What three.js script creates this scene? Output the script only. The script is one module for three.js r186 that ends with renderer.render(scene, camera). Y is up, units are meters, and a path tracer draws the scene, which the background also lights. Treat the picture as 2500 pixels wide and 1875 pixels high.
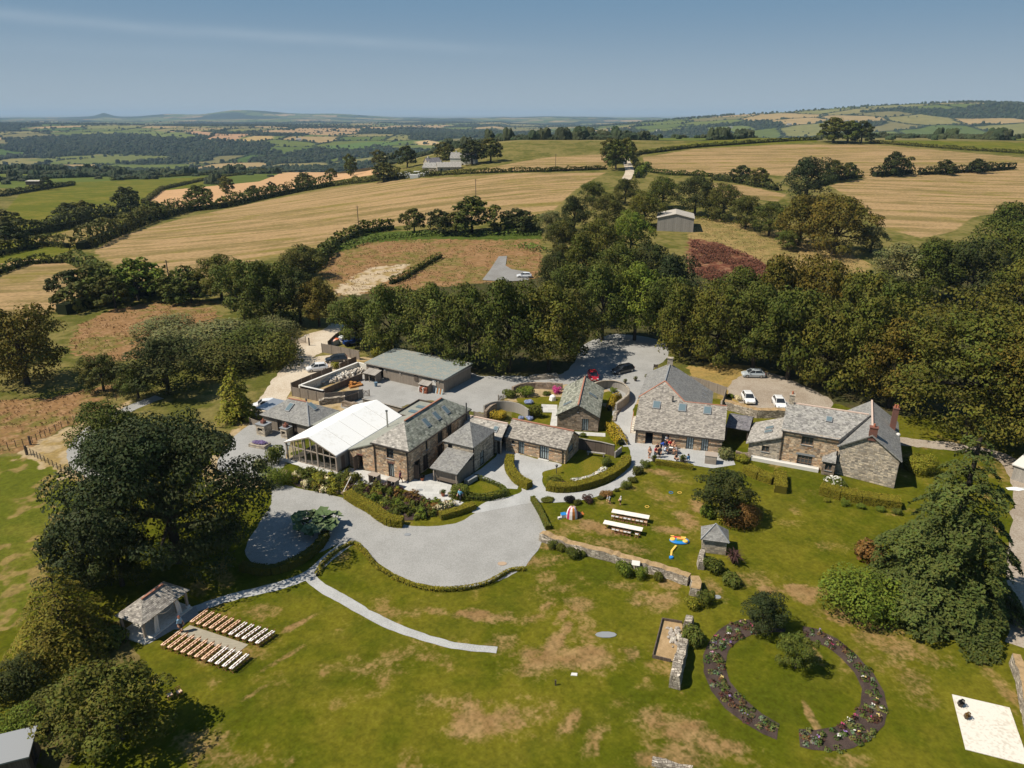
import * as THREE from 'three';
import { mergeGeometries } from 'three/addons/utils/BufferGeometryUtils.js';
import { MarchingCubes } from 'three/addons/objects/MarchingCubes.js';

const scene = new THREE.Scene();
// ---------- camera, sky, sun, exposure ----------
const camera = new THREE.PerspectiveCamera(57, 4 / 3, 1, 40000);
camera.position.set(0, 45, 0);
camera.rotation.set(-20.7 * Math.PI / 180, 0, 0);
scene.add(camera);
const renderer = new THREE.WebGLRenderer({ antialias: true });
renderer.toneMapping = THREE.LinearToneMapping;
renderer.toneMappingExposure = 1.24;
renderer.shadowMap.enabled = true;
const sun = new THREE.DirectionalLight(new THREE.Color(1.0, 0.92, 0.79), 5.0);
sun.name = 'sun';
sun.position.set(-190, 258, -54);
sun.target.position.set(0, 0, -90);
sun.castShadow = true;
sun.shadow.mapSize.set(4096, 4096);
Object.assign(sun.shadow.camera, { left: -220, right: 220, top: 220, bottom: -220, near: 1, far: 800 });
scene.add(sun, sun.target);

// ---------- noise ----------
function rng(seed) { let s = seed >>> 0; return () => { s = (s + 0x6d2b79f5) >>> 0; let t = Math.imul(s ^ (s >>> 15), 1 | s); t = (t + Math.imul(t ^ (t >>> 7), 61 | t)) ^ t; return ((t ^ (t >>> 14)) >>> 0) / 4294967296; }; }
const NT = new Float32Array(65536); { const r = rng(77); for (let i = 0; i < 65536; i++) NT[i] = r(); }
function vn(x, y) { const xi = Math.floor(x), yi = Math.floor(y); let fx = x - xi, fy = y - yi; fx = fx * fx * (3 - 2 * fx); fy = fy * fy * (3 - 2 * fy);
  const a = xi & 255, b = (xi + 1) & 255, c = (yi & 255) << 8, d = ((yi + 1) & 255) << 8;
  const p = NT[a | c] + (NT[b | c] - NT[a | c]) * fx, q = NT[a | d] + (NT[b | d] - NT[a | d]) * fx; return p + (q - p) * fy; }
function fbm(x, y, o = 4) { let s = 0, a = 0.5, n = 0; for (let i = 0; i < o; i++) { s += a * vn(x, y); n += a; a *= 0.5; x = x * 2.03 + 17.3; y = y * 2.03 + 9.1; } return s / n; }
function tv(u, v, f, o = 0) { const x = u * f, y = v * f, xi = Math.floor(x), yi = Math.floor(y); let fx = x - xi, fy = y - yi; fx = fx * fx * (3 - 2 * fx); fy = fy * fy * (3 - 2 * fy); const m = (q) => ((q % f) + f) % f, a = m(xi), b = m(xi + 1), c = m(yi), d = m(yi + 1), k = (i, j) => NT[(i * 7 + j * 263 + o * 97) & 65535], p = k(a, c) + (k(b, c) - k(a, c)) * fx, q = k(a, d) + (k(b, d) - k(a, d)) * fx; return p + (q - p) * fy; }
function tfbm(u, v, f, o = 4) { let s = 0, a = 0.5, n = 0; for (let i = 0; i < o; i++) { s += a * tv(u, v, f, i); n += a; a *= 0.55; f *= 2; } return s / n; }
const sst = (a, b, t) => { t = Math.min(1, Math.max(0, (t - a) / (b - a))); return t * t * (3 - 2 * t); };
const mix = (a, b, t) => [a[0] + (b[0] - a[0]) * t, a[1] + (b[1] - a[1]) * t, a[2] + (b[2] - a[2]) * t];
const s2 = (v) => v <= 0.0031308 ? v * 12.92 : 1.055 * Math.pow(v, 1 / 2.4) - 0.055;
const SRGB = new Uint8Array(4097); for (let i = 0; i <= 4096; i++) SRGB[i] = Math.round(255 * s2(i / 4096));
const enc = (v) => SRGB[Math.max(0, Math.min(4096, Math.round(v * 4096)))];
function mapTex(w, h, fn, size) {   // fn(u, v) -> linear rgb
  const d = new Uint8Array(w * h * 4);
  for (let j = 0, o = 0; j < h; j++) for (let i = 0; i < w; i++, o += 4) { const c = fn((i + 0.5) / w, (j + 0.5) / h); d[o] = enc(c[0]); d[o + 1] = enc(c[1]); d[o + 2] = enc(c[2]); d[o + 3] = 255; }
  return finish(new THREE.DataTexture(d, w, h), size, true);
}
function greyTex(w, h, fn, size) {
  const d = new Uint8Array(w * h * 4);
  for (let j = 0, o = 0; j < h; j++) for (let i = 0; i < w; i++, o += 4) { const c = Math.max(0, Math.min(255, Math.round(255 * fn((i + 0.5) / w, (j + 0.5) / h)))); d[o] = d[o + 1] = d[o + 2] = c; d[o + 3] = 255; }
  return finish(new THREE.DataTexture(d, w, h), size, false);
}
function finish(t, size, srgb) { t.magFilter = THREE.LinearFilter; t.minFilter = THREE.LinearMipmapLinearFilter; t.generateMipmaps = true; if (srgb) t.colorSpace = THREE.SRGBColorSpace;
  if (size) { t.wrapS = t.wrapT = THREE.RepeatWrapping; t.repeat.set(1 / size[0], 1 / size[1]); } t.needsUpdate = true; return t; }

// ---------- the sky: clear summer air, paler at the horizon, two thin streaks of high cloud ----------
{
  const w = 2048, h = 1024, d = new Float32Array(w * h * 4);
  for (let j = 0, o = 0; j < h; j++) for (let i = 0; i < w; i++, o += 4) {
    const el = ((j + 0.5) / h - 0.5) * Math.PI, az = (i + 0.5) / w * 2 * Math.PI;   // row 0 is straight down
    const e = Math.max(0, el) * 180 / Math.PI;
    let c = mix([0.315, 0.375, 0.42], [0.135, 0.235, 0.345], sst(-1.5, 9, e));
    c = mix(c, [0.045, 0.10, 0.205], sst(8, 60, e));
    if (el < 0) c = [0.16, 0.17, 0.13];
    const wob = e + 0.5 * (fbm(az * 9, 2.2) - 0.5), cl = (cx, wd) => Math.exp(-Math.pow((wob - cx) / wd, 2));
    const dz = (az - Math.PI / 2) * 180 / Math.PI;   // 0 straight ahead at -z
    const streak = cl(4.6 - 0.039 * (dz + 2), 0.36) * (0.5 + 0.7 * fbm(az * 26, e * 2.2)) * sst(6, -12, dz) + 0.35 * cl(3.6 - 0.02 * (dz + 2), 0.6) * fbm(az * 18, e * 1.5) * sst(0, -25, dz);
    c = mix(c, [0.62, 0.66, 0.69], 0.12 * Math.min(1, Math.max(0, streak)) * (e > 0 ? 1 : 0));
    d[o] = c[0]; d[o + 1] = c[1]; d[o + 2] = c[2]; d[o + 3] = 1;
  }
  const t = new THREE.DataTexture(d, w, h, THREE.RGBAFormat, THREE.FloatType);
  t.magFilter = THREE.LinearFilter; t.minFilter = THREE.LinearFilter; t.mapping = THREE.EquirectangularReflectionMapping; t.needsUpdate = true;
  scene.background = t; scene.environment = t;
}
scene.fog = new THREE.FogExp2(new THREE.Color(0.42, 0.60, 0.80), 0.00006);

// ---------- building blocks ----------
const V = (x, y, z) => new THREE.Vector3(x, y, z);
const used = {};
function numbered(n) { if (!(n in used)) { used[n] = 0; return n; } used[n]++; return n + '_' + String(used[n]).padStart(3, '0'); }
function tag(o, label, category, group, kind) { if (label) o.userData.label = label; if (category) o.userData.category = category; if (group) o.userData.group = group; if (kind) o.userData.kind = kind; return o; }
function shade(o) { o.castShadow = true; o.receiveShadow = true; return o; }
function thing(name, label, category, pos = [0, 0, 0], turn = 0, group) { const g = new THREE.Group(); g.name = numbered(name); g.position.set(...pos); g.rotation.y = turn; scene.add(g); return tag(g, label, category, group); }
class MB {   // collects faces; uv are metres along and up each face
  constructor() { this.p = []; this.c = null; }
  tri(a, b, c) { this.p.push(a[0], a[1], a[2], b[0], b[1], b[2], c[0], c[1], c[2]); return this; }
  quad(a, b, c, d) { return this.tri(a, b, c).tri(a, c, d); }
  box(x0, y0, z0, x1, y1, z1) {
    if (x0 > x1) [x0, x1] = [x1, x0]; if (y0 > y1) [y0, y1] = [y1, y0]; if (z0 > z1) [z0, z1] = [z1, z0];
    const A = [x0, y0, z1], B = [x1, y0, z1], C = [x1, y1, z1], D = [x0, y1, z1], E = [x0, y0, z0], F = [x1, y0, z0], G = [x1, y1, z0], H = [x0, y1, z0];
    return this.quad(A, B, C, D).quad(F, E, H, G).quad(B, F, G, C).quad(E, A, D, H).quad(D, C, G, H).quad(E, F, B, A);
  }
  bar(a, b, w, h = w) {   // square bar between two points
    const A = V(...a), B = V(...b), d = B.clone().sub(A).normalize(), up = Math.abs(d.y) > 0.95 ? V(1, 0, 0) : V(0, 1, 0), s = d.clone().cross(up).normalize().multiplyScalar(w / 2), t = s.clone().cross(d).normalize().multiplyScalar(h / 2);
    const q = (P, i, j) => P.clone().addScaledVector(s, i).addScaledVector(t, j).toArray();
    const a0 = q(A, -1, -1), a1 = q(A, 1, -1), a2 = q(A, 1, 1), a3 = q(A, -1, 1), b0 = q(B, -1, -1), b1 = q(B, 1, -1), b2 = q(B, 1, 1), b3 = q(B, -1, 1);
    return this.quad(a0, a1, b1, b0).quad(a1, a2, b2, b1).quad(a2, a3, b3, b2).quad(a3, a0, b0, b3).quad(a3, a2, a1, a0).quad(b0, b1, b2, b3);
  }
  slab(pts, t) {   // flat polygon with thickness t behind its face (counter-clockwise seen from the face)
    const P = pts.map((p) => V(...p)), n = V(0, 0, 0);
    for (let i = 0; i < P.length; i++) { const a = P[i], b = P[(i + 1) % P.length]; n.x += (a.y - b.y) * (a.z + b.z); n.y += (a.z - b.z) * (a.x + b.x); n.z += (a.x - b.x) * (a.y + b.y); }
    n.normalize();
    const u = P[1].clone().sub(P[0]).normalize(), w = n.clone().cross(u), two = P.map((p) => new THREE.Vector2(p.clone().sub(P[0]).dot(u), p.clone().sub(P[0]).dot(w)));
    const Q = P.map((p) => p.clone().addScaledVector(n, -t)), f = THREE.ShapeUtils.triangulateShape(two, []);
    for (const [a, b, c] of f) { this.tri(P[a].toArray(), P[b].toArray(), P[c].toArray()); this.tri(Q[c].toArray(), Q[b].toArray(), Q[a].toArray()); }
    for (let i = 0; i < P.length; i++) { const j = (i + 1) % P.length; this.quad(P[i].toArray(), Q[i].toArray(), Q[j].toArray(), P[j].toArray()); }
    return this;
  }
  panel(p0, p1, outline, holes, t) {   // upright wall from p0 to p1 ([x, z]); outline [s, y]; holes [s0, y0, s1, y1]; thickness t to the left of p0 -> p1
    const s = new THREE.Shape(outline.map((q) => new THREE.Vector2(q[0], q[1])));
    for (const [a, b, c, d] of holes) { const h = new THREE.Path(); h.moveTo(a, b); h.lineTo(a, d); h.lineTo(c, d); h.lineTo(c, b); h.closePath(); s.holes.push(h); }
    const g = new THREE.ExtrudeGeometry(s, { depth: t, bevelEnabled: false }), dx = p1[0] - p0[0], dz = p1[1] - p0[1], l = Math.hypot(dx, dz), ex = dx / l, ez = dz / l;
    g.applyMatrix4(new THREE.Matrix4().set(ex, 0, ez, p0[0], 0, 1, 0, 0, ez, 0, -ex, p0[1], 0, 0, 0, 1));
    return this.geo(g, null, true);
  }
  geo(g, m, flip) { const q = g.index ? g.toNonIndexed() : g; if (m) q.applyMatrix4(m); const a = q.attributes.position.array; if (flip) for (let i = 0; i < a.length; i += 9) this.p.push(a[i], a[i + 1], a[i + 2], a[i + 6], a[i + 7], a[i + 8], a[i + 3], a[i + 4], a[i + 5]); else for (let i = 0; i < a.length; i++) this.p.push(a[i]); return this; }
  cyl(x, y0, z, r0, r1, h, n = 8) { const g = new THREE.CylinderGeometry(r1, r0, h, n); g.translate(x, y0 + h / 2, z); return this.geo(g); }
  geometry() {
    const g = new THREE.BufferGeometry(), p = this.p, uv = new Float32Array(p.length / 3 * 2), a = V(), b = V(), c = V(), n = V(), t = V(), s = V(), up = V(0, 1, 0);
    for (let i = 0, k = 0; i < p.length; i += 9, k += 6) {
      a.set(p[i], p[i + 1], p[i + 2]); b.set(p[i + 3], p[i + 4], p[i + 5]); c.set(p[i + 6], p[i + 7], p[i + 8]);
      n.crossVectors(b.clone().sub(a), c.clone().sub(a)).normalize();
      if (Math.abs(n.y) > 0.985) { t.set(1, 0, 0); s.set(0, 0, -1); } else { t.crossVectors(up, n).normalize(); s.crossVectors(n, t); }
      [a, b, c].forEach((q, j) => { uv[k + 2 * j] = q.dot(t); uv[k + 2 * j + 1] = q.dot(s); });
    }
    g.setAttribute('position', new THREE.Float32BufferAttribute(p, 3)); g.setAttribute('uv', new THREE.BufferAttribute(uv, 2)); g.computeVertexNormals();
    return g;
  }
  build(name, mat, parent, label) { const m = shade(new THREE.Mesh(this.geometry(), mat)); m.name = parent ? name : numbered(name); (parent || scene).add(m); if (label) m.userData.label = label; return m; }
}
const part = (name, mat, parent, f, label) => { const m = new MB(); f(m); return m.build(name, mat, parent, label); };
const col = (r, g, b) => new THREE.Color().setRGB(r, g, b);
const std = (c, rough = 0.85, extra = {}) => new THREE.MeshPhysicalMaterial({ specularIntensity: rough > 0.65 ? 0.25 : 1, color: Array.isArray(c) ? col(...c) : c, roughness: rough, ...extra });

// ---------- the lie of the land (metres above the garden) ----------
function H(x, z) {
  const r = -z, c = sst(-220, 20, x), s = 0.06 * c, u = Math.max(0, r - 180);
  let h = s * Math.min(u, 440) - 0.03 * (1 - c) * Math.max(0, Math.min(r, 2200) - 230) - (70 + 26 * c) * sst(680, 1700, r) * c;
  if (r > 900) {
    const far = sst(900, 2200, r), k = sst(1800, 4500, r);
    h -= 34 * sst(900, 1500, r) * sst(3600, 1700, r); h += 42 * sst(1700, 4600, r) * sst(9000, 5000, r);
    h += far * 46 * (fbm(x / 1500 + 4.2, z / 1500 + 8.1, 3) - 0.5) + k * 30 * (fbm(x / 620 + 1.2, z / 620 + 3.1, 2) - 0.5);
    h += 128 * Math.exp(-Math.pow((x - 2350) / 1250, 2) - Math.pow((r - 3700) / 900, 2)) + 40 * Math.exp(-Math.pow((x - 1300) / 900, 2) - Math.pow((r - 4200) / 900, 2)) * (r < 9000 ? 1 : 0);
    h += sst(5000, 11000, r) * 72;
    const hill = (px, hh, w, rr) => hh * Math.exp(-Math.pow((x / r * 12000 - px) / w, 2)) * Math.exp(-Math.pow((r - rr) / 900, 2));
    h += hill(-4350, 88, 700, 12000) + hill(-4000, 50, 1500, 12200) + hill(-5400, 45, 350, 12000) + hill(-6470, 62, 110, 12000) + hill(-6300, 34, 900, 12300) + hill(700, 40, 1500, 12000) + hill(-2600, 45, 900, 12400) + hill(-9000, 30, 1500, 12000);
  }
  return h;
}
const inPoly = (P, x, z) => { let k = false; for (let i = 0, j = P.length - 1; i < P.length; j = i++) { const [xi, zi] = P[i], [xj, zj] = P[j]; if ((zi > z) !== (zj > z) && x < (xj - xi) * (z - zi) / (zj - zi) + xi) k = !k; } return k; };
function region(P, kind, o = {}) { const xs = P.map((p) => p[0]), zs = P.map((p) => p[1]); return { P, kind, bb: [Math.min(...xs), Math.max(...xs), Math.min(...zs), Math.max(...zs)], ...o }; }
// what grows where: later entries lie over earlier ones
const LAND = [
  region([[-262.15,-286.86],[-268.33,-377.55],[-448.15,-677.64],[-344.62,-809.01],[-332.41,-901.79],[-291.07,-724.82],[-258.28,-523.25],[-195.58,-373.00],[-170.81,-301.03],[-141.91,-185.27]], 'pasture'),
  region([[-235.72,-463.97],[-281.91,-587.95],[-249.88,-724.82],[-468.30,-1834.96],[-376.65,-2041.69],[-94.90,-523.73],[-144.96,-565.21],[-168.43,-485.06],[-189.85,-433.01],[-220.08,-443.77]], 'peach'),
  region([[-147.31,-248.72],[-160.15,-288.38],[-161.69,-356.41],[-146.93,-422.01],[-119.50,-464.51],[-69.28,-446.32],[-28.36,-424.68],[54.62,-425.82],[47.39,-408.83],[30.63,-360.46],[13.90,-292.36],[-2.94,-285.79],[-41.25,-282.92],[-58.76,-278.89],[-65.97,-249.43],[-72.71,-238.68],[-81.94,-228.77],[-87.05,-210.49],[-87.44,-194.42],[-98.73,-193.65],[-111.20,-205.80]], 'gold', { dir: 0.42 }),
  region([[-170.07,-221.31],[-162.30,-236.52],[-144.76,-230.56],[-120.08,-203.29],[-112.07,-185.06],[-112.78,-175.66],[-114.94,-162.45],[-128.12,-162.45]], 'gold', { dir: 0.1 }),
  region([[-192.64,-284.71],[-198.05,-323.96],[-200.05,-363.27],[-180.04,-327.74],[-168.59,-286.62],[-164.50,-263.95]], 'gold', { dir: 0.3, pale: 0.3 }),
  region([[-48.90,-441.05],[-29.34,-440.05],[4.19,-478.72],[29.73,-506.96],[66.89,-521.02],[56.90,-439.99],[-1.63,-431.50]], 'gold', { dir: 0.05 }),
  region([[88.28,-501.54],[135.88,-554.75],[217.13,-589.27],[282.93,-589.27],[308.33,-554.75],[352.22,-488.46],[310.32,-427.79],[201.95,-403.45],[154.29,-412.49],[131.11,-421.93],[111.08,-416.22],[79.06,-427.79]], 'gold', { dir: 0.1 }),
  region([[163.73,-378.44],[206.24,-412.49],[245.78,-427.79],[313.08,-431.78],[238.78,-324.20],[186.69,-292.28],[164.03,-265.75],[145.83,-254.10],[140.48,-274.08],[156.02,-324.20]], 'gold', { dir: -0.2 }),
  region([[103.53,-386.44],[118.25,-378.44],[131.85,-349.35],[120.82,-330.16],[98.97,-342.72]], 'gold', { dir: -0.2 }),
  region([[96.85,-548.31],[205.54,-672.50],[1226.81,-3012.21],[248.33,-608.12],[137.44,-561.34],[94.96,-518.15]], 'pasture'),
  region([[306.94,-632.36],[426.95,-596.67],[365.00,-506.96],[315.46,-568.08]], 'pasture'),
  region([[-63.09,-237.70],[-57.65,-256.37],[-37.82,-257.76],[10.65,-256.47],[7.89,-184.49],[-13.07,-184.53],[-46.41,-184.66],[-60.36,-215.00]], 'rough'),
  region([[-66.63,-245.59],[-60.48,-269.86],[-36.22,-271.89],[11.01,-265.87],[10.53,-253.47],[-4.27,-252.54],[-34.22,-255.75],[-51.72,-251.54],[-59.39,-235.21]], 'bracken'),
  region([[68.15,-282.91],[77.76,-292.28],[95.87,-278.43],[110.03,-243.36],[111.16,-218.43],[95.44,-184.48],[73.25,-184.48],[52.86,-202.60]], 'tawny'),
  region([[63.35,-254.10],[72.93,-246.85],[78.54,-224.21],[78.46,-207.64],[68.31,-184.48],[48.58,-184.48],[55.01,-224.21]], 'dock'),
  region([[-110.65,-121.37],[-90.79,-110.17],[-79.62,-112.26],[-71.27,-118.97],[-67.27,-114.42],[-67.43,-110.17],[-70.10,-92.45],[-82.91,-86.67]], 'rough'),
  region([[-93.32,-142.43],[-100.55,-158.45],[-99.71,-171.05],[-92.60,-180.44],[-76.88,-180.43],[-69.89,-162.45],[-72.09,-134.73],[-81.04,-129.08]], 'rough'),
  region([[-48.46,-188.20],[-46.64,-203.57],[-43.42,-215.40],[-31.90,-219.54],[-32.49,-208.42],[-38.98,-191.27],[-41.47,-184.63]], 'sand'),
  region([[-82.91,-86.67],[-68.67,-90.21],[-62.59,-86.67],[-54.63,-81.47],[-51.22,-70.51],[-47.54,-61.74],[-46.71,-54.56],[-56.00,-48.04]], 'pasture', { near: 1 }),
  region([[-70.95,-91.69],[-68.36,-99.77],[-65.63,-111.20],[-63.93,-110.17],[-65.01,-98.91],[-56.65,-84.01],[-56.80,-82.10],[-68.85,-89.48]], 'sand', { soft: 1 }),
  region([[-39.02,-46.98],[-37.00,-57.98],[-33.20,-50.27],[-32.48,-44.97],[-32.69,-38.84],[-35.77,-38.84]], 'scrubland'),
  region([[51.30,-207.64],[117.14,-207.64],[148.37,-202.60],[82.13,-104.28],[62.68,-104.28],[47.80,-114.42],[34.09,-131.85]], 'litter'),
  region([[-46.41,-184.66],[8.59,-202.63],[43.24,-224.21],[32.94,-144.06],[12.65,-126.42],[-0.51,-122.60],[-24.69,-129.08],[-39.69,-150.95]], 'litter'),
  region([[33.15,-127.74],[41.89,-130.46],[49.10,-127.74],[50.21,-114.42],[40.28,-106.18],[35.93,-112.26],[35.52,-116.66]], 'straw'),
  region([[-40.92,-104.28],[-42.13,-118.97],[-42.37,-134.73],[-46.43,-145.73],[-43.24,-152.76],[-39.32,-158.45],[-38.15,-150.95],[-39.41,-137.72],[-38.80,-118.97],[-37.58,-104.28],[-38.47,-94.00],[-41.78,-95.59]], 'tawny', { bare: 1 }),
  region([[-38.47,-112.26],[-37.01,-131.85],[-28.43,-134.73],[-19.85,-126.42],[-18.85,-108.14],[-23.08,-106.18],[-30.15,-104.28]], 'sand', { soft: 1 }),
  region([[-1.33,-118.97],[7.96,-121.37],[24.06,-126.42],[24.48,-118.97],[18.86,-104.28],[15.11,-110.17],[8.23,-112.26],[-1.25,-110.17]], 'sand', { soft: 1 }),
  region([[-41.81,-84.01],[-43.01,-98.91],[-41.18,-106.18],[-36.09,-104.28],[-31.67,-94.00],[-30.51,-81.47],[-36.09,-80.26]], 'sand', { soft: 1 }),
];
const dryAt = [];   // worn, sun-scorched patches of the lawns: [x, z, half length, half width, turn, strength]
for (const [p, a, b, t, s] of [
  [[9.53,-71.72], 3.2, 1.3, -0.3, 0.9], [[18.63,-71.01], 1.7, 0.7, -0.2, 0.8], [[22.97,-76.54], 1.0, 2.0, 0, 0.9], [[21.23,-72.70], 1.1, 2.2, 0, 0.8], [[20.20,-85.27], 2.4, 0.9, -0.2, 0.8], [[11.97,-67.82], 3.6, 1.2, -0.35, 0.55],
  [[14.83,-58.26], 2.2, 1.4, 0.2, 0.7], [[16.01,-60.76], 1.4, 0.8, 0, 0.7], [[11.18,-60.58], 1.6, 0.7, 0, 0.5], [[6.44,-57.24], 1.4, 1.0, 0.6, 0.7], [[4.95,-56.08], 1.6, 0.6, 1.0, 0.7], [[2.25,-55.75], 1.8, 0.8, 0.2, 0.6], [[2.29,-64.85], 2.6, 1.0, 0.1, 0.6],
  [[3.86,-51.92], 3.0, 0.7, 1.1, 0.95], [[3.06,-50.09], 2.6, 1.3, 0.5, 0.8], [[1.70,-50.92], 1.5, 0.9, 0, 0.8], [[6.04,-50.36], 3.4, 1.3, 0.1, 0.85], [[7.34,-49.54], 2.0, 0.9, 0.1, 0.7], [[20.59,-60.40], 0.8, 1.6, 0.1, 0.6],
  [[12.97,-42.41], 1.8, 1.2, 0, 0.75], [[15.81,-40.84], 2.4, 1.0, -0.4, 0.7], [[11.49,-39.64], 2.0, 0.7, 0, 0.7], [[25.59,-61.42], 2.6, 1.3, 0, 0.5], [[28.60,-59.76], 3.2, 1.1, -0.1, 0.9], [[29.27,-58.44], 1.2, 0.9, 0, 0.8], [[32.10,-55.43], 2.6, 1.2, -0.4, 0.75], [[34.49,-52.21], 3.2, 1.8, -0.5, 0.6], [[33.86,-48.09], 1.5, 2.8, 0.1, 0.45],
  [[34.56,-54.25], 2.2, 0.8, -0.4, 0.6], [[25.03,-39.49], 1.8, 0.6, 0, 0.5], [[23.97,-43.74], 0.25, 1.8, 0, 0.7], [[27.09,-50.50], 0.4, 1.2, 0, 0.5], [[41.36,-46.38], 0.7, 2.6, 0, 0.6], [[3.37,-57.27], 1.4, 0.6, 0.8, 0.6], [[-2.95,-55.89], 2.4, 0.7, -0.1, 0.9], [[-7.48,-56.57], 1.6, 0.5, -0.2, 0.6], [[-0.68,-52.05], 1.4, 1.0, 0.3, 0.5],
  [[-1.69,-43.07], 3.2, 1.6, 0.1, 0.85], [[-5.54,-44.97], 1.8, 1.1, 0, 0.5], [[4.56,-43.07], 1.6, 0.6, 1.0, 0.8], [[6.62,-41.72], 1.6, 0.6, 1.0, 0.6], [[11.55,-43.07], 1.7, 1.2, 0, 0.7], [[13.06,-40.02], 2.2, 0.8, -0.3, 0.6], [[-20.42,-54.56], 0.35, 2.2, -0.75, 0.8], [[-20.23,-50.27], 0.25, 1.8, -0.75, 0.5], [[-10.28,-48.59], 1.2, 0.8, 0, 0.35], [[-21.01,-39.61], 3, 0.8, 0, 0.5],
  [[-21.22,-46.47], 0.2, 1.4, -0.75, 0.5], [[4.87,-67.68], 1.6, 0.5, 0.1, 0.6], [[-23.95,-40.86], 1.8, 1.2, 0, 0.6], [[22.23,-82.72], 1.5, 0.6, -0.3, 0.5], [[32.55,-72.50], 1.4, 0.8, 0, 0.4], [[35.98,-67.68], 2.4, 0.9, 0, 0.35], [[37.13,-44.00], 1.5, 1, 0, 0.4],
]) dryAt.push([p[0], p[1], a, b, Math.cos(t), Math.sin(t), s]);
const C = {
  lawn: [0.068, 0.078, 0.004], lawn2: [0.125, 0.113, 0.010], dry: [0.30, 0.19, 0.088], gold: [0.325, 0.216, 0.106], gold2: [0.180, 0.134, 0.050], peach: [0.50, 0.30, 0.155],
  pasture: [0.088, 0.100, 0.010], pasture2: [0.155, 0.135, 0.022], rough: [0.22, 0.125, 0.055], rough2: [0.135, 0.115, 0.030], bracken: [0.075, 0.105, 0.016], tawny: [0.27, 0.19, 0.075], tawny2: [0.17, 0.14, 0.045],
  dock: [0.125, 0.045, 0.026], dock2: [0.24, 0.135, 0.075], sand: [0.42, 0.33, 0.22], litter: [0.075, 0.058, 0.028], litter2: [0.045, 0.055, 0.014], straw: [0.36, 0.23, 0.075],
};
// far fields: a patchwork of odd-shaped cells
function cell(x, z) {
  const S = 235, gx = x / S + 0.35 * vn(x / 420, z / 420), gz = z / S * 0.86 + 0.35 * vn(x / 420 + 9, z / 420); let b1 = 9, b2 = 9, id = 0; const xi = Math.floor(gx), zi = Math.floor(gz);
  for (let j = -1; j <= 1; j++) for (let i = -1; i <= 1; i++) { const h = ((xi + i) * 73 + (zi + j) * 151) & 65535, px = xi + i + 0.15 + 0.7 * NT[h], pz = zi + j + 0.15 + 0.7 * NT[(h + 7919) & 65535], d = Math.max(Math.abs(gx - px) * 0.75 + 0.3 * Math.abs(gz - pz), Math.abs(gz - pz)); if (d < b1) { b2 = b1; b1 = d; id = (h * 31 + 7) & 65535; } else if (d < b2) b2 = d; }
  return [id, (b2 - b1) * S];
}
const WOODS = [[[-1896.92,-2759.39],[-2106.76,-3162.19],[-2196.50,-3446.44],[-2112.40,-3634.27],[-1979.90,-3747.82],[-1654.03,-3406.10],[-1358.48,-3109.37],[-1142.67,-3045.32],[-1037.74,-3012.74],[-924.42,-2931.24],[-880.74,-2665.59],[-957.21,-2533.74],[-1073.86,-2528.65],[-1368.55,-2564.59],[-1654.18,-2640.54],[-1766.57,-2637.08]], [[53.55,-574.96],[423.17,-3610.84],[546.56,-3777.61],[620.03,-3528.99],[641.85,-3244.75],[112.01,-602.33],[72.03,-580.24]]].map((P) => region(P, 'wood'));
const FARF = [[[[-1697.59,-3873.83],[-1515.78,-3664.35],[-1323.55,-3425.16],[-1310.65,-3232.44],[-1479.97,-3469.69]], [0.34, 0.20, 0.11]], [[[-1323.55,-3425.16],[-1185.03,-3422.00],[-1119.24,-3006.06],[-1278.56,-3126.69]], [0.36, 0.21, 0.11]], [[[-1129.84,-3259.80],[-1044.26,-3275.61],[-990.82,-3102.90],[-1107.48,-2999.10]], [0.36, 0.25, 0.10]], [[[-1222.16,-3563.69],[-1184.16,-4218.82],[-847.19,-4221.92],[-758.29,-3712.90],[-812.29,-3406.84],[-1052.26,-3544.76]], [0.32, 0.21, 0.105]], [[[-851.51,-4243.87],[-935.91,-5946.48],[-494.51,-5915.55],[-461.35,-4802.41],[-730.37,-4146.10]], [0.31, 0.21, 0.10]], [[[-2148.54,-3619.52],[-2132.47,-3859.79],[-2023.17,-3855.17],[-1835.52,-3388.52]], [0.16, 0.165, 0.045]], [[[-1973.44,-3827.05],[-1863.20,-3946.46],[-1345.37,-3268.96],[-1364.49,-3123.47],[-1667.87,-3435.35]], [0.12, 0.14, 0.035]], [[[-1582.16,-2397.25],[-1503.45,-2521.00],[-1360.50,-2580.20],[-1120.98,-2509.73],[-1127.31,-2385.89],[-1377.52,-2302.20]], [0.12, 0.13, 0.035]], [[[-715.19,-2837.21],[-570.09,-3007.23],[-392.35,-2932.04],[-545.30,-2689.68],[-666.25,-2705.35]], [0.085, 0.13, 0.03]], [[[-382.58,-2926.73],[-334.57,-2985.96],[-275.69,-2851.70],[-274.10,-2743.54],[-345.21,-2767.72]], [0.42, 0.30, 0.15]], [[[892.47,-3494.10],[1057.67,-3440.70],[1072.88,-3287.24],[903.32,-3252.65]], [0.11, 0.13, 0.03]]].map(([P, c]) => ({ ...region(P, 'far'), c }));
const inSome = (L, x, z) => { for (const R of L) if (x >= R.bb[0] && x <= R.bb[1] && z >= R.bb[2] && z <= R.bb[3] && inPoly(R.P, x, z)) return R; return null; };
const wooded = (x, z) => { const r = -z; if (r < 980) return false; if (inSome(WOODS, x, z)) return true; if (inSome(FARF, x, z)) return false; return (fbm(x / 700 + 3.3, z / 500 + 1.7, 3) > 0.595 - 0.05 * sst(1200, 2600, r) - (x > 500 ? 0.06 * sst(1800, 2600, r) * sst(5200, 4200, r) : 0)) || (H(x, z) < -62 && r > 1000 && r < 4600 && fbm(x / 260, z / 260, 3) > 0.52); };
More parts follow.
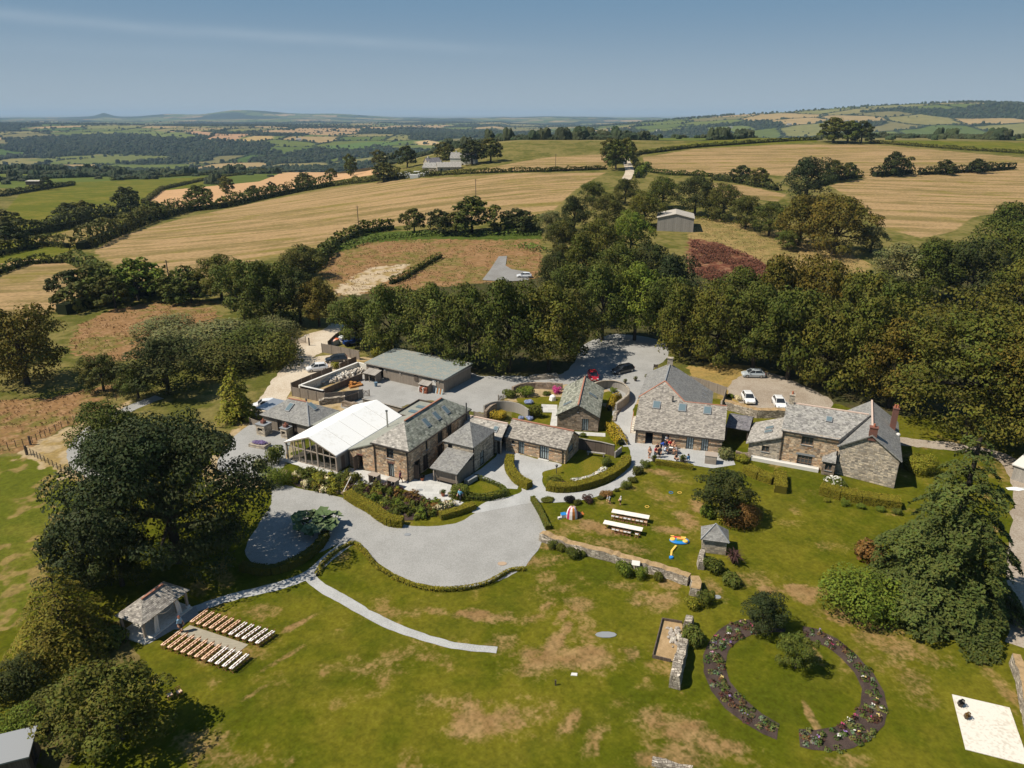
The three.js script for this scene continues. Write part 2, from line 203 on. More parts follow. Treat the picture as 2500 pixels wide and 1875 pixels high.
function farColor(x, z) {
  const [id, e] = cell(x, z), q = NT[id], q2 = NT[(id + 333) & 65535], n = fbm(x / 23, z / 23, 3);
  let c = q < 0.46 ? mix([0.095, 0.125, 0.024], [0.14, 0.155, 0.035], q2) : q < 0.62 ? mix([0.20, 0.19, 0.06], [0.25, 0.20, 0.08], q2) : q < 0.80 ? mix([0.33, 0.235, 0.105], [0.40, 0.27, 0.13], q2) : q < 0.9 ? [0.07, 0.11, 0.022] : [0.19, 0.16, 0.065];
  const own = inSome(FARF, x, z); if (own) return own.c.map((v) => v * (0.85 + 0.3 * n)); c = mix(c, [c[0] * 0.62, c[1] * 0.66, c[2] * 0.6], n);
  if (e < 12 || wooded(x, z)) c = [0.020, 0.030, 0.011];
  return c;
}
function landColor(x, z) {
  const r = -z;
  if (r > 1250) return farColor(x, z);
  let hit = null; for (let i = LAND.length - 1; i >= 0; i--) { const L = LAND[i]; if (x < L.bb[0] || x > L.bb[1] || z < L.bb[2] || z > L.bb[3]) continue;
    const w = (L.soft || L.near || r < 260) ? 1.2 : 0.4, jx = w * 2 * (vn(x * 0.9, z * 0.9) - 0.5) , jz = w * 2 * (vn(x * 0.9 + 40, z * 0.9) - 0.5); if (inPoly(L.P, x + jx, z + jz)) { hit = L; break; } }
  const n1 = fbm(x * 0.09, z * 0.09, 3), n2 = fbm(x * 0.55 + 30, z * 0.55, 3), n3 = vn(x * 3.1, z * 3.1), n4 = vn(x * 7.3, z * 7.3);
  const grit = 0.66 + 0.36 * n3 + 0.32 * n4;
  let c; const k = hit ? hit.kind : (r < (x > 0 ? 112 : 96) && x > -62) ? 'lawn' : r > 620 ? 'far' : 'meadow';
  switch (k) {
    case 'far': return farColor(x, z);
    case 'pasture': c = mix(C.pasture, C.pasture2, sst(0.35, 0.75, n1 * 0.6 + n2 * 0.4)); if (hit && hit.near) c = mix(c, C.dry, 0.5 * sst(0.60, 0.72, n2)); break;
    case 'gold': { const d = hit.dir, u = x * Math.cos(d) - z * Math.sin(d), v = x * Math.sin(d) + z * Math.cos(d), st = fbm(u * 0.022, v * 0.30 + 3 * vn(u * 0.02, v * 0.02), 4), st2 = vn(u * 0.12, v * 0.9);
      c = mix(C.gold2, C.gold, sst(0.34, 0.66, 0.52 * st + 0.26 * st2 + 0.14 * n1 + 0.12 * n3)); c = mix(c, C.pasture2, 0.55 * sst(0.50, 0.75, n1) * sst(0.4, 0.6, 1 - st) + (hit.pale || 0)); break; }
    case 'peach': c = mix(C.peach, [0.42, 0.26, 0.13], vn(x * 0.05, z * 0.3)); break;
    case 'rough': c = mix(C.rough, C.rough2, sst(0.42, 0.68, n1 * 0.5 + n2 * 0.5)); c = mix(c, [0.33, 0.2, 0.11], 0.5 * sst(0.5, 0.8, vn(x * 1.3, z * 1.3) * 0.6 + n3 * 0.4)); break;
    case 'bracken': c = mix(C.bracken, [0.05, 0.07, 0.012], n2); break;
    case 'tawny': c = mix(C.tawny, C.tawny2, sst(0.4, 0.7, n1 * 0.4 + n2 * 0.6)); break;
    case 'dock': c = mix(C.dock, C.dock2, sst(0.42, 0.66, n2 * 0.6 + n3 * 0.4)); break;
    case 'sand': c = mix(C.sand, C.tawny, sst(0.5, 0.72, n2)); if (hit.soft) c = mix(C.tawny, c, 0.55); break;
    case 'scrubland': c = mix(C.rough2, C.litter, n2); c = mix(c, C.tawny, sst(0.55, 0.75, n1)); break;
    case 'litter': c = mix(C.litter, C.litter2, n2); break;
    case 'straw': c = mix(C.straw, C.tawny2, n2); break;
    case 'meadow': c = mix(mix(C.pasture, C.litter, 0.35), C.tawny2, sst(0.35, 0.62, 0.5 * n1 + 0.5 * n2)); break;
    default: {
      c = mix(C.lawn, C.lawn2, sst(0.30, 0.72, 0.55 * n1 + 0.45 * n2));
      let dr = 0; for (const p of dryAt) { const dx = x - p[0], dz = z - p[1]; if (dx * dx + dz * dz > 40) continue; const u = (dx * p[4] - dz * p[5]) / p[2], v = (dx * p[5] + dz * p[4]) / p[3], q = u * u + v * v; if (q < 5) dr = Math.max(dr, p[6] * sst(1.9, 0.3, Math.sqrt(q) + 1.5 * (n2 - 0.5) + 0.5 * (vn(x * 1.7, z * 1.7) - 0.5))); }
      dr = Math.max(dr, 0.5 * sst(0.56, 0.74, 0.6 * fbm(x * 0.16 + 51, z * 0.16 + 12, 3) + 0.4 * n2));
      const mow = vn((x * 0.5 + z * 0.87) * 0.55, 3.3); c = mix(c, [c[0] * 0.82, c[1] * 0.86, c[2]], 0.5 * sst(0.45, 0.6, mow));
      c = mix(c, mix(C.dry, [0.23, 0.13, 0.06], vn(x * 1.1 + 5, z * 1.1)), 0.82 * sst(0.14, 0.92, dr + 0.34 * (n3 - 0.5) + 0.30 * (n4 - 0.5)));
    }
  }
  return [c[0] * grit, c[1] * grit, c[2] * grit];
}
// ---------- ground sheets: one surface that goes on to the horizon, in bands of finer and coarser grain ----------
function groundSheet(name, x0, x1, z0, z1, nx, nz, tw, th, rough = 1) {   // z0 far, z1 near
  const g = new THREE.BufferGeometry(), p = [], uv = [], ix = [];
  for (let j = 0; j <= nz; j++) for (let i = 0; i <= nx; i++) { const x = x0 + (x1 - x0) * i / nx, z = z0 + (z1 - z0) * j / nz; p.push(x, H(x, z), z); uv.push(i / nx, j / nz); }
  for (let j = 0; j < nz; j++) for (let i = 0; i < nx; i++) { const a = j * (nx + 1) + i, b = a + 1, c = a + nx + 1, d = c + 1; ix.push(a, c, b, b, c, d); }
  g.setAttribute('position', new THREE.Float32BufferAttribute(p, 3)); g.setAttribute('uv', new THREE.Float32BufferAttribute(uv, 2)); g.setIndex(ix); g.computeVertexNormals();
  const map = mapTex(tw, th, (u, v) => landColor(x0 + (x1 - x0) * u, z0 + (z1 - z0) * v));
  const m = shade(new THREE.Mesh(g, new THREE.MeshPhysicalMaterial({ map, roughness: rough, specularIntensity: 0.1 }))); m.name = name; m.userData.kind = 'structure'; m.userData.label = { ground: 'dry grassy ground around the farm buildings', lawn: 'scorched green lawn in front of the farm', fields: 'golden hay fields and meadows on the slope', hills: 'patchwork of distant fields and hills' }[name]; scene.add(m); return m;
}
groundSheet('lawn', -60, 60, -75, -15, 4, 4, 2048, 1024);
groundSheet('ground', -190, -60, -180, 20, 10, 10, 640, 1024);
groundSheet('ground', -60, 60, -180, -75, 10, 10, 1024, 900);
groundSheet('ground', 60, 190, -180, 20, 10, 10, 640, 1024);
groundSheet('ground', -60, 60, -15, 60, 2, 2, 128, 128);
groundSheet('fields', -640, 760, -900, -180, 280, 144, 2048, 1600);
groundSheet('hills', -14000, 14000, -15500, -900, 250, 200, 2048, 2048);
groundSheet('hills', -6000, -640, -900, 60, 60, 20, 512, 256);
groundSheet('hills', 760, 6000, -900, 60, 60, 20, 512, 256);

// ---------- foliage ----------
// Leaves are small faces spread over many lobes; only each spray's own tint varies, the shade comes from the light.
class Leaves {
  constructor(seed) { this.p = []; this.n = []; this.c = []; this.r = rng(seed); }
  leaf(x, y, z, nx, ny, nz, s, tint, long = 1) {
    const r = this.r; let ax = r() - 0.5, ay = r() - 0.5, az = r() - 0.5; const k = 1.5;
    let fx = nx + k * ax, fy = ny + k * ay, fz = nz + k * az, l = Math.hypot(fx, fy, fz) || 1; fx /= l; fy /= l; fz /= l;
    let tx = r() - 0.5, ty = r() - 0.5, tz = r() - 0.5, d = tx * fx + ty * fy + tz * fz; tx -= d * fx; ty -= d * fy; tz -= d * fz; l = Math.hypot(tx, ty, tz) || 1; tx /= l; ty /= l; tz /= l;
    const bx = fy * tz - fz * ty, by = fz * tx - fx * tz, bz = fx * ty - fy * tx, a = s * (0.7 + 0.6 * r()), b = a * 0.62 / long, q = 0.18 * a;
    const A = [x - tx * a, y - ty * a, z - tz * a], B = [x + bx * b + fx * q, y + by * b + fy * q, z + bz * b + fz * q], D = [x + tx * a, y + ty * a, z + tz * a], E = [x - bx * b + fx * q, y - by * b + fy * q, z - bz * b + fz * q];
    this.p.push(...A, ...D, ...B, ...A, ...E, ...D);
    const mx = fx * 0.55 + nx * 0.45, my = fy * 0.55 + ny * 0.45, mz = fz * 0.55 + nz * 0.45; l = Math.hypot(mx, my, mz) || 1;
    for (let i = 0; i < 6; i++) { this.n.push(mx / l, my / l, mz / l); this.c.push(tint[0], tint[1], tint[2]); }
  }
  geometry() { const g = new THREE.BufferGeometry(); g.setAttribute('position', new THREE.Float32BufferAttribute(this.p, 3)); g.setAttribute('normal', new THREE.Float32BufferAttribute(this.n, 3)); g.setAttribute('color', new THREE.Float32BufferAttribute(this.c, 3)); return g; }
}
const tintOf = (r, v = 0.5) => { const k = 1 - v / 2 + v * r(), w = 0.86 + 0.32 * r(); return [k * w, k, k * (0.8 + 0.4 * r())]; };
function tubeTo(list, a, b, r0, r1) { const A = V(...a), B = V(...b), d = B.clone().sub(A), g = new THREE.CylinderGeometry(r1, r0, d.length(), 6, 1, true); g.translate(0, d.length() / 2, 0); g.applyQuaternion(new THREE.Quaternion().setFromUnitVectors(V(0, 1, 0), d.normalize())); g.translate(A.x, A.y, A.z); list.push(g); }
// broadleaved crown: w across, h tall, foliage from y0 up
function broadleaf(seed, { w = 14, h = 15, y0 = 2.2, lobes = 16, subs = 6, n = 8000, leaf = 0.3, flat = 1, rag = 0.16 }) {
  const L = new Leaves(seed), r = L.r, R = w / 2, cy = (h + y0) / 2, ry = (h - y0) / 2, blobs = [], wood = [];
  tubeTo(wood, [0, -0.3, 0], [0.1, h * 0.45, 0.1], 0.035 * w, 0.02 * w);
  for (let i = 0; i < lobes; i++) {
    const t = i / lobes, u = 1 - 1.8 * t, a = i * 2.39996 + r() * 0.8, s = u > 0 ? Math.sqrt(1 - u * u) : 1 - 0.3 * u * u, q = 0.50 + 0.26 * r(), c = [Math.cos(a) * s * R * q * (1 + rag * (r() - 0.5) * 2), cy + u * ry * (u < 0 ? 0.98 : q + 0.03), Math.sin(a) * s * R * q * (1 + rag * (r() - 0.5) * 2)], lr = (0.27 + 0.16 * r()) * Math.min(R, ry * 1.15);
    if (i % 2 === 0) tubeTo(wood, [0.05, h * (0.22 + 0.2 * r()), 0.05], c, 0.014 * w, 0.005 * w);
    const lt = 0.86 + 0.28 * r(), lw = 0.9 + 0.2 * r();
    for (let k = 0; k < subs; k++) { const v = r() * 2 - 1, b = r() * 6.283, e = Math.sqrt(1 - v * v), o = lr * (0.55 + 0.25 * r()); const p = [c[0] + Math.cos(b) * e * o, c[1] + v * o * 0.9 * flat, c[2] + Math.sin(b) * e * o]; if (p[1] < y0 * 0.9) p[1] = y0 * 0.9 + r(); blobs.push([...p, lr * (0.42 + 0.28 * r()), lt, lw]); }
  }
  let tot = 0; for (const b of blobs) tot += b[3] * b[3];
  for (const b of blobs) {
    const m = Math.round(n * b[3] * b[3] / tot);
    for (let k = 0; k < m; k++) {
      const v = r() * 2 - 1, a = r() * 6.283, e = Math.sqrt(1 - v * v), dx = Math.cos(a) * e, dy = v, dz = Math.sin(a) * e;
      const ox = b[0] / R, oy = (b[1] - cy) / ry, oz = b[2] / R; if (dx * ox + dy * oy + dz * oz < -0.45 || (dy < -0.2 && r() < 0.75)) continue;
      const q = b[3] * (0.80 + 0.28 * r()), x = b[0] + dx * q, y = b[1] + dy * q * 0.82 * flat, z = b[2] + dz * q;
      const t = tintOf(r, 0.5); L.leaf(x, y, z, dx, dy * 1.1 + 0.25, dz, leaf * (0.75 + 0.5 * r()), [t[0] * b[4] * b[5], t[1] * b[4], t[2] * b[4]]);
    }
  }
  return { leaves: L.geometry(), wood: mergeGeometries(wood.map((g) => { g.deleteAttribute('uv'); return g; })) };
}
// conifer with drooping sprays
function conifer(seed, { w = 12, h = 17, tiers = 22, n = 11000, leaf = 0.28, y0 = 0.8, shape = 0.8 }) {
  const L = new Leaves(seed), r = L.r, wood = [], br = []; tubeTo(wood, [0, -0.3, 0], [0, h * 0.96, 0], 0.03 * w, 0.01 * w);
  for (let t = 0; t < tiers; t++) { const f = t / (tiers - 1), y = y0 + (h - y0) * Math.pow(f, 1.05), R = w / 2 * Math.pow(1 - f, shape) * (0.82 + 0.3 * r()) + 0.25, m = Math.max(3, Math.round(9 * (1 - f) + 3)); for (let i = 0; i < m; i++) br.push([y + 0.5 * r(), i / m * 6.283 + t * 1.3 + r() * 0.6, R * (0.72 + 0.42 * r()), 0.82 + 0.36 * r()]); }
  let tot = 0; for (const b of br) tot += b[2] * b[2] + 1.2;
  for (const [y, a, R, bt] of br) { const m = Math.round(n * (R * R + 1.2) / tot), ca = Math.cos(a), sa = Math.sin(a); if (R > 1) tubeTo(wood, [0, y - 0.2, 0], [ca * R * 0.8, y - 0.1 * R, sa * R * 0.8], 0.06, 0.02);
    for (let k = 0; k < m; k++) { const q = Math.pow(r(), 0.55), side = (r() - 0.5) * R * 0.75 * (1.15 - q * 0.75), x = ca * R * q - sa * side, z = sa * R * q + ca * side, yy = y + 0.42 * R * 0.5 * Math.sin(q * 2.6) - 0.42 * R * q * q - 0.25 * Math.abs(side) - 0.5 * r() * r();
      const t2 = tintOf(r, 0.45); if (yy < 0.12) continue; L.leaf(x, yy, z, ca * 0.5, 0.9, sa * 0.5, leaf * (0.7 + 0.6 * r()), [t2[0] * bt, t2[1] * bt, t2[2] * bt], 1.5); } }
  return { leaves: L.geometry(), wood: mergeGeometries(wood.map((g) => { g.deleteAttribute('uv'); return g; })) };
}
// low shrub or mound, base at 0
function mound(seed, { w = 3, h = 2, n = 900, leaf = 0.16, lump = 7 }) {
  const L = new Leaves(seed), r = L.r, B = []; for (let i = 0; i < lump; i++) { const a = i * 2.4 + r(), q = i ? 0.26 * w * Math.sqrt(r()) + 0.08 * w : 0; B.push([Math.cos(a) * q, h * (0.30 + 0.28 * r()) * (1 - q / w * 0.6), Math.sin(a) * q, w * (0.20 + 0.10 * r()), h * (0.30 + 0.14 * r()), 0.85 + 0.3 * r()]); }
  for (let k = 0; k < n; k++) { const b = B[k % lump], v = r() * 1.75 - 0.75, a = r() * 6.283, e = Math.sqrt(Math.max(0, 1 - v * v)), q = 0.82 + 0.25 * r(), t = tintOf(r, 0.5); L.leaf(b[0] + Math.cos(a) * e * b[3] * q, Math.max(0.03, b[1] + v * b[4] * q), b[2] + Math.sin(a) * e * b[3] * q, Math.cos(a) * e, v + 0.3, Math.sin(a) * e, leaf * (0.7 + 0.6 * r()), t.map((x) => x * b[5])); }
  return L.geometry();
}
// hedge along a line of [x, z]; clipped ones are square with crisp shoulders
function hedgeGeo(seed, pts, { w = 2, h = 2, leaf = 0.3, dens = 9, clipped = false, lump = 0.35, base = true }) {
  const L = new Leaves(seed), r = L.r, B = new MB();
  for (let i = 0; i + 1 < pts.length; i++) {
    const [x0, z0] = pts[i], [x1, z1] = pts[i + 1], dx = x1 - x0, dz = z1 - z0, l = Math.hypot(dx, dz), ex = dx / l, ez = dz / l, m = Math.round(l * (w + 2 * h) * dens);
    for (let k = 0; k < m; k++) {
      const s = r() * l, px = x0 + ex * s, pz = z0 + ez * s, lf = clipped ? 1 : 1 - lump + 2 * lump * vn(px * 0.33 + seed, pz * 0.33), lf2 = clipped ? 1 : 0.8 + 0.5 * vn(px * 0.5 + 90, pz * 0.5), hh = h * lf, ww = w * lf2, c = r() * (ww + 2 * hh); let u, y, nu, ny;
      if (c < hh) { u = -ww / 2; y = c; nu = -1; ny = 0.15; } else if (c < hh + ww) { u = c - hh - ww / 2; y = hh; nu = 0; ny = 1; } else { u = ww / 2; y = c - hh - ww; nu = 1; ny = 0.15; }
      if (!clipped) { const f = y / hh; const round = Math.sqrt(Math.max(0.1, 1 - Math.pow(Math.abs(u) / (ww / 2), 2) * 0.55 * (ny > 0.5 ? 1 : 0))); y *= round; if (ny < 0.5) u *= 1 - 0.35 * f * f; }
      const j = clipped ? 0.05 : 0.3 * leaf; u += (r() - 0.5) * j * 2; y += (r() - 0.5) * j * 2; const bt = clipped ? 0.92 + 0.16 * vn(px * 0.8, pz * 0.8) : 0.8 + 0.4 * vn(px * 0.25 + 7, pz * 0.25);
      const x = px - ez * u, z = pz + ex * u, t = tintOf(r, clipped ? 0.35 : 0.5); L.leaf(x, H(x, z) + Math.max(0.02, y), z, -ez * nu, ny, ex * nu, leaf * (0.7 + 0.6 * r()), t.map((q) => q * bt));
    }
    if (base) { const iw = w * (clipped ? 0.46 : 0.22), ih = h * (clipped ? 0.95 : 0.42), a = [x0 - ez * iw, H(x0, z0) - 0.2, z0 + ex * iw], b = [x1 - ez * iw, H(x1, z1) - 0.2, z1 + ex * iw], c = [x1 + ez * iw, H(x1, z1) - 0.2, z1 - ex * iw], d = [x0 + ez * iw, H(x0, z0) - 0.2, z0 - ex * iw], up = (p) => [p[0], p[1] + ih + 0.2, p[2]];
      B.quad(a, b, up(b), up(a)).quad(c, d, up(d), up(c)).quad(up(a), up(b), up(c), up(d)).quad(d, a, up(a), up(d)).quad(b, c, up(c), up(b)); }
  }
  return { leaves: L.geometry(), core: B };
}
const leafMat = (c, tr = 0.22) => new THREE.MeshPhysicalMaterial({ color: col(...c), roughness: 0.72, transmission: tr, thickness: 0, vertexColors: true, side: THREE.DoubleSide, specularIntensity: 0.22 });
const M = {};
Object.assign(M, {
  bark: std([0.055, 0.045, 0.034], 0.95), twig: std([0.018, 0.024, 0.008], 1), boxcore: std([0.10, 0.088, 0.012], 1),
  oak: leafMat([0.078, 0.094, 0.013]), syc: leafMat([0.042, 0.056, 0.017]), ash: leafMat([0.105, 0.125, 0.02]), beech: leafMat([0.118, 0.098, 0.013]), olive: leafMat([0.102, 0.106, 0.014]), dark: leafMat([0.05, 0.06, 0.013]), bright: leafMat([0.125, 0.165, 0.018]),
  lime: leafMat([0.21, 0.205, 0.02]), yellow: leafMat([0.34, 0.25, 0.02]), silver: leafMat([0.16, 0.165, 0.058]), cypress: leafMat([0.082, 0.104, 0.022]), yew: leafMat([0.165, 0.145, 0.016]), box: leafMat([0.21, 0.185, 0.018], 0.12), purple: leafMat([0.075, 0.038, 0.030]), hedge: leafMat([0.085, 0.088, 0.015]), rust: leafMat([0.2, 0.11, 0.03]), bracken: leafMat([0.10, 0.14, 0.022]), white: leafMat([0.72, 0.70, 0.62], 0.1), pink: leafMat([0.55, 0.07, 0.25], 0.1), mauve: leafMat([0.20, 0.15, 0.30], 0.1), blueflower: leafMat([0.35, 0.42, 0.62], 0.1), dock: leafMat([0.125, 0.052, 0.030], 0.1), cream: leafMat([0.62, 0.55, 0.33], 0.1),
});
const BL = [
  broadleaf(11, { w: 15, h: 15, y0: 0.7, lobes: 24, n: 17000, leaf: 0.25 }), broadleaf(12, { w: 14, h: 17, y0: 0.7, lobes: 26, n: 17000, leaf: 0.24, rag: 0.25 }), broadleaf(13, { w: 17, h: 15, y0: 0.6, lobes: 28, n: 18000, leaf: 0.25, flat: 0.72 }), broadleaf(14, { w: 13, h: 14, y0: 0.6, lobes: 20, n: 15000, leaf: 0.24, rag: 0.3 }),
];
const BIG = broadleaf(21, { w: 24, h: 20, y0: 0.8, lobes: 40, subs: 6, n: 78000, leaf: 0.19, flat: 0.62, rag: 0.34 });
const GREAT = broadleaf(22, { w: 24, h: 24, y0: 0.8, lobes: 44, subs: 9, n: 52000, leaf: 0.22, flat: 0.62, rag: 0.22 });
const MIDT = [broadleaf(31, { w: 10, h: 9, y0: 0.6, lobes: 14, subs: 5, n: 4200, leaf: 0.34 }), broadleaf(32, { w: 9, h: 10, y0: 0.8, lobes: 14, subs: 5, n: 4200, leaf: 0.34, rag: 0.3 }), broadleaf(33, { w: 12, h: 9, y0: 0.5, lobes: 16, subs: 5, n: 4400, leaf: 0.36, flat: 0.8 })];
const BUSH = [mound(41, { w: 3, h: 2.2, n: 1500, leaf: 0.13 }), mound(42, { w: 3, h: 2, n: 1400, leaf: 0.14, lump: 9 }), mound(43, { w: 3, h: 2.6, n: 1500, leaf: 0.12, lump: 6 })];
const BIGB = [mound(44, { w: 3, h: 2.2, n: 6500, leaf: 0.055, lump: 13 }), mound(45, { w: 3, h: 2, n: 6500, leaf: 0.058, lump: 17 }), mound(46, { w: 3, h: 2.4, n: 6500, leaf: 0.055, lump: 11 })];
const SMALLB = [mound(51, { w: 1, h: 0.8, n: 260, leaf: 0.075, lump: 4 }), mound(52, { w: 1, h: 0.7, n: 220, leaf: 0.08, lump: 5 })];
function leafMesh(g, mat, parent, name = 'crown') { const m = shade(new THREE.Mesh(g, mat)); m.name = parent ? name : numbered(name); m.userData.kind = parent ? 'stuff' : undefined; if (!parent) delete m.userData.kind; (parent || scene).add(m); return m; }
function tree(proto, base, pw, ph, p, w, h, mat, label, group, name = 'tree', turn = 0) {
  const g = thing(name, label, name.includes('shrub') ? 'shrub' : 'tree', [p[0], H(p[0], p[1]), p[1]], turn, group); g.scale.set(w / pw, h / ph, w / pw);
  const tr = shade(new THREE.Mesh(proto.wood, M.bark)); tr.name = 'trunk'; g.add(tr); leafMesh(proto.leaves, mat, g); return g;
}
const PW = { b: [[15, 15], [14, 17], [17, 15], [13, 14]], m: [[10, 9], [9, 10], [12, 9]] };
let tk = 0;
const bt = (p, w, h, mat, label, group, k = tk++ % 4) => tree(BL[k], 0, PW.b[k][0], PW.b[k][1], p, w * 0.93, h, M[mat], label, group, 'broadleaf_tree', tk * 1.7);
const mt = (p, w, h, mat, label, group, k = tk++ % 3) => tree(MIDT[k], 0, PW.m[k][0], PW.m[k][1], p, w, h, M[mat], label, group, 'hedgerow_tree', tk * 2.1);
function bush(p, w, h, mat, label, group, k = tk++ % 3, name = 'garden_shrub') { const m = leafMesh((w > 3.6 ? BIGB : BUSH)[k], M[mat], null, name); m.position.set(p[0], H(p[0], p[1]), p[1]); m.scale.set(w / 3, h / 2.2, w / 3); m.rotation.y = tk; tag(m, label, 'shrub', group); return m; }
function hedge(pts, o, mat, label, group, seed = tk++ + 100, name = 'hedge') {
  const [x, z] = pts[0], y = H(x, z), q = hedgeGeo(seed, pts, o), g = thing(name, label, 'hedge', [x, y, z], 0, group); q.leaves.translate(-x, -y, -z); for (let i = 0; i < q.core.p.length; i += 3) { q.core.p[i] -= x; q.core.p[i + 1] -= y; q.core.p[i + 2] -= z; }
  if (o.base !== false) q.core.build('stems', o.clipped ? M.boxcore : M.twig, g); leafMesh(q.leaves, M[mat], g, 'foliage'); return g;
}

// ---------- trees round the farm ----------
tree(BIG, 0, 24, 20, [-36.14,-64.85], 19.5, 18.5, M.syc, 'huge dark green sycamore towering over the gravel drive and pavilion', null, 'sycamore_tree', 0.4);
bt([-54.75,-88.06], 11, 9, 'oak', 'olive tree peeking out behind the huge sycamore beside the curved track', null, 0);
tree(conifer(61, { w: 10, h: 9, tiers: 14, n: 15000, leaf: 0.16, shape: 0.6, y0: 0.3 }), 0, 10, 9, [-40.07,-51.44], 9.5, 8.5, M.yew, 'feathery golden green yew tree left of the pavilion', null, 'yew_tree', 1);
bt([-43.29,-60.19], 9, 9, 'syc', 'dark tree filling in between the huge sycamore and the yew', null, 2);
bt([-39.95,-60.57], 8, 8, 'dark', 'dark tree close behind the ceremony pavilion', null, 0);
bush([-36.45,-51.74], 3.0, 2.4, 'ash', 'light green climber tangle between the yew and the pavilion', null, 1, 'shrub');
tree(BL[0], 0, 15, 15, [-30.24,-41.50], 9.0, 6.8, M.olive, 'big rounded olive bush at the lawn edge near two lone chairs', null, 'shrub_tree', 0.3);
bush([-38.05,-41.29], 4, 3, 'bright', 'bright green shrub beside the shed in the lower corner', null, 0, 'shrub');
bush([-41.29,-45.96], 5, 3.2, 'dark', 'dark bramble thicket above the corner shed', null, 2, 'shrub');
bush([-37.06,-43.77], 5, 2.2, 'hedge', 'low scrubby thicket between the corner shed and the big rounded bush', null, 1, 'shrub');
bt([-87.09,-118.97], 17, 15, 'beech', 'large bronze green beech at the left picture edge', 'trees on the left slope', 2);
bt([-103.54,-131.85], 14, 14, 'olive', 'olive tree cut off by the left picture edge above the brown meadow', 'trees on the left slope', 0);
bt([-59.63,-114.42], 14, 11, 'dark', 'dark green tree standing over the bramble bank above the drive', 'trees on the left slope', 1);
bt([-71.49,-115.53], 8, 7, 'hedge', 'small dark tree between the bronze beech and the bramble bank', 'trees on the left slope', 3);
bt([-63.79,-112.26], 7, 6, 'oak', 'small olive tree beside the end of the curved track', 'trees on the left slope', 0);
tree(conifer(62, { w: 6, h: 9, tiers: 16, n: 5200, leaf: 0.22, shape: 0.55, y0: 0.3 }), 0, 6, 9, [-43.63,-103.35], 6.4, 9.2, M.lime, 'narrow yellow green tree at the bend of the farm drive', null, 'young_tree', 2);
for (const [p, w, h, m, l] of [
  [[-66.88,-137.72], 14, 6, 'silver', 'grey green bramble mound on the bank behind the dark tree'], [[-62.09,-142.43], 16, 6.5, 'silver', 'grey green bramble mound in the middle of the overgrown bank'], [[-51.62,-133.28], 14, 7, 'oak', 'olive bramble mound on the bank facing the farm gate'], [[-46.41,-130.46], 11, 7, 'olive', 'rounded olive thicket at the edge of the farm drive'], [[-54.10,-126.42], 14, 7, 'hedge', 'dark olive thicket above the narrow yellow green tree'], [[-75.90,-149.17], 13, 4.5, 'silver', 'pale bramble mound at the top of the overgrown bank'], [[-51.48,-149.17], 9, 5, 'silver', 'silvery bush near the wooden field gate'], [[-56.99,-147.43], 11, 5, 'oak', 'low olive bramble mound below the tall tree clump'],
]) bush(p, w, h, m, l, 'brambles on the overgrown bank', undefined, 'bramble_bush');
// clump left of the lane
for (const [p, w, h, m, l, k] of [
  [[-75.68,-180.43], 14, 13, 'olive', 'olive tree at the left end of the clump above the farm gate', 1], [[-63.29,-162.45], 13, 15, 'ash', 'fresh green tree in the clump above the farm gate', 3], [[-55.43,-158.45], 15, 15, 'oak', 'tall dark olive tree in the middle of the clump above the gate', 0], [[-48.99,-158.45], 13, 13.5, 'dark', 'dark rounded tree at the right of the clump above the gate', 2], [[-44.20,-156.51], 10, 12, 'beech', 'bronze tinged tree at the drive end of the clump above the gate', 1], [[-60.91,-203.98], 14, 10, 'hedge', 'rounded dark tree behind the clump beside the golden field', 2],
]) bt(p, w, h, m, l, 'clump above the farm gate', k);
// row behind the timber barn
for (const [p, w, h, m, l, k] of [
  [[-32.80,-142.43], 11, 11, 'ash', 'light green tree at the drive end of the row behind the timber barn', 3], [[-23.78,-134.73], 13, 15, 'ash', 'fresh green tree second in the row behind the timber barn', 0], [[-15.44,-130.46], 13, 17, 'ash', 'tall green tree third in the row behind the timber barn', 1], [[-8.07,-127.74], 14, 17, 'oak', 'olive tree fourth in the row behind the timber barn', 2], [[-0.52,-125.90], 14, 18, 'oak', 'tall olive tree fifth in the row behind the timber barn', 0], [[6.94,-126.42], 15, 18, 'olive', 'large olive tree beside the car park at the end of the barn row', 1], [[11.98,-134.73], 11, 15, 'hedge', 'dark tree at the car park corner behind the barn row', 3],
]) bt(p, w, h, m, l, 'row of trees behind the timber barn', k);
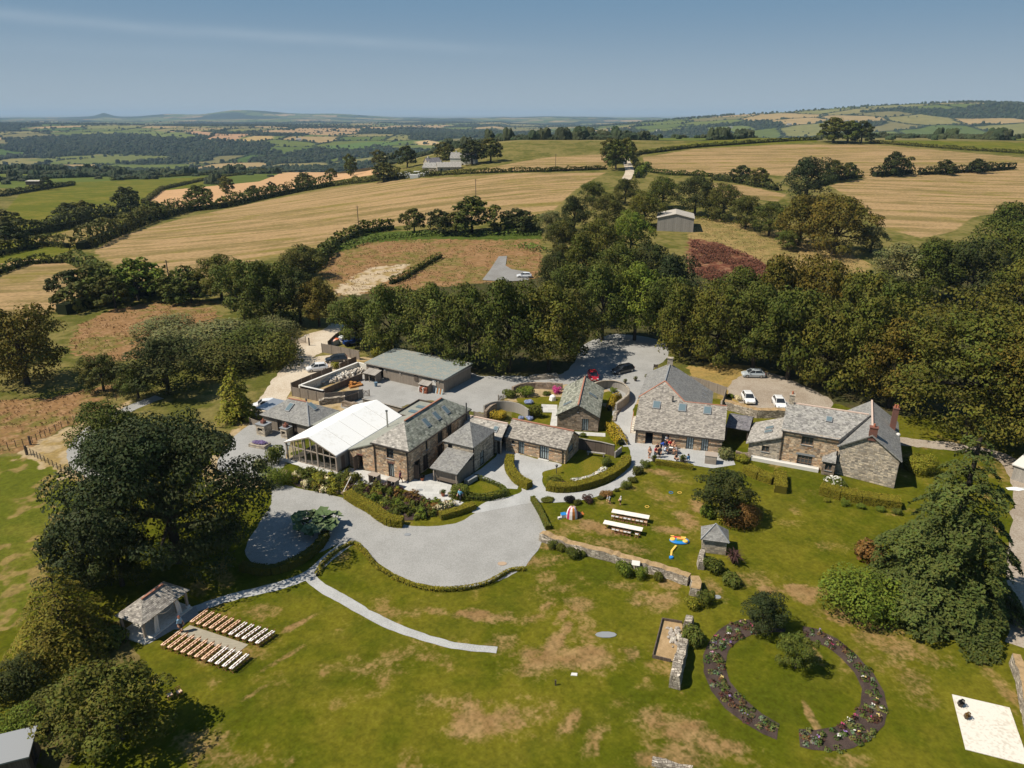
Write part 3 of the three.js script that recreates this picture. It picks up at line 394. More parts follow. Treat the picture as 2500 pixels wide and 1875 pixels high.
// wooded lane up the middle
for (const [p, w, h, m, l, k] of [
  [[13.86,-158.45], 12, 15, 'oak', 'olive tree behind the barn row near the parked white car', 3], [[19.33,-145.73], 13, 17, 'ash', 'fresh green tree at the top of the car park', 0], [[26.31,-145.73], 13, 18, 'bright', 'bright green tree at the head of the car park', 1], [[32.28,-140.82], 12, 16, 'oak', 'olive tree at the right corner of the car park', 3], [[11.59,-184.49], 11, 13, 'dark', 'dark tree beside the grey hard standing', 2], [[18.99,-184.48], 14, 17, 'olive', 'bronze olive tree low in the wooded lane', 0], [[26.42,-175.66], 14, 17, 'oak', 'olive tree in the middle of the wooded lane', 1], [[34.68,-175.66], 15, 17, 'dark', 'deep green rounded tree below the grey field barn', 2], [[38.68,-166.65], 13, 15, 'syc', 'bluish dark tree next to the red dock patch', 0], [[16.03,-224.22], 12, 13, 'hedge', 'dark tree at the left shoulder of the wooded lane', 3], [[26.43,-218.43], 14, 15, 'olive', 'bronze tree halfway up the wooded lane', 1], [[37.36,-224.21], 14, 16, 'bright', 'bright green tree beside the grey field barn', 2], [[23.04,-265.75], 13, 13, 'dark', 'dark tree on the lane above the golden field corner', 0], [[35.58,-269.86], 14, 14, 'hedge', 'dark olive tree high up the wooded lane', 1], [[50.25,-274.08], 15, 14, 'olive', 'bronze olive tree uphill of the field barn', 2], [[35.40,-318.43], 13, 11, 'oak', 'olive tree below the bend of the far lane', 3], [[50.49,-324.20], 14, 11, 'hedge', 'dark tree below the top of the lane', 0], [[64.84,-312.86], 16, 14, 'oak', 'large olive tree above the grey field barn roof', 2], [[75.16,-297.18], 18, 17, 'dark', 'big dark tree behind the grey field barn', 1], [[83.98,-287.52], 17, 15, 'hedge', 'dark rounded tree right of the grey field barn', 2], [[13.68,-250.47], 10, 11, 'silver', 'pale grey green tree at the edge of the golden field', 3],
]) bt(p, w, h, m, l, 'trees along the wooded lane', k);
// row behind the farmhouse
for (const [p, w, h, m, l, k] of [
  [[33.82,-134.73], 13, 15, 'olive', 'olive tree beside the longhouse car park', 0], [[39.64,-130.46], 14, 17, 'olive', 'bronze olive tree behind the longhouse', 2], [[45.58,-126.42], 14, 18, 'oak', 'tall olive tree behind the longhouse fence', 1], [[50.33,-121.37], 14, 18, 'oak', 'tall dark olive tree shading the parked white cars', 3], [[55.63,-117.80], 15, 17, 'olive', 'broad olive tree behind the farmhouse chimney', 2], [[60.68,-114.42], 15, 18, 'olive', 'olive tree behind the farmhouse cross wing', 0], [[62.37,-108.14], 13, 16, 'beech', 'bronze tree beside the farmhouse lawn', 1], [[48.23,-145.73], 14, 17, 'oak', 'olive tree in the second rank below the dock patch', 1], [[55.62,-144.06], 15, 19, 'beech', 'bronze topped tree in the second rank behind the farmhouse', 0], [[63.20,-140.82], 16, 20, 'beech', 'tall bronze topped tree above the farmhouse roof', 2], [[69.80,-136.21], 15, 18, 'olive', 'olive tree in the second rank right of the farmhouse', 3], [[71.92,-129.08], 14, 17, 'oak', 'dark olive tree behind the small farmhouse lawn', 0],
]) bt(p, w, h, m, l, 'trees behind the farmhouse', k);
tree(GREAT, 0, 24, 24, [68.82,-97.22], 25, 23, M.olive, 'great spreading beech with layered boughs behind the conifer', null, 'beech_tree', 0.7);
tree(GREAT, 0, 24, 24, [75.62,-90.95], 23, 22, M.beech, 'great bronze beech cut off by the right picture edge', null, 'beech_tree', 2.9);
for (const [p, w, h, m, l, k] of [
  [[101.61,-184.48], 16, 15, 'silver', 'grey green willow like tree below the right golden field', 1], [[108.06,-180.40], 17, 16, 'oak', 'olive tree right of the grey green willow', 0], [[116.08,-175.66], 17, 18, 'dark', 'dark tree behind the great beeches', 3], [[131.20,-184.48], 20, 20, 'oak', 'large olive tree below the right golden field', 2], [[152.13,-202.60], 22, 20, 'ash', 'fresh green tree at the right edge below the golden field', 1], [[155.02,-224.21], 20, 18, 'oak', 'domed olive tree at the right edge of the golden field', 0], [[122.61,-202.60], 14, 12, 'hedge', 'dark tree at the lower corner of the right golden field', 2], [[106.90,-144.06], 17, 19, 'olive', 'olive tree between the great beeches', 1],
]) bt(p, w, h, m, l, 'trees on the right slope', k);
for (const [p, w, h, m, l, k] of [
  [[105.11,-231.53], 24, 20, 'beech', 'big bronze domed tree above the tawny paddock', 2], [[98.14,-243.36], 20, 17, 'beech', 'bronze tree beside the big domed one above the paddock', 0], [[92.65,-257.88], 15, 13, 'oak', 'olive tree at the top corner of the tawny paddock', 1], [[87.90,-269.86], 13, 13, 'hedge', 'dark small tree above the tawny paddock fence', 3], [[91.79,-236.65], 9, 7, 'ash', 'small green thorn bush in the tawny paddock', 3], [[134.84,-333.84], 25, 19, 'syc', 'dense round dark tree between the two right hand golden fields', 0], [[118.11,-233.43], 11, 9, 'silver', 'pale bush at the lower end of the tawny paddock', 3],
]) bt(p, w, h, m, l, 'trees round the tawny paddock', k);
// the conifer and garden trees
tree(conifer(63, { w: 17, h: 19, tiers: 15, n: 52000, leaf: 0.19, shape: 0.8, y0: 0.5 }), 0, 17, 19, [41.79,-57.27], 17.5, 19, M.cypress, 'tall dark cypress with drooping sprays in the garden', null, 'cypress_tree', 0.5);
tree(BL[3], 0, 13, 14, [25.31,-74.06], 7.2, 6.2, M.dark, 'dark evergreen garden tree beside the picnic lawn', null, 'evergreen_tree', 1.2);
bush([27.07,-72.50], 4.2, 3.4, 'rust', 'rounded bronze shrub behind the slate roofed gazebo', 'garden shrubs', 0);
bush([23.64,-74.06], 2.2, 1.8, 'bright', 'bright green shrub left of the gazebo', 'garden shrubs', 1);
bush([25.13,-73.01], 2.2, 1.6, 'lime', 'lime green shrub just behind the gazebo roof', 'garden shrubs', 2);
bush([21.18,-63.05], 2.2, 2.0, 'oak', 'dark green shrub on the garden wall beside the gazebo', 'garden shrubs', 0);
bush([22.63,-60.76], 2.2, 1.7, 'ash', 'green shrub beside the purple spiky flax', 'garden shrubs', 1);
bush([19.12,-57.74], 1.8, 1.6, 'oak', 'feathery shrub behind the corner of the garden wall', 'garden shrubs', 2);
bush([17.53,-57.07], 1.5, 1.5, 'lime', 'lime green shrub in front of the garden wall', 'garden shrubs', 0);
bush([16.59,-52.21], 2.3, 2.2, 'ash', 'glossy green shrub beside the rubble bed', 'garden shrubs', 1);
tree(BL[0], 0, 15, 15, [23.56,-54.25], 4.3, 3.9, M.syc, 'small leafy tree at the top of the horseshoe flower bed', null, 'small_tree', 1.2);
tree(BL[3], 0, 13, 14, [24.70,-48.97], 3.2, 3.6, M.ash, 'young tree standing inside the horseshoe flower bed', null, 'small_tree', 2.2);
bush([33.61,-56.65], 7.4, 4.6, 'bright', 'bright green bamboo thicket below the cypress', null, 2, 'bamboo_thicket');
bush([35.44,-56.41], 5.4, 3.6, 'bright', 'bamboo thicket leaning against the cypress', null, 0, 'bamboo_thicket');
bush([38.87,-65.02], 3.4, 3.0, 'rust', 'rusty red shrub beside the bamboo and cypress', null, 1);
bush([11.68,-62.46], 1.8, 2.0, 'bright', 'clipped bright green bush left of the garden sign', 'bushes along the garden wall', 0);
bush([13.46,-61.89], 1.4, 1.4, 'bright', 'small bright green bush right of the garden sign', 'bushes along the garden wall', 2);
bush([15.24,-61.51], 1.2, 1.2, 'olive', 'yellow green fern clump near the garden wall corner', 'bushes along the garden wall', 1);
bush([6.57,-65.67], 1.7, 1.4, 'oak', 'green bush against the stone garden wall', 'bushes along the garden wall', 0); bush([5.50,-66.95], 1.3, 1.0, 'olive', 'yellow green fern against the garden wall', 'bushes along the garden wall', 1); bush([4.53,-67.38], 1.2, 1.0, 'oak', 'small bush at the drive end of the garden wall', 'bushes along the garden wall', 2); bush([7.80,-65.88], 0.9, 0.8, 'ash', 'tiny fern beside the green wall bush', 'bushes along the garden wall', 1);
bush([-30.74,-81.97], 3.8, 3.0, 'bright', 'dense bright green shrub below the glass marquee front', 'shrubs beside the marquee', 0);
bush([-32.88,-88.07], 2.8, 3.0, 'ash', 'upright green shrub beside the raised lavender bed', 'shrubs beside the marquee', 2);
bush([-34.16,-85.96], 2.4, 2.0, 'silver', 'wispy shrub left of the dense marquee shrub', 'shrubs beside the marquee', 1);
bush([55.39,-85.32], 4.2, 3.2, 'lime', 'yellow green shrub beside the farmhouse gable', 'garden shrubs', 1); bush([53.90,-86.67], 2.4, 1.8, 'olive', 'olive shrub by the farmhouse side gate', 'garden shrubs', 0);

// ---------- hedges and trees of the surrounding fields ----------
const wild = { w: 4, h: 3.6, leaf: 0.55, dens: 2.3 }, tall = { w: 6.5, h: 6, leaf: 0.6, dens: 2.0, lump: 0.45 }, low = { w: 3, h: 2.4, leaf: 0.5, dens: 2.6 };
for (const [pts, o, m, l] of [
  [[[-154.93,-254.85],[-162.36,-288.98],[-173.82,-343.37],[-177.56,-392.46]], tall, 'hedge', 'tall dark hedge at the low left corner of the long golden field'],
  [[[-177.56,-392.46],[-159.67,-398.74],[-153.02,-439.89],[-138.90,-469.54],[-116.89,-478.55]], tall, 'oak', 'thick hedge along the far side of the long golden field'],
  [[[-116.89,-478.55],[-89.28,-461.98],[-70.63,-455.32],[-46.32,-443.14]], wild, 'hedge', 'trimmed hedge between the long golden field and the peach field'],
  [[[-46.32,-443.14],[-12.49,-431.91],[19.99,-429.78],[56.35,-439.99]], low, 'hedge', 'straight clipped hedge between the two golden fields below the farmstead'],
  [[[75.29,-427.79],[78.44,-471.21],[81.39,-501.54],[88.50,-518.15],[138.23,-564.69],[198.77,-600.44],[258.00,-632.36]], low, 'hedge', 'hedge curving from the lane along the top golden field'],
  [[[288.10,-600.44],[304.86,-582.04],[325.57,-554.75],[366.26,-518.15]], low, 'hedge', 'clipped hedge running to the right edge beyond the golden field'],
  [[[79.06,-427.79],[90.12,-416.22],[111.78,-408.83]], low, 'oak', 'short hedge beside the lane under the top golden field'],
  [[[109.02,-398.20],[120.14,-384.82],[131.23,-360.46]], wild, 'dark', 'bushy hedge left of the round dark tree'],
  [[[157.71,-375.33],[174.33,-398.20],[192.58,-405.23]], wild, 'hedge', 'bushy hedge right of the round dark tree'],
  [[[201.41,-408.83],[218.49,-416.22],[226.99,-420.01]], tall, 'dark', 'isolated thicket between the right golden fields'],
  [[[230.28,-416.22],[254.30,-423.86],[277.81,-431.78],[300.77,-442.09]], wild, 'dark', 'dark hedge row crossing the right golden fields'],
  [[[-60.94,-248.77],[-56.84,-269.17],[-45.70,-276.22]], wild, 'olive', 'low hedge with a telegraph pole behind the brown meadow'],
  [[[-4.49,-266.63],[10.21,-267.53]], tall, 'oak', 'thick hedge at the right end behind the brown meadow'],
  [[[-155.35,-204.49],[-156.27,-213.89],[-156.60,-227.70],[-142.68,-229.60]], low, 'oak', 'hedge above the small golden field at the left edge'],
  [[[-142.68,-229.60],[-125.72,-212.40],[-111.00,-194.92],[-103.38,-185.00]], wild, 'oak', 'broad hedge curving round the small golden field'],
  [[[-109.19,-166.65],[-106.88,-175.66],[-103.38,-185.00]], tall, 'hedge', 'dark hedge thicket above the brown slope'],
  [[[-103.38,-185.00],[-94.52,-187.27],[-83.53,-184.87]], tall, 'oak', 'hedge under the wooden telegraph pole'],
  [[[-205.77,-286.24],[-203.84,-300.51],[-203.98,-334.03],[-206.92,-376.17]], tall, 'dark', 'dark hedge belt between the left pastures'],
  [[[-178.69,-233.34],[-177.86,-252.85],[-176.61,-269.48],[-163.04,-261.48]], wild, 'hedge', 'hedge at the left edge above the narrow field'],
  [[[-235.72,-463.97],[-287.23,-599.31],[-324.23,-809.01],[-316.59,-889.05]], low, 'hedge', 'low hedge between the left pasture and the peach field'],
  [[[-316.59,-889.05],[-502.14,-1970.17],[-406.39,-2118.40]], wild, 'hedge', 'hedge along the top of the peach field'],
  [[[-405.54,-742.00],[-374.12,-841.51],[-346.13,-864.64]], low, 'hedge', 'low hedge along the top of the left pasture'],
  [[[-69.29,-184.78],[-65.86,-191.62],[-62.04,-205.61],[-60.43,-220.94],[-61.68,-244.99]], wild, 'oak', 'hedge behind the clump above the farm gate'],
  [[[-34.23,-196.17],[-30.86,-201.97],[-27.95,-213.49],[-24.94,-222.56],[-23.04,-227.34]], { w: 2.2, h: 1.6, leaf: 0.35, dens: 4 }, 'olive', 'line of young shrubs across the brown meadow'],
  [[[-368.12,-523.25],[-386.02,-599.31],[-396.86,-663.23]], wild, 'dark', 'dark hedge at the left edge below the black shed'],
  [[[82.70,-448.50],[74.76,-427.79],[68.67,-403.45]], wild, 'bright', 'bright verge hedge beside the pale lane'],
]) hedge(pts, o, m, l, 'field hedges');
for (const [pts, o, m, l] of [[[[-58.35,-240.88],[-51.26,-257.92],[-35.14,-263.15],[-18.05,-262.86],[10.83,-261.09]], { w: 7, h: 1.1, leaf: 0.4, dens: 2.2, base: false }, 'bracken', 'belt of fresh green bracken behind the brown meadow'], [[[3.81,-243.60],[9.77,-233.50]], { w: 6, h: 1, leaf: 0.4, dens: 2.4, base: false }, 'bracken', 'patch of bracken beside the grey hard standing'], [[[74.00,-292.28],[89.48,-281.10],[95.26,-265.75]], { w: 5, h: 0.9, leaf: 0.4, dens: 2.4, base: false }, 'olive', 'weedy strip above the tawny paddock']]) tag(hedge(pts, o, m, l, null, undefined, 'bracken'), l, 'bracken');
{ const pts = []; const r = rng(5); const P = [[62.00,-246.85],[71.61,-241.99],[77.42,-220.71],[77.83,-206.61],[69.80,-196.84],[56.73,-196.84],[53.22,-207.64]]; const L = new Leaves(8); const xs = P.map((p) => p[0]), zs = P.map((p) => p[1]);
  for (let i = 0; i < 16000; i++) { const x = Math.min(...xs) + r() * (Math.max(...xs) - Math.min(...xs)), z = Math.min(...zs) + r() * (Math.max(...zs) - Math.min(...zs)); if (!inPoly(P, x, z) || vn(x * 0.25, z * 0.25) < 0.3) continue; const y = H(x, z) + (0.2 + 0.8 * r()) * (0.5 + vn(x * 0.5, z * 0.5)); L.leaf(x, y, z, 0, 0.6, 0.3, 0.28, tintOf(r, 0.7)); }
  const m = leafMesh(L.geometry(), M.dock, null, 'dock_weeds'); tag(m, 'patch of dark red dock weeds below the grey field barn', 'weeds', null, 'stuff'); }
const HARD = [[-8.57,-200.04],[-6.52,-211.87],[-4.28,-227.91],[-1.59,-228.33],[-1.97,-216.16],[-0.09,-211.76],[5.42,-208.53],[4.68,-199.54],[-1.93,-198.63]];
{ // rough grass and weeds standing in the unmown meadows
  const g0 = new Leaves(15); for (let i = 0; i < 9; i++) { const a = i * 2.4, q = 0.2 * g0.r(); g0.leaf(Math.cos(a) * q, 0.12 + 0.25 * g0.r(), Math.sin(a) * q, Math.cos(a), 0.5, Math.sin(a), 0.16, [1, 1, 1], 2.2); }
  const spots = [], r = rng(44), kinds = { rough: [0.26, 0.145, 0.062], tawny: [0.27, 0.19, 0.075], scrubland: [0.15, 0.12, 0.04] };
  for (const L of LAND) { const k = kinds[L.kind]; if (!k || L.bare) continue; const [a, b, c, d] = L.bb, n = Math.min(9000, Math.round((b - a) * (d - c) * 1.2)); for (let i = 0; i < n; i++) { const x = a + r() * (b - a), z = c + r() * (d - c); if (!inPoly(L.P, x, z) || fbm(x * 0.3, z * 0.3, 2) < 0.4 || inPoly(HARD, x, z)) continue; const gr = vn(x * 0.12 + 3, z * 0.12) > 0.62; spots.push([x, z, 0.3 + 0.55 * r(), gr ? [0.10, 0.115, 0.02] : k]); } }
  const m = new THREE.InstancedMesh(g0.geometry(), M.tuft = leafMat([1, 1, 1], 0.15), spots.length), q = new THREE.Matrix4(), E = new THREE.Euler(), Q = new THREE.Quaternion(), cc = new THREE.Color(); spots.forEach(([x, z, s, k], i) => { E.set(0, i * 1.7, 0); Q.setFromEuler(E); q.compose(V(x, H(x, z), z), Q, V(s, s, s)); m.setMatrixAt(i, q); const t = 0.7 + 0.6 * NT[i & 65535]; cc.setRGB(k[0] * t, k[1] * t, k[2] * t); m.setColorAt(i, cc); }); m.name = 'rough_grass'; tag(shade(m), 'rough brown grass standing in the unmown meadows', 'grass', null, 'stuff'); scene.add(m);
}
const HT = [
  [[-214.36,-402.34], 15, 14, 'dark', 'round dark tree above the left hedge belt'], [[-194.26,-368.05], 12, 11, 'syc', 'second round dark tree in the left hedge belt'], [[-209.14,-354.50], 12, 10, 'hedge', 'dark tree leaning over the left hedge belt'], [[-221.27,-359.53], 14, 9, 'dark', 'bushy tree in the left hedge belt'], [[-380.32,-599.31], 11, 10, 'dark', 'lone dark tree in the left pasture'], [[-217.56,-556.11], 15, 12, 'olive', 'bronze tree rising from the golden field hedge'], [[-175.82,-406.41], 16, 13, 'oak', 'thick tree at the low end of the golden field hedge'], [[-165.35,-467.23], 9, 8, 'hedge', 'small tree in the golden field hedge'], [[-161.01,-489.20], 8, 8, 'dark', 'little round tree in the golden field hedge'], [[-139.65,-490.62], 14, 11, 'hedge', 'round tree beside the peach field hedge'], [[-146.46,-598.38], 11, 9, 'hedge', 'lone round tree at the end of the peach field'], [[-129.60,-591.40], 14, 16, 'oak', 'upright tree at the right end of the peach field'], [[-78.43,-450.04], 18, 11, 'hedge', 'broad tree left of the distant farmstead'], [[-75.68,-533.90], 18, 15, 'dark', 'dark tree behind the distant farmstead'], [[-109.32,-609.15], 18, 14, 'hedge', 'dark tree left behind the distant farmstead'], [[-26.12,-485.03], 20, 15, 'dark', 'dark tree right of the distant farmstead'], [[-14.05,-488.26], 20, 15, 'hedge', 'second dark tree right of the distant farmstead'], [[-49.30,-540.33], 20, 12, 'hedge', 'dark tree on the rise beyond the distant farmstead'], [[61.87,-439.99], 17, 17, 'oak', 'leaning tree clump at the top of the lane'], [[71.17,-461.87], 15, 16, 'olive', 'bronze tree at the top of the lane'], [[61.63,-471.21], 14, 14, 'hedge', 'dark tree at the left of the lane top clump'],
  [[259.91,-604.26], 30, 19, 'olive', 'left dome of the tree clump on the skyline'], [[269.49,-600.44], 26, 17, 'oak', 'middle dome of the tree clump on the skyline'], [[280.66,-600.44], 22, 16, 'dark', 'right dome of the tree clump on the skyline'], [[214.04,-412.49], 15, 13, 'dark', 'pointed tree in the isolated thicket'], [[120.62,-386.44], 13, 9, 'dark', 'bush left of the round dark tree'], [[125.85,-372.26], 12, 9, 'hedge', 'bush next to the round dark tree'], [[171.51,-391.40], 13, 11, 'hedge', 'tree right of the round dark tree'], [[181.87,-398.20], 12, 9, 'dark', 'bush at the end of the hedge right of the round tree'], [[244.69,-416.22], 12, 8, 'dark', 'rounded bush in the right hand hedge row'], [[267.63,-423.86], 12, 8, 'dark', 'second rounded bush in the right hand hedge row'],
  [[-36.55,-267.57], 11, 9, 'hedge', 'first round bush behind the brown meadow'], [[-26.74,-264.60], 12, 8.5, 'dark', 'second round bush behind the brown meadow'], [[-14.75,-264.99], 17, 13, 'oak', 'large bush behind the middle of the brown meadow'], [[-20.69,-263.93], 11, 8, 'hedge', 'bush beside the large one behind the brown meadow'], [[2.41,-266.21], 16, 8, 'dark', 'wide dark bush at the right behind the brown meadow'], [[-6.13,-262.68], 6, 4, 'hedge', 'small bush in the meadow hedge gap'],
  [[-111.60,-175.66], 11, 9, 'dark', 'dark tree above the brown slope at left'], [[-107.01,-178.05], 12, 9.5, 'oak', 'olive tree in the thicket above the brown slope'], [[-97.44,-180.45], 13, 11, 'bright', 'green tree near the telegraph pole'], [[-99.76,-173.32], 10, 8, 'hedge', 'dark bush under the hedge thicket'], [[-87.90,-178.05], 9, 7, 'oak', 'bush below the telegraph pole'], [[-82.53,-178.05], 9, 8, 'oak', 'bush next to the clump above the gate'], [[-183.64,-258.96], 16, 10, 'dark', 'dark tree at the left edge above the small golden field'], [[-223.15,-317.58], 14, 9, 'hedge', 'dark tree at the left edge of the hedge belt'], [[-176.98,-354.50], 13, 9, 'oak', 'bushy tree on the golden field corner hedge'],
];
HT.forEach(([p, w, h, m, l]) => mt(p, w, h, m, l, 'trees of the field hedges'));
// ---------- the far country: woods, hedgerows and scattered trees, too many to count ----------
{
  const blob = (() => { const g = new THREE.IcosahedronGeometry(1, 3), a = g.attributes.position, r = rng(9); for (let i = 0; i < a.count; i++) { const x = a.getX(i), y = a.getY(i), z = a.getZ(i), k = 0.5 + 0.42 * vn(x * 2.2 + 20, z * 2.2 + y * 1.7 + 20) + 0.42 * vn(x * 5.2 + 40, z * 5.2 + y * 4.7 + 20); a.setXYZ(i, x * k, Math.max(-0.35, y) * k, z * k); } g.computeVertexNormals(); return g; })();
  const put = []; const r = rng(99);
  // hedgerows on cell borders, woods on wooded slopes
  for (let i = 0; i < 300000; i++) {
    const rr = 640 + 7200 * Math.pow(r(), 1.7), x = (r() * 2 - 1) * (rr * 0.86 + 120), z = -rr; if (LAND.some((L) => L.bb[0] <= x && x <= L.bb[1] && L.bb[2] <= z && z <= L.bb[3] && inPoly(L.P, x, z))) continue;
    const [, e] = cell(x, z), w = wooded(x, z); if (w ? r() > 0.40 : (e > 9 || r() > 0.95)) { if (r() > 0.006 || e < 30) continue; }
    const big = w ? 1 : r() < (rr < 980 ? 0.05 : 0.16) ? 0.8 : 0; put.push([x, z, big ? 4 + 4 * r() : 2.6 + 2 * r(), big ? 5 + 5 * r() : 2.2 + 1.8 * r(), 0.7 + 0.6 * r()]);
    if (put.length > 60000) break;
  }
  const m = new THREE.InstancedMesh(blob, new THREE.MeshStandardMaterial({ color: 0xffffff, roughness: 1 }), put.length), q = new THREE.Matrix4(), c = new THREE.Color(), E = new THREE.Euler(), Q = new THREE.Quaternion();
  put.forEach(([x, z, w, h, t], i) => { E.set(0, t * 20, 0); Q.setFromEuler(E); q.compose(V(x, H(x, z) + h * 0.2, z), Q, V(w, h, w)); m.setMatrixAt(i, q); c.setRGB(0.030 * t * (0.8 + 0.5 * NT[i & 65535]), 0.044 * t, 0.014 * t); m.setColorAt(i, c); });
  m.name = 'distant_woodland'; tag(shade(m), 'woods and hedgerows scattered over the far fields', 'woodland', null, 'stuff'); scene.add(m); console.log('far', put.length);
}

// ---------- building materials ----------
function stoneTex(seed, pal, mortar, mw = 0.10) {   // coursed rubble, 4 m x 4 m
  const N = 512, r = rng(seed), rows = []; let y = 0; while (y < 1) { const h = 0.028 + 0.045 * r(), row = { y, h: Math.min(h, 1 - y), s: [] }; let x = 0; while (x < 1) { const w = 0.04 + 0.12 * r(); row.s.push([x, Math.min(w, 1 - x), Math.floor(r() * pal.length), 0.55 + 0.75 * r()]); x += w; } row.o = r(); rows.push(row); y += h; }
  const find = (u, v) => { const vv = v + 0.006 * (vn(u * 40, v * 40) - 0.5), R = rows.find((q) => vv < q.y + q.h) || rows[rows.length - 1]; let x = (u + R.o + 0.008 * (vn(u * 60, v * 60 + 9) - 0.5)) % 1; if (x < 0) x += 1; const S = R.s.find((q) => x < q[0] + q[1]) || R.s[R.s.length - 1]; return [S, Math.min(x - S[0], S[0] + S[1] - x), Math.min(vv - R.y, R.y + R.h - vv)]; };
  const at = (u, v) => { const [S, a, b] = find(u, v), e = Math.min(a, b); return [S, sst(0.001, 0.007, e)]; };
  return { map: mapTex(N, N, (u, v) => { const [S, k] = at(u, v), g = 0.75 + 0.5 * fbm(u * 60, v * 60, 3), c = pal[S[2]]; return mix(mortar, [c[0] * S[3] * g, c[1] * S[3] * g, c[2] * S[3] * g], k); }, [4, 4]), bumpMap: greyTex(N, N, (u, v) => { const [S, k] = at(u, v); return 0.15 + k * (0.45 + 0.3 * (S[3] - 0.5)) + 0.12 * vn(u * 90, v * 90); }, [4, 4]) };
}
function slateTex(seed, pal, lichen, amt, rowH = 1 / 16, wide = 1 / 12, spread = 0.35) {   // 4 m x 4 m
  const N = 512, id = (u, v) => { const j = Math.floor(v / rowH), o = (j % 2) * 0.5 + NT[(j * 37 + seed) & 65535] * 0.5, x = u / wide + o, i = Math.floor(x); return [((i % Math.round(1 / wide)) * 131 + j * 977 + seed * 7) & 65535, x - i, v / rowH - j]; };
  return { map: mapTex(N, N, (u, v) => { const [h, fx, fy] = id(u, v), k = 1 - spread + 2 * spread * NT[h], c = pal[Math.floor(NT[(h + 99) & 65535] * pal.length)], g = 0.85 + 0.3 * fbm(u * 50, v * 50, 3), l = amt * sst(0.5, 0.72, 0.6 * fbm(u * 7 + seed, v * 7, 3) + 0.4 * vn(u * 55, v * 55)); const e = fx < 0.035 || fy < 0.07 ? 0.62 : 1; return mix([c[0] * k * g * e, c[1] * k * g * e, c[2] * k * g * e], lichen, l); }, [4, 4]), bumpMap: greyTex(N, N, (u, v) => { const [h, fx, fy] = id(u, v); return 0.75 - 0.55 * fy + 0.2 * NT[h] - (fx < 0.04 ? 0.3 : 0); }, [4, 4]) };
}
function boardTex(seed, a, b, n = 18) {   // upright boards, 3 m x 3 m
  return { map: mapTex(256, 256, (u, v) => { const i = Math.floor(u * n), f = u * n - i, k = NT[(i * 71 + seed) & 65535], g = 0.75 + 0.5 * fbm(u * 120, v * 5 + i * 3, 3); const c = mix(a, b, 0.65 * k + 0.35 * fbm(u * 30, v * 3, 2)), e = f < 0.07 ? 0.35 : 1; return [c[0] * g * e, c[1] * g * e, c[2] * g * e]; }, [3, 3]), bumpMap: greyTex(256, 256, (u, v) => { const f = (u * n) % 1; return f < 0.08 ? 0.1 : 0.7 + 0.3 * NT[(Math.floor(u * n) * 13 + seed) & 65535]; }, [3, 3]) };
}
function spotTex(a, b, f = 40, lo = 0.3, hi = 0.7, size = 4) { const F = Math.max(2, Math.round(f * 0.2)), G = Math.max(8, Math.round(f * 6)); return mapTex(512, 512, (u, v) => mix(a, b, sst(lo, hi, 0.5 * tfbm(u, v, F, 5) + 0.5 * tv(u, v, G, 9))), [size, size]); }
const rich = (t, bump, rough = 0.9) => new THREE.MeshPhysicalMaterial({ map: t.map, bumpMap: t.bumpMap, bumpScale: bump, roughness: rough, specularIntensity: 0.35 });
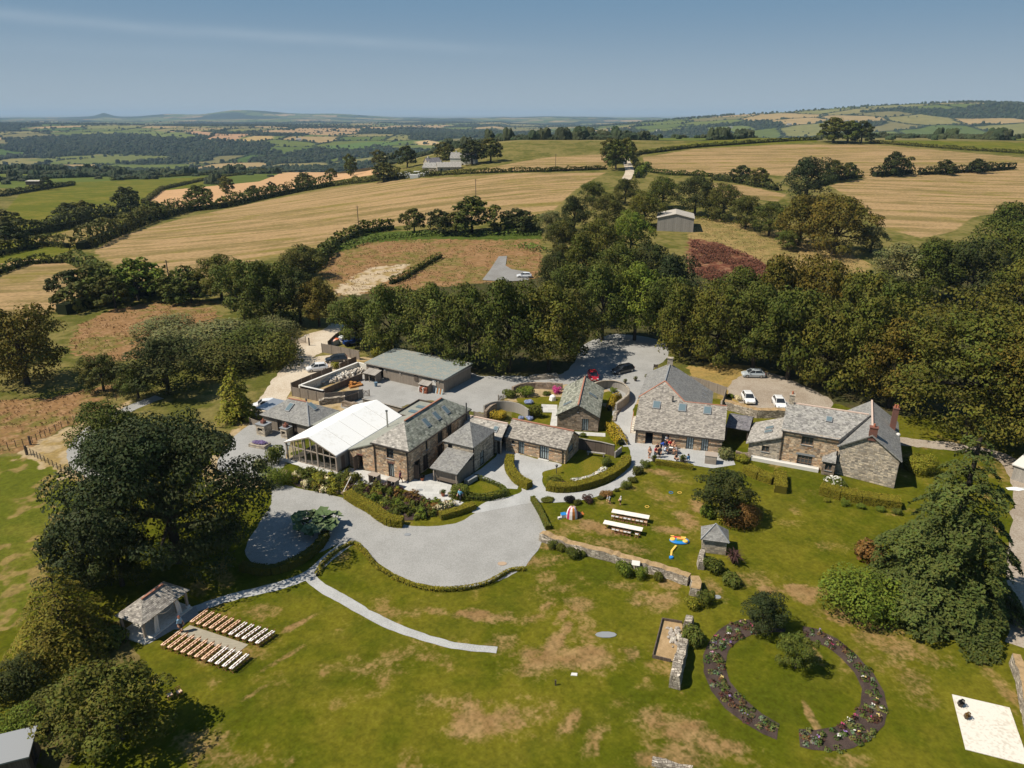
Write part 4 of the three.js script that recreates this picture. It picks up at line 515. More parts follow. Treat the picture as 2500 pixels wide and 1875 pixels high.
Object.assign(M, {
  stoneWarm: rich(stoneTex(3, [[0.54, 0.38, 0.235], [0.45, 0.31, 0.20], [0.34, 0.265, 0.195], [0.58, 0.45, 0.31], [0.48, 0.29, 0.17]], [0.40, 0.31, 0.22]), 0.05), stoneGrey: rich(stoneTex(4, [[0.45, 0.38, 0.295], [0.38, 0.335, 0.27], [0.50, 0.425, 0.32], [0.31, 0.275, 0.23]], [0.34, 0.29, 0.23]), 0.05), stoneDark: rich(stoneTex(5, [[0.30, 0.23, 0.17], [0.22, 0.18, 0.14], [0.36, 0.28, 0.21], [0.26, 0.19, 0.13]], [0.24, 0.19, 0.15]), 0.05),
  slate: rich(slateTex(1, [[0.240, 0.228, 0.212], [0.200, 0.192, 0.180], [0.288, 0.276, 0.256]], [0.416, 0.400, 0.352], 0.6), 0.03, 0.75), slateGreen: rich(slateTex(2, [[0.221, 0.225, 0.183], [0.178, 0.187, 0.149], [0.272, 0.272, 0.225]], [0.357, 0.357, 0.272], 0.5, 1 / 14, 1 / 10, 0.4), 0.03, 0.7), slatePale: rich(slateTex(3, [[0.306, 0.285, 0.255], [0.246, 0.230, 0.208], [0.357, 0.332, 0.297]], [0.425, 0.399, 0.348], 0.5, 1 / 16, 1 / 11, 0.3), 0.03, 0.75), slateDark: rich(slateTex(6, [[0.165, 0.155, 0.165], [0.13, 0.125, 0.135]], [0.26, 0.25, 0.24], 0.4, 1 / 20, 1 / 16), 0.02, 0.75), slateFine: rich(slateTex(7, [[0.225, 0.221, 0.208], [0.196, 0.191, 0.183]], [0.306, 0.297, 0.264], 0.5, 1 / 20, 1 / 16, 0.22), 0.02, 0.75), slateScale: rich(slateTex(8, [[0.270, 0.243, 0.211], [0.216, 0.194, 0.171], [0.315, 0.288, 0.248]], [0.387, 0.351, 0.288], 0.5, 1 / 24, 1 / 14, 0.38), 0.04, 0.8),
  board: rich(boardTex(1, [0.20, 0.165, 0.135], [0.31, 0.265, 0.215]), 0.015), boardDark: rich(boardTex(2, [0.085, 0.062, 0.048], [0.16, 0.125, 0.10]), 0.015), boardGrey: rich(boardTex(3, [0.24, 0.22, 0.195], [0.37, 0.34, 0.30]), 0.015),
  timber: std([0.34, 0.285, 0.235], 0.85), timberDark: std([0.10, 0.08, 0.065], 0.85), timberRed: std([0.36, 0.16, 0.06], 0.7), pale: std([0.62, 0.60, 0.56], 0.85), render: new THREE.MeshPhysicalMaterial({ specularIntensity: 0.2, map: spotTex([0.66, 0.63, 0.56], [0.40, 0.36, 0.30], 10, 0.5, 0.8, 6), roughness: 0.9 }), lead: std([0.24, 0.25, 0.26], 0.6), felt: new THREE.MeshPhysicalMaterial({ specularIntensity: 0.2, map: spotTex([0.225, 0.235, 0.20], [0.30, 0.30, 0.26], 14), roughness: 0.85 }), membrane: new THREE.MeshPhysicalMaterial({ map: spotTex([0.80, 0.80, 0.78], [0.70, 0.69, 0.66], 6, 0.55, 0.85, 9), roughness: 0.6, specularIntensity: 0.4 }), seam: std([0.50, 0.50, 0.48], 0.7), zinc: std([0.30, 0.33, 0.37], 0.45, { metalness: 0.4 }), ridgeRed: std([0.36, 0.17, 0.115], 0.9), ridgePale: std([0.58, 0.44, 0.36], 0.9), brick: new THREE.MeshPhysicalMaterial({ specularIntensity: 0.2, map: spotTex([0.215, 0.09, 0.068], [0.145, 0.08, 0.064], 30), roughness: 0.9 }), pot: std([0.38, 0.14, 0.08], 0.85),
  glass: new THREE.MeshPhysicalMaterial({ color: col(0.9, 0.95, 0.95), roughness: 0.03, transmission: 1, thickness: 0, ior: 1.5 }), pane: new THREE.MeshPhysicalMaterial({ color: col(0.055, 0.065, 0.07), roughness: 0.06, specularIntensity: 1 }), blind: std([0.36, 0.43, 0.44], 0.35), skyglass: new THREE.MeshPhysicalMaterial({ color: col(0.13, 0.18, 0.20), roughness: 0.08 }), frame: std([0.055, 0.047, 0.042], 0.7), frameBrown: std([0.16, 0.115, 0.085], 0.75), dark: std([0.012, 0.012, 0.012], 0.95), iron: std([0.05, 0.05, 0.05], 0.6), steel: std([0.45, 0.44, 0.42], 0.35, { metalness: 0.7 }),
  corrugated: (() => { const t = { map: mapTex(512, 512, (u, v) => { const k = 0.9 + 0.2 * vn(u * 6, v * 40), m = sst(0.52, 0.72, 0.5 * fbm(u * 9, v * 9, 3) + 0.5 * vn(u * 40, v * 40)); return mix([0.25 * k, 0.285 * k, 0.275 * k], [0.36, 0.33, 0.27], m); }, [6, 6]), bumpMap: greyTex(512, 16, (u) => 0.5 + 0.5 * Math.sin(u * 6.2832 * 40), [6, 6]) }; return rich(t, 0.04, 0.6); })(), corrugatedPale: (() => { const t = { map: mapTex(256, 256, (u, v) => { const k = 0.85 + 0.3 * fbm(u * 8, v * 20, 3); return [0.46 * k, 0.42 * k, 0.36 * k]; }, [6, 6]), bumpMap: greyTex(512, 16, (u) => 0.5 + 0.5 * Math.sin(u * 6.2832 * 30), [6, 6]) }; return rich(t, 0.05, 0.8); })(),
  gravel: new THREE.MeshPhysicalMaterial({ specularIntensity: 0.2, map: spotTex([0.42, 0.42, 0.41], [0.315, 0.315, 0.305], 40, 0.28, 0.75, 14), roughness: 1 }), gravelGrey: new THREE.MeshPhysicalMaterial({ specularIntensity: 0.2, map: spotTex([0.335, 0.33, 0.315], [0.26, 0.255, 0.24], 40, 0.28, 0.75, 17), roughness: 1 }), track: new THREE.MeshPhysicalMaterial({ specularIntensity: 0.2, map: spotTex([0.54, 0.47, 0.37], [0.40, 0.32, 0.23], 30, 0.28, 0.75, 19), roughness: 1 }), paving: new THREE.MeshStandardMaterial({ map: mapTex(512, 512, (u, v) => { const r = Math.floor(v * 6), x = u * 4 + (r % 2) * 0.37 + NT[r] * 0.4, i = Math.floor(x) & 3, k = 0.86 + 0.26 * NT[(i * 17 + r * 91) & 65535], e = (x - Math.floor(x)) < 0.025 || (v * 6 - r) < 0.035 ? 0.72 : 1, g = 0.9 + 0.2 * fbm(u * 60, v * 60, 3); return [0.47 * k * e * g, 0.465 * k * e * g, 0.44 * k * e * g]; }, [4, 4]), roughness: 0.9 }), slab: new THREE.MeshPhysicalMaterial({ specularIntensity: 0.2, map: spotTex([0.66, 0.62, 0.54], [0.52, 0.47, 0.39], 8, 0.45, 0.8, 7), roughness: 0.9 }), aisle: new THREE.MeshStandardMaterial({ map: mapTex(512, 512, (u, v) => { const r = Math.floor(v * 10), k = 0.8 + 0.4 * fbm(u * 10 + r * 7, v * 40, 3), e = (v * 10 - r) < 0.05 ? 0.75 : 1; return [0.30 * k * e, 0.27 * k * e, 0.205 * k * e]; }, [3, 3]), roughness: 0.9 }), soil: new THREE.MeshPhysicalMaterial({ specularIntensity: 0.2, map: spotTex([0.042, 0.030, 0.026], [0.085, 0.06, 0.05], 26, 0.3, 0.75, 3), roughness: 1 }), lawnpatch: new THREE.MeshPhysicalMaterial({ specularIntensity: 0.1, map: mapTex(512, 512, (u, v) => { const n = 0.5 * tfbm(u, v, 6, 4) + 0.5 * tv(u, v, 120); return mix([0.082, 0.092, 0.005], [0.16, 0.13, 0.016], sst(0.3, 0.75, n)); }, [9, 9]), roughness: 1 }), rubble: rich(stoneTex(9, [[0.40, 0.35, 0.28], [0.30, 0.26, 0.21], [0.50, 0.44, 0.36]], [0.14, 0.11, 0.08]), 0.09), drygrass: new THREE.MeshPhysicalMaterial({ specularIntensity: 0.2, map: spotTex([0.42, 0.29, 0.16], [0.26, 0.18, 0.09], 40, 0.3, 0.7, 3), roughness: 1 }),
});
// ---------- buildings: each in its own axes, x along the front, v to the back ----------
const P3 = (u, v, y) => [u, y, -v];
function plane(mb, pts, t = 0.14) { const P = pts.map((p) => P3(...p)); let n = 0; for (let i = 0; i < P.length; i++) { const a = P[i], b = P[(i + 1) % P.length]; n += (a[2] - b[2]) * (a[0] + b[0]); } if (n < 0) P.reverse(); mb.slab(P, t); }
function roofPart(g, mat, planes, name = 'roof') { return part(name, mat, g, (m) => planes.forEach((p) => plane(m, p))); }
function gableU(u0, u1, v0, v1, e0, e1, vr, r, o = 0.2) { const s0 = (r - e0) / (vr - v0), s1 = (r - e1) / (v1 - vr); return [[[u0 - o, v0 - o, e0 - o * s0], [u1 + o, v0 - o, e0 - o * s0], [u1 + o, vr, r], [u0 - o, vr, r]], [[u0 - o, vr, r], [u1 + o, vr, r], [u1 + o, v1 + o, e1 - o * s1], [u0 - o, v1 + o, e1 - o * s1]]]; }
function gableV(u0, u1, v0, v1, e0, e1, ur, r, o = 0.2) { const s0 = (r - e0) / (ur - u0), s1 = (r - e1) / (u1 - ur); return [[[u0 - o, v0 - o, e0 - o * s0], [ur, v0 - o, r], [ur, v1 + o, r], [u0 - o, v1 + o, e0 - o * s0]], [[ur, v0 - o, r], [u1 + o, v0 - o, e1 - o * s1], [u1 + o, v1 + o, e1 - o * s1], [ur, v1 + o, r]]]; }
function ridge(g, mat, pts, w = 0.22) { return part('ridge_tiles', mat, g, (m) => { for (let i = 0; i + 1 < pts.length; i++) m.bar(P3(pts[i][0], pts[i][1], pts[i][2] + 0.04), P3(pts[i + 1][0], pts[i + 1][1], pts[i + 1][2] + 0.04), w, 0.13); }); }
// walls(g, mat, list): list of [u0, v0, u1, v1, outline or height, openings]; openings [s0, y0, s1, y1, kind, across, up]
function walls(g, mat, list, t = 0.4, name = 'wall') {
  const m = new MB();
  for (const [u0, v0, u1, v1, top, ops = []] of list) { const l = Math.hypot(u1 - u0, v1 - v0), out = Array.isArray(top) ? top : [[0, -0.1], [l, -0.1], [l, top], [0, top]]; m.panel([u0, -v0], [u1, -v1], out, ops.map((o) => [o[0], Math.max(o[1], -0.09), o[2], o[3]]), t); }
  m.build(name, mat, g);
  for (const [u0, v0, u1, v1, , ops = []] of list) for (const o of ops) opening(g, [u0, -v0], [u1, -v1], o, t);
}
function opening(g, p0, p1, [s0, y0, s1, y1, kind = 'window', nx = 2, ny = 1, fm = 'frame'], t) {
  const dx = p1[0] - p0[0], dz = p1[1] - p0[1], l = Math.hypot(dx, dz), ex = dx / l, ez = dz / l, W = (s, y, d) => [p0[0] + ex * s + ez * d, y, p0[1] + ez * s - ex * d], f = 0.08, d = 0.17; y0 = Math.max(y0, 0.01);
  if (kind === 'void') { part('door_frame', M.frame, g, (m) => m.bar(W(s0 + 0.04, y0, d), W(s0 + 0.04, y1, d), f).bar(W(s1 - 0.04, y0, d), W(s1 - 0.04, y1, d), f).bar(W(s0 + f, y1 - 0.04, d), W(s1 - f, y1 - 0.04, d), f)); return; }
  const bars = (m) => { const B = (sa, ya, sb, yb) => m.bar(W(sa, ya, d), W(sb, yb, d), f, f + 0.02); B(s0, y0 + f / 2, s1, y0 + f / 2); B(s0, y1 - f / 2, s1, y1 - f / 2); for (let i = 0; i <= nx; i++) { const s = s0 + f / 2 + (s1 - s0 - f) * i / nx; B(s, y0 + f, s, y1 - f); } for (let j = 1; j < ny; j++) { const y = y0 + (y1 - y0) * j / ny; B(s0 + f, y, s1 - f, y); } };
  if (kind === 'plank') { const o = part('door', M.boardDark, g, (m) => m.quad(W(s0, y0, d + 0.02), W(s1, y0, d + 0.02), W(s1, y1, d + 0.02), W(s0, y1, d + 0.02))); part('door_frame', M.frame, o, bars); return; }
  const o = part(kind === 'door' || kind === 'blinds' ? 'door' : 'window', M[fm], g, bars);
  for (let i = 0; i < nx; i++) { const a = s0 + (s1 - s0) * i / nx, b = s0 + (s1 - s0) * (i + 1) / nx; part('pane', kind === 'blinds' ? M.blind : M.pane, o, (m) => m.quad(W(a, y0, d + 0.015), W(b, y0, d + 0.015), W(b, y1, d + 0.015), W(a, y1, d + 0.015))); }
  if (kind === 'window') part('sill', M.lead, g, (m) => m.bar(W(s0 - 0.06, y0 - 0.05, 0.02), W(s1 + 0.06, y0 - 0.05, 0.02), 0.2, 0.08));
}
const building = (name, label, [x, z], a, category = 'building') => thing(name, label, category, [x, 0, z], a * Math.PI / 180);
function skylight(g, u, v, y, w, l, dir, slope) {   // dir: downhill direction in (u, v); slope rise per metre
  const o = new THREE.Group(); const [du, dv] = dir, mu = -dv, mv = du, c = (a, b, h) => P3(u + mu * a + du * b, v + mv * a + dv * b, y - b * slope + h), at = (m, w2, l2, h) => m.slab([c(-w2, -l2, h), c(-w2, l2, h), c(w2, l2, h), c(w2, -l2, h)].map((p) => p), 0.1);
  const f = part('skylight', M.lead, g, (m) => { at(m, w / 2 + 0.08, l / 2 + 0.08, 0.17); }); part('pane', M.skyglass, f, (m) => at(m, w / 2 - 0.02, l / 2 - 0.02, 0.20)); return f;
}
function chimney(g, u, v, y0, y1, w, d, mat, pots = 1, name = 'chimney') { const o = part(name, mat, g, (m) => m.box(u - w / 2, y0, -v - d / 2, u + w / 2, y1 - 0.12, -v + d / 2).box(u - w / 2 - 0.06, y1 - 0.12, -v - d / 2 - 0.06, u + w / 2 + 0.06, y1, -v + d / 2 + 0.06)); for (let i = 0; i < pots; i++) part('chimney_pot', M.pot, o, (m) => m.cyl(u + (i - (pots - 1) / 2) * 0.32, y1, -v, 0.15, 0.12, 0.42, 10)); return o; }

// stone barn with hipped slate roof and its low side aisle
const MA = [-13.53, -82.62];
{
  const g = building('stone_barn', 'two storey stone barn with hipped slate roof beside the white marquee', MA, -27);
  walls(g, M.stoneWarm, [
    [-5.5, 0, 0.1, 0, 4.62, [[2.05, 2.75, 3.2, 4.25, 'window', 2, 2], [2.2, 0, 3.15, 2.05, 'blinds', 3]]],
    [-9.75, 0, -5.5, 0, [[0, -0.1], [4.25, -0.1], [4.25, 4.3], [0, 2.55]], [[1.35, 0, 2.25, 2.1, 'void']]],
    [0.1, 0.4, 0.1, 15.2, 4.62, [[0.9, 0, 2.2, 2.3, 'void'], [2.8, 0, 4.1, 2.3, 'plank'], [3.6, 2.9, 4.1, 4.2, 'window', 1], [6.6, 2.5, 7.9, 4.4, 'window', 2], [6.4, 0, 7.8, 2.2, 'plank'], [9.2, 2.5, 10.3, 4.2, 'window', 2]]],
    [0.1, 15.6, -5.5, 15.6, 4.62], [-5.5, 15.2, -5.5, 0.4, 4.62], [-9.75, 12.4, -9.75, 0.4, 2.5],
  ]);
  const o = 0.25, e = 4.6;
  roofPart(g, M.slatePale, [[[-5.5 - o, -o, e], [0.1 + o, -o, e], [-2.55, 3.1, 7.0]], [[-5.5 - o, -o, e], [-2.55, 3.1, 7.0], [-2.55, 12.5, 7.0], [-5.5 - o, 15.6 + o, e]]], 'hip_roof');
  roofPart(g, M.slateGreen, [[[0.1 + o, -o, e], [0.1 + o, 15.6 + o, e], [-2.55, 12.5, 7.0], [-2.55, 3.1, 7.0]], [[0.1 + o, 15.6 + o, e], [-5.5 - o, 15.6 + o, e], [-2.55, 12.5, 7.0]]]);
  ridge(g, M.ridgeRed, [[-2.55, 3.2, 7], [-2.55, 12.4, 7]]);
  for (const v of [6.2, 8.8, 11.2]) skylight(g, -1.1, v, 5.76, 0.75, 0.9, [1, 0], 0.85);
  roofPart(g, M.felt, [[[-9.9, -0.12, 2.62], [-5.65, -0.12, 4.35], [-5.65, 12.5, 4.35], [-9.9, 12.5, 2.62]]], 'aisle_roof');
  part('gutter', M.frame, g, (m) => m.bar(P3(-5.8, -0.32, 4.5), P3(0.4, -0.32, 4.5), 0.12).bar(P3(0.42, -0.3, 4.5), P3(0.42, 15.8, 4.5), 0.12)); part('drainpipe', M.frame, g, (m) => m.bar(P3(-5.4, -0.08, 0), P3(-5.4, -0.08, 4.4), 0.11)); part('drainpipe', M.frame, g, (m) => m.bar(P3(-0.1, -0.08, 0), P3(-0.1, -0.08, 4.4), 0.11));
  const f = part('flue', M.steel, g, (m) => m.cyl(-8.75, 2.8, -7.45, 0.13, 0.13, 2.8, 10)); part('flue_cap', M.iron, f, (m) => m.cyl(-8.75, 5.6, -7.45, 0.2, 0.18, 0.14, 10)); part('flue', M.iron, g, (m) => m.cyl(0.55, 3, -14.1, 0.1, 0.1, 3.2, 8)); part('flue', M.iron, g, (m) => m.cyl(0.45, 3.6, -8.9, 0.08, 0.08, 1.6, 8));
  part('lintel', M.brick, g, (m) => { m.box(-3.5, 4.25, 0.02, -2.25, 4.5, -0.1); m.box(-3.4, 2.05, 0.02, -2.25, 2.3, -0.1); m.box(-8.5, 2.1, 0.02, -7.4, 2.3, -0.1); });
  part('door', M.boardDark, g, (m) => m.bar(P3(-8.42, -0.02, 0.03), P3(-8.42, -0.02, 2.05), 0.06, 0.06).box(-8.45, 0.02, 0.02, -8.4, 2.08, 0.85), 'open door leaf folded back against the aisle wall'); part('door', M.boardDark, g, (m) => m.box(0.15, 0.02, -0.95, 0.95, 2.2, -1.02), 'open plank door leaf of the barn entrance');
  part('floor', M.gravelGrey, g, (m) => m.box(-9.3, -0.05, -0.45, -0.35, 0.012, -15.1));
}
// white roofed marquee with glazed timber front
{
  const g = building('marquee', 'white roofed marquee with glazed timber gable beside the stone barn', MA, -27, 'marquee'), U0 = -19.0, U1 = -10.15, UR = -14.55, E = 2.68, A = 4.45, V0 = -2.2, V1 = 12.7, n = 5;
  for (let i = 0; i < n; i++) { const a = V0 - (i ? 0 : 0.25) + (V1 - V0) * i / n + (i ? 0.012 : 0), b = V0 + (V1 - V0) * (i + 1) / n - 0.012; for (const [u, r] of [[U0 - 0.25, UR], [U1 + 0.2, UR]]) part('roof_panel', M.membrane, g, (m) => plane(m, [[u, a, E], [r, a, A], [r, b, A], [u, b, E]], 0.05)); }
  part('roof_seam', M.seam, g, (m) => { for (let i = 1; i < n; i++) { const v = V0 + (V1 - V0) * i / n; m.bar(P3(U0 - 0.25, v, E + 0.01), P3(UR, v, A + 0.01), 0.06, 0.04).bar(P3(UR, v, A + 0.01), P3(U1 + 0.2, v, E + 0.01), 0.06, 0.04); } });
  part('gutter', M.zinc, g, (m) => m.box(U1 + 0.05, E - 0.28, -V0 + 0.25, U1 + 0.3, E - 0.04, -V1));
  part('gable_trim', M.timber, g, (m) => m.bar(P3(U0 - 0.2, V0 - 0.2, E - 0.12), P3(UR, V0 - 0.2, A - 0.12), 0.1, 0.16).bar(P3(UR, V0 - 0.2, A - 0.12), P3(U1 + 0.15, V0 - 0.2, E - 0.12), 0.1, 0.16));
  const top = (u) => E - 0.22 + (A - E) * (1 - Math.abs(u - UR) / (u < UR ? UR - U0 : U1 - UR));
  const us = [-19.0, -17.9, -16.8, -15.65, -14.55, -13.45, -12.35, -11.25, -10.2];
  us.forEach((u, i) => part('post', M.timber, g, (m) => m.bar(P3(u, V0, 0), P3(u, V0, top(u)), [0, 3, 5, 8].includes(i) ? 0.2 : 0.11)));
  part('rail', M.timber, g, (m) => m.bar(P3(U0, V0, 2.15), P3(U1, V0, 2.15), 0.1, 0.14).bar(P3(U0, V0, 0.08), P3(U1, V0, 0.08), 0.1, 0.14));
  for (let i = 0; i < 8; i++) { const a = us[i] + 0.06, b = us[i + 1] - 0.06; part('pane', M.glass, g, (m) => m.quad(P3(a, V0, 0.12), P3(b, V0, 0.12), P3(b, V0, 2.08), P3(a, V0, 2.08))); part('pane', M.glass, g, (m) => m.quad(P3(a, V0, 2.24), P3(b, V0, 2.24), P3(b, V0, Math.max(2.25, top(b))), P3(a, V0, Math.max(2.25, top(a))))); }
  for (let i = 0; i <= 10; i++) { const v = V0 + (V1 - V0) * i / 10; if (i) part('post', M.timber, g, (m) => m.bar(P3(U0, v, 0), P3(U0, v, E - 0.15), 0.13)); if (i < 10) part('pane', M.glass, g, (m) => m.quad(P3(U0, v + 0.07, 0.1), P3(U0, v + 1.42, 0.1), P3(U0, v + 1.42, E - 0.2), P3(U0, v + 0.07, E - 0.2))); }
  part('side_wall', M.boardGrey, g, (m) => m.box(U1 - 0.1, -0.1, -V0 - 0.12, U1, E - 0.2, 0.02)); part('side_door', M.boardDark, g, (m) => m.box(U1 - 0.02, 0.02, 1.35, U1 + 0.03, 2.0, 0.6)); part('side_wall', M.boardGrey, g, (m) => m.box(U1 - 0.1, -0.1, -0.05, U1 - 0.02, E - 0.3, -V1 + 0.1)); part('back_wall', M.boardDark, g, (m) => m.panel([U1, -V1], [U0, -V1], [[0, -0.1], [U1 - U0, -0.1], [U1 - U0, E - 0.2], [U1 - UR, A - 0.2], [0, E - 0.2]], [], 0.1));
  part('floor', M.timberDark, g, (m) => m.box(U0 + 0.05, -0.05, -V0 - 0.1, U1 - 0.12, 0.03, -V1 + 0.15)); part('rafter', M.timber, g, (m) => { for (let i = 1; i < 5; i++) { const v = V0 + (V1 - V0) * i / 5; m.bar(P3(U0, v, E - 0.18), P3(UR, v, A - 0.18), 0.1, 0.14).bar(P3(UR, v, A - 0.18), P3(U1, v, E - 0.18), 0.1, 0.14); } });
  part('threshold', M.paving, g, (m) => m.box(U0 - 0.3, -0.02, -V0 + 0.95, U1 + 0.2, 0.06, -V0 + 0.08));
  // dining tables seen through the glass
  for (let i = 0; i < 3; i++) for (let j = 0; j < 3; j++) part('table', M.timberDark, g, (m) => { const u = -17.4 + 2.9 * i, v = 0.6 + 3.4 * j; m.box(u - 0.5, 0.7, -v - 1, u + 0.5, 0.76, -v + 1); m.box(u - 0.05, 0.03, -v - 0.8, u + 0.05, 0.7, -v - 0.7); m.box(u - 0.05, 0.03, -v + 0.7, u + 0.05, 0.7, -v + 0.8); });
}
// slate roofed bar behind the outdoor ovens
{
  const g = building('slate_bar', 'low timber clad building with hipped slate roof and two roof lights', MA, -27), u0 = -30, u1 = -20.7, v0 = 4.2, v1 = 10.4;
  walls(g, M.board, [[u0, v0, u1, v0, 2.25, [[2.9, 0, 3.9, 2, 'plank'], [5.9, 0, 6.9, 2, 'plank']]], [u1, v0 + 0.3, u1, v1 - 0.3, 2.25], [u1, v1, u0, v1, 2.25], [u0, v1 - 0.3, u0, v0 + 0.3, 2.25]], 0.3);
  const o = 0.35, e = 2.25, h = 4.25, a = [-27.3, 7.3, h], b = [-23.8, 7.5, h];
  roofPart(g, M.slateFine, [[[u0 - o, v0 - o, e], [u1 + o, v0 - o, e], b, a], [[u0 - o, v0 - o, e], a, [u0 - o, v1 + o, e]], [[u0 - o, v1 + o, e], a, b, [u1 + o, v1 + o, e]], [[u1 + o, v0 - o, e], [u1 + o, v1 + o, e], b]]);
  ridge(g, M.ridgeRed, [a, b]); ridge(g, M.lead, [[u1 + o, v0 - o, e], b], 0.12); skylight(g, -26.0, 5.95, 3.42, 0.75, 1.2, [0, -1], 0.58); skylight(g, -22.7, 7.5, 3.62, 0.7, 1.2, [1, 0], 0.56); part('flue', M.iron, g, (m) => m.cyl(-24, 4, -7.6, 0.12, 0.12, 0.7, 8)); part('side_roof', M.felt, g, (m) => m.box(u1 + 0.36, 2.28, -4.4, -19.4, 2.4, -10.2));
}

// outdoor stone ovens
for (const [u, v, w, d, h, label] of [[-28.15, 2.5, 1.75, 1.5, 1.75, 'larger stone pizza oven with brick chimney under the slate eaves'], [-24.35, 3.2, 1.25, 1.2, 1.6, 'smaller stone oven with brick chimney nearer the marquee']]) {
  const g = building('stone_oven', label, MA, -27, 'oven'); g.userData.group = 'outdoor ovens';
  walls(g, M.stoneGrey, [[u - w / 2, v - d / 2, u + w / 2, v - d / 2, h, [[w * 0.2, h * 0.42, w * 0.72, h * 0.72, 'void']]], [u + w / 2, v - d / 2 + 0.25, u + w / 2, v + d / 2, h], [u - w / 2, v + d / 2, u - w / 2, v - d / 2 + 0.25, h]], 0.25, 'body');
  part('top_slab', M.lead, g, (m) => m.box(u - w / 2 - 0.08, h, -v - d / 2 - 0.08, u + w / 2 + 0.08, h + 0.09, -v + d / 2 + 0.08)); const c = part('chimney', M.brick, g, (m) => m.box(u - 0.3, h + 0.09, -v - 0.3, u + 0.3, h + 0.5, -v + 0.3)); part('chimney_pot', M.pot, c, (m) => m.cyl(u, h + 0.5, -v, 0.13, 0.11, 0.25, 10));
}
// flat roofed store behind the barn
{
  const g = building('flat_roofed_store', 'grey flat roofed store with dark parapet behind the stone barn', MA, -27), u0 = -10.9, u1 = -5.6, v0 = 12.75, v1 = 18.6;
  part('wall', M.boardDark, g, (m) => m.box(u0, -0.1, -v0, u1, 2.8, -v1)); part('roof', M.felt, g, (m) => m.box(u0 + 0.1, 2.8, -v0 - 0.1, u1, 2.86, -v1 + 0.1)); part('parapet', M.timberDark, g, (m) => m.box(u0, 2.8, -v0, u0 + 0.12, 3.12, -v1).box(u0 + 0.12, 2.8, -v1, u1, 3.12, -v1 + 0.12)); part('roof_light', M.skyglass, g, (m) => m.box(u0 + 1.2, 2.86, -v0 - 1.2, u1 - 1.5, 3.0, -v0 - 2).box(u0 + 1.2, 2.86, -v0 - 3.2, u1 - 1.5, 3.0, -v0 - 4));
}
// square stone house with pyramid roof and timber porch
{
  const g = building('square_stone_house', 'small square stone house with steep pyramid slate roof and timber porch', MA, -27), u0 = 1.8, u1 = 6.25, v0 = 6.0, v1 = 12.0, e = 3.85, o = 0.22, A = [4.1, 9.0, 5.95];
  walls(g, M.stoneGrey, [[u0, v0, u1, v0, e, [[0.55, 2.75, 1.25, 3.55, 'window', 2]]], [u1, v0 + 0.4, u1, v1 - 0.4, e, [[1.5, 0, 2.75, 2.15, 'blinds', 3, 2]]], [u1, v1, u0, v1, e], [u0, v1 - 0.4, u0, v0 + 0.4, e]]);
  roofPart(g, M.slateFine, [[[u0 - o, v0 - o, e], [u1 + o, v0 - o, e], A], [[u0 - o, v1 + o, e], [u0 - o, v0 - o, e], A], [[u1 + o, v1 + o, e], [u0 - o, v1 + o, e], A]]); roofPart(g, M.slateFine, [[[u1 + o, v0 - o, e], [u1 + o, v1 + o, e], A]], 'side_roof');
  roofPart(g, M.slateFine, [[[2.25, 1.55, 1.9], [6.45, 1.55, 1.9], [6.45, 5.97, 3.0], [2.25, 5.97, 3.0]]], 'porch_roof'); part('porch_wall', M.board, g, (m) => { m.box(2.75, -0.05, -2.1, 6.2, 1.9, -2.2); m.box(6.1, -0.05, -2.2, 6.2, 2.1, -5.98); m.box(2.75, -0.05, -2.2, 2.85, 2.1, -5.98); }); part('porch_post', M.timber, g, (m) => m.bar(P3(2.75, 1.75, 0), P3(2.75, 1.75, 1.85), 0.14).bar(P3(6.2, 1.75, 0), P3(6.2, 1.75, 1.85), 0.14)); part('porch_bench', M.timberDark, g, (m) => m.box(3.2, 0.38, -1.6, 6.0, 0.46, -2.08).box(3.3, 0, -1.7, 3.4, 0.38, -2.0).box(5.8, 0, -1.7, 5.9, 0.38, -2.0)); part('drainpipe', M.frame, g, (m) => m.bar(P3(6.33, 6.1, 0), P3(6.33, 6.1, 3.8), 0.1).bar(P3(6.33, 11.8, 0), P3(6.33, 11.8, 3.8), 0.1));
}
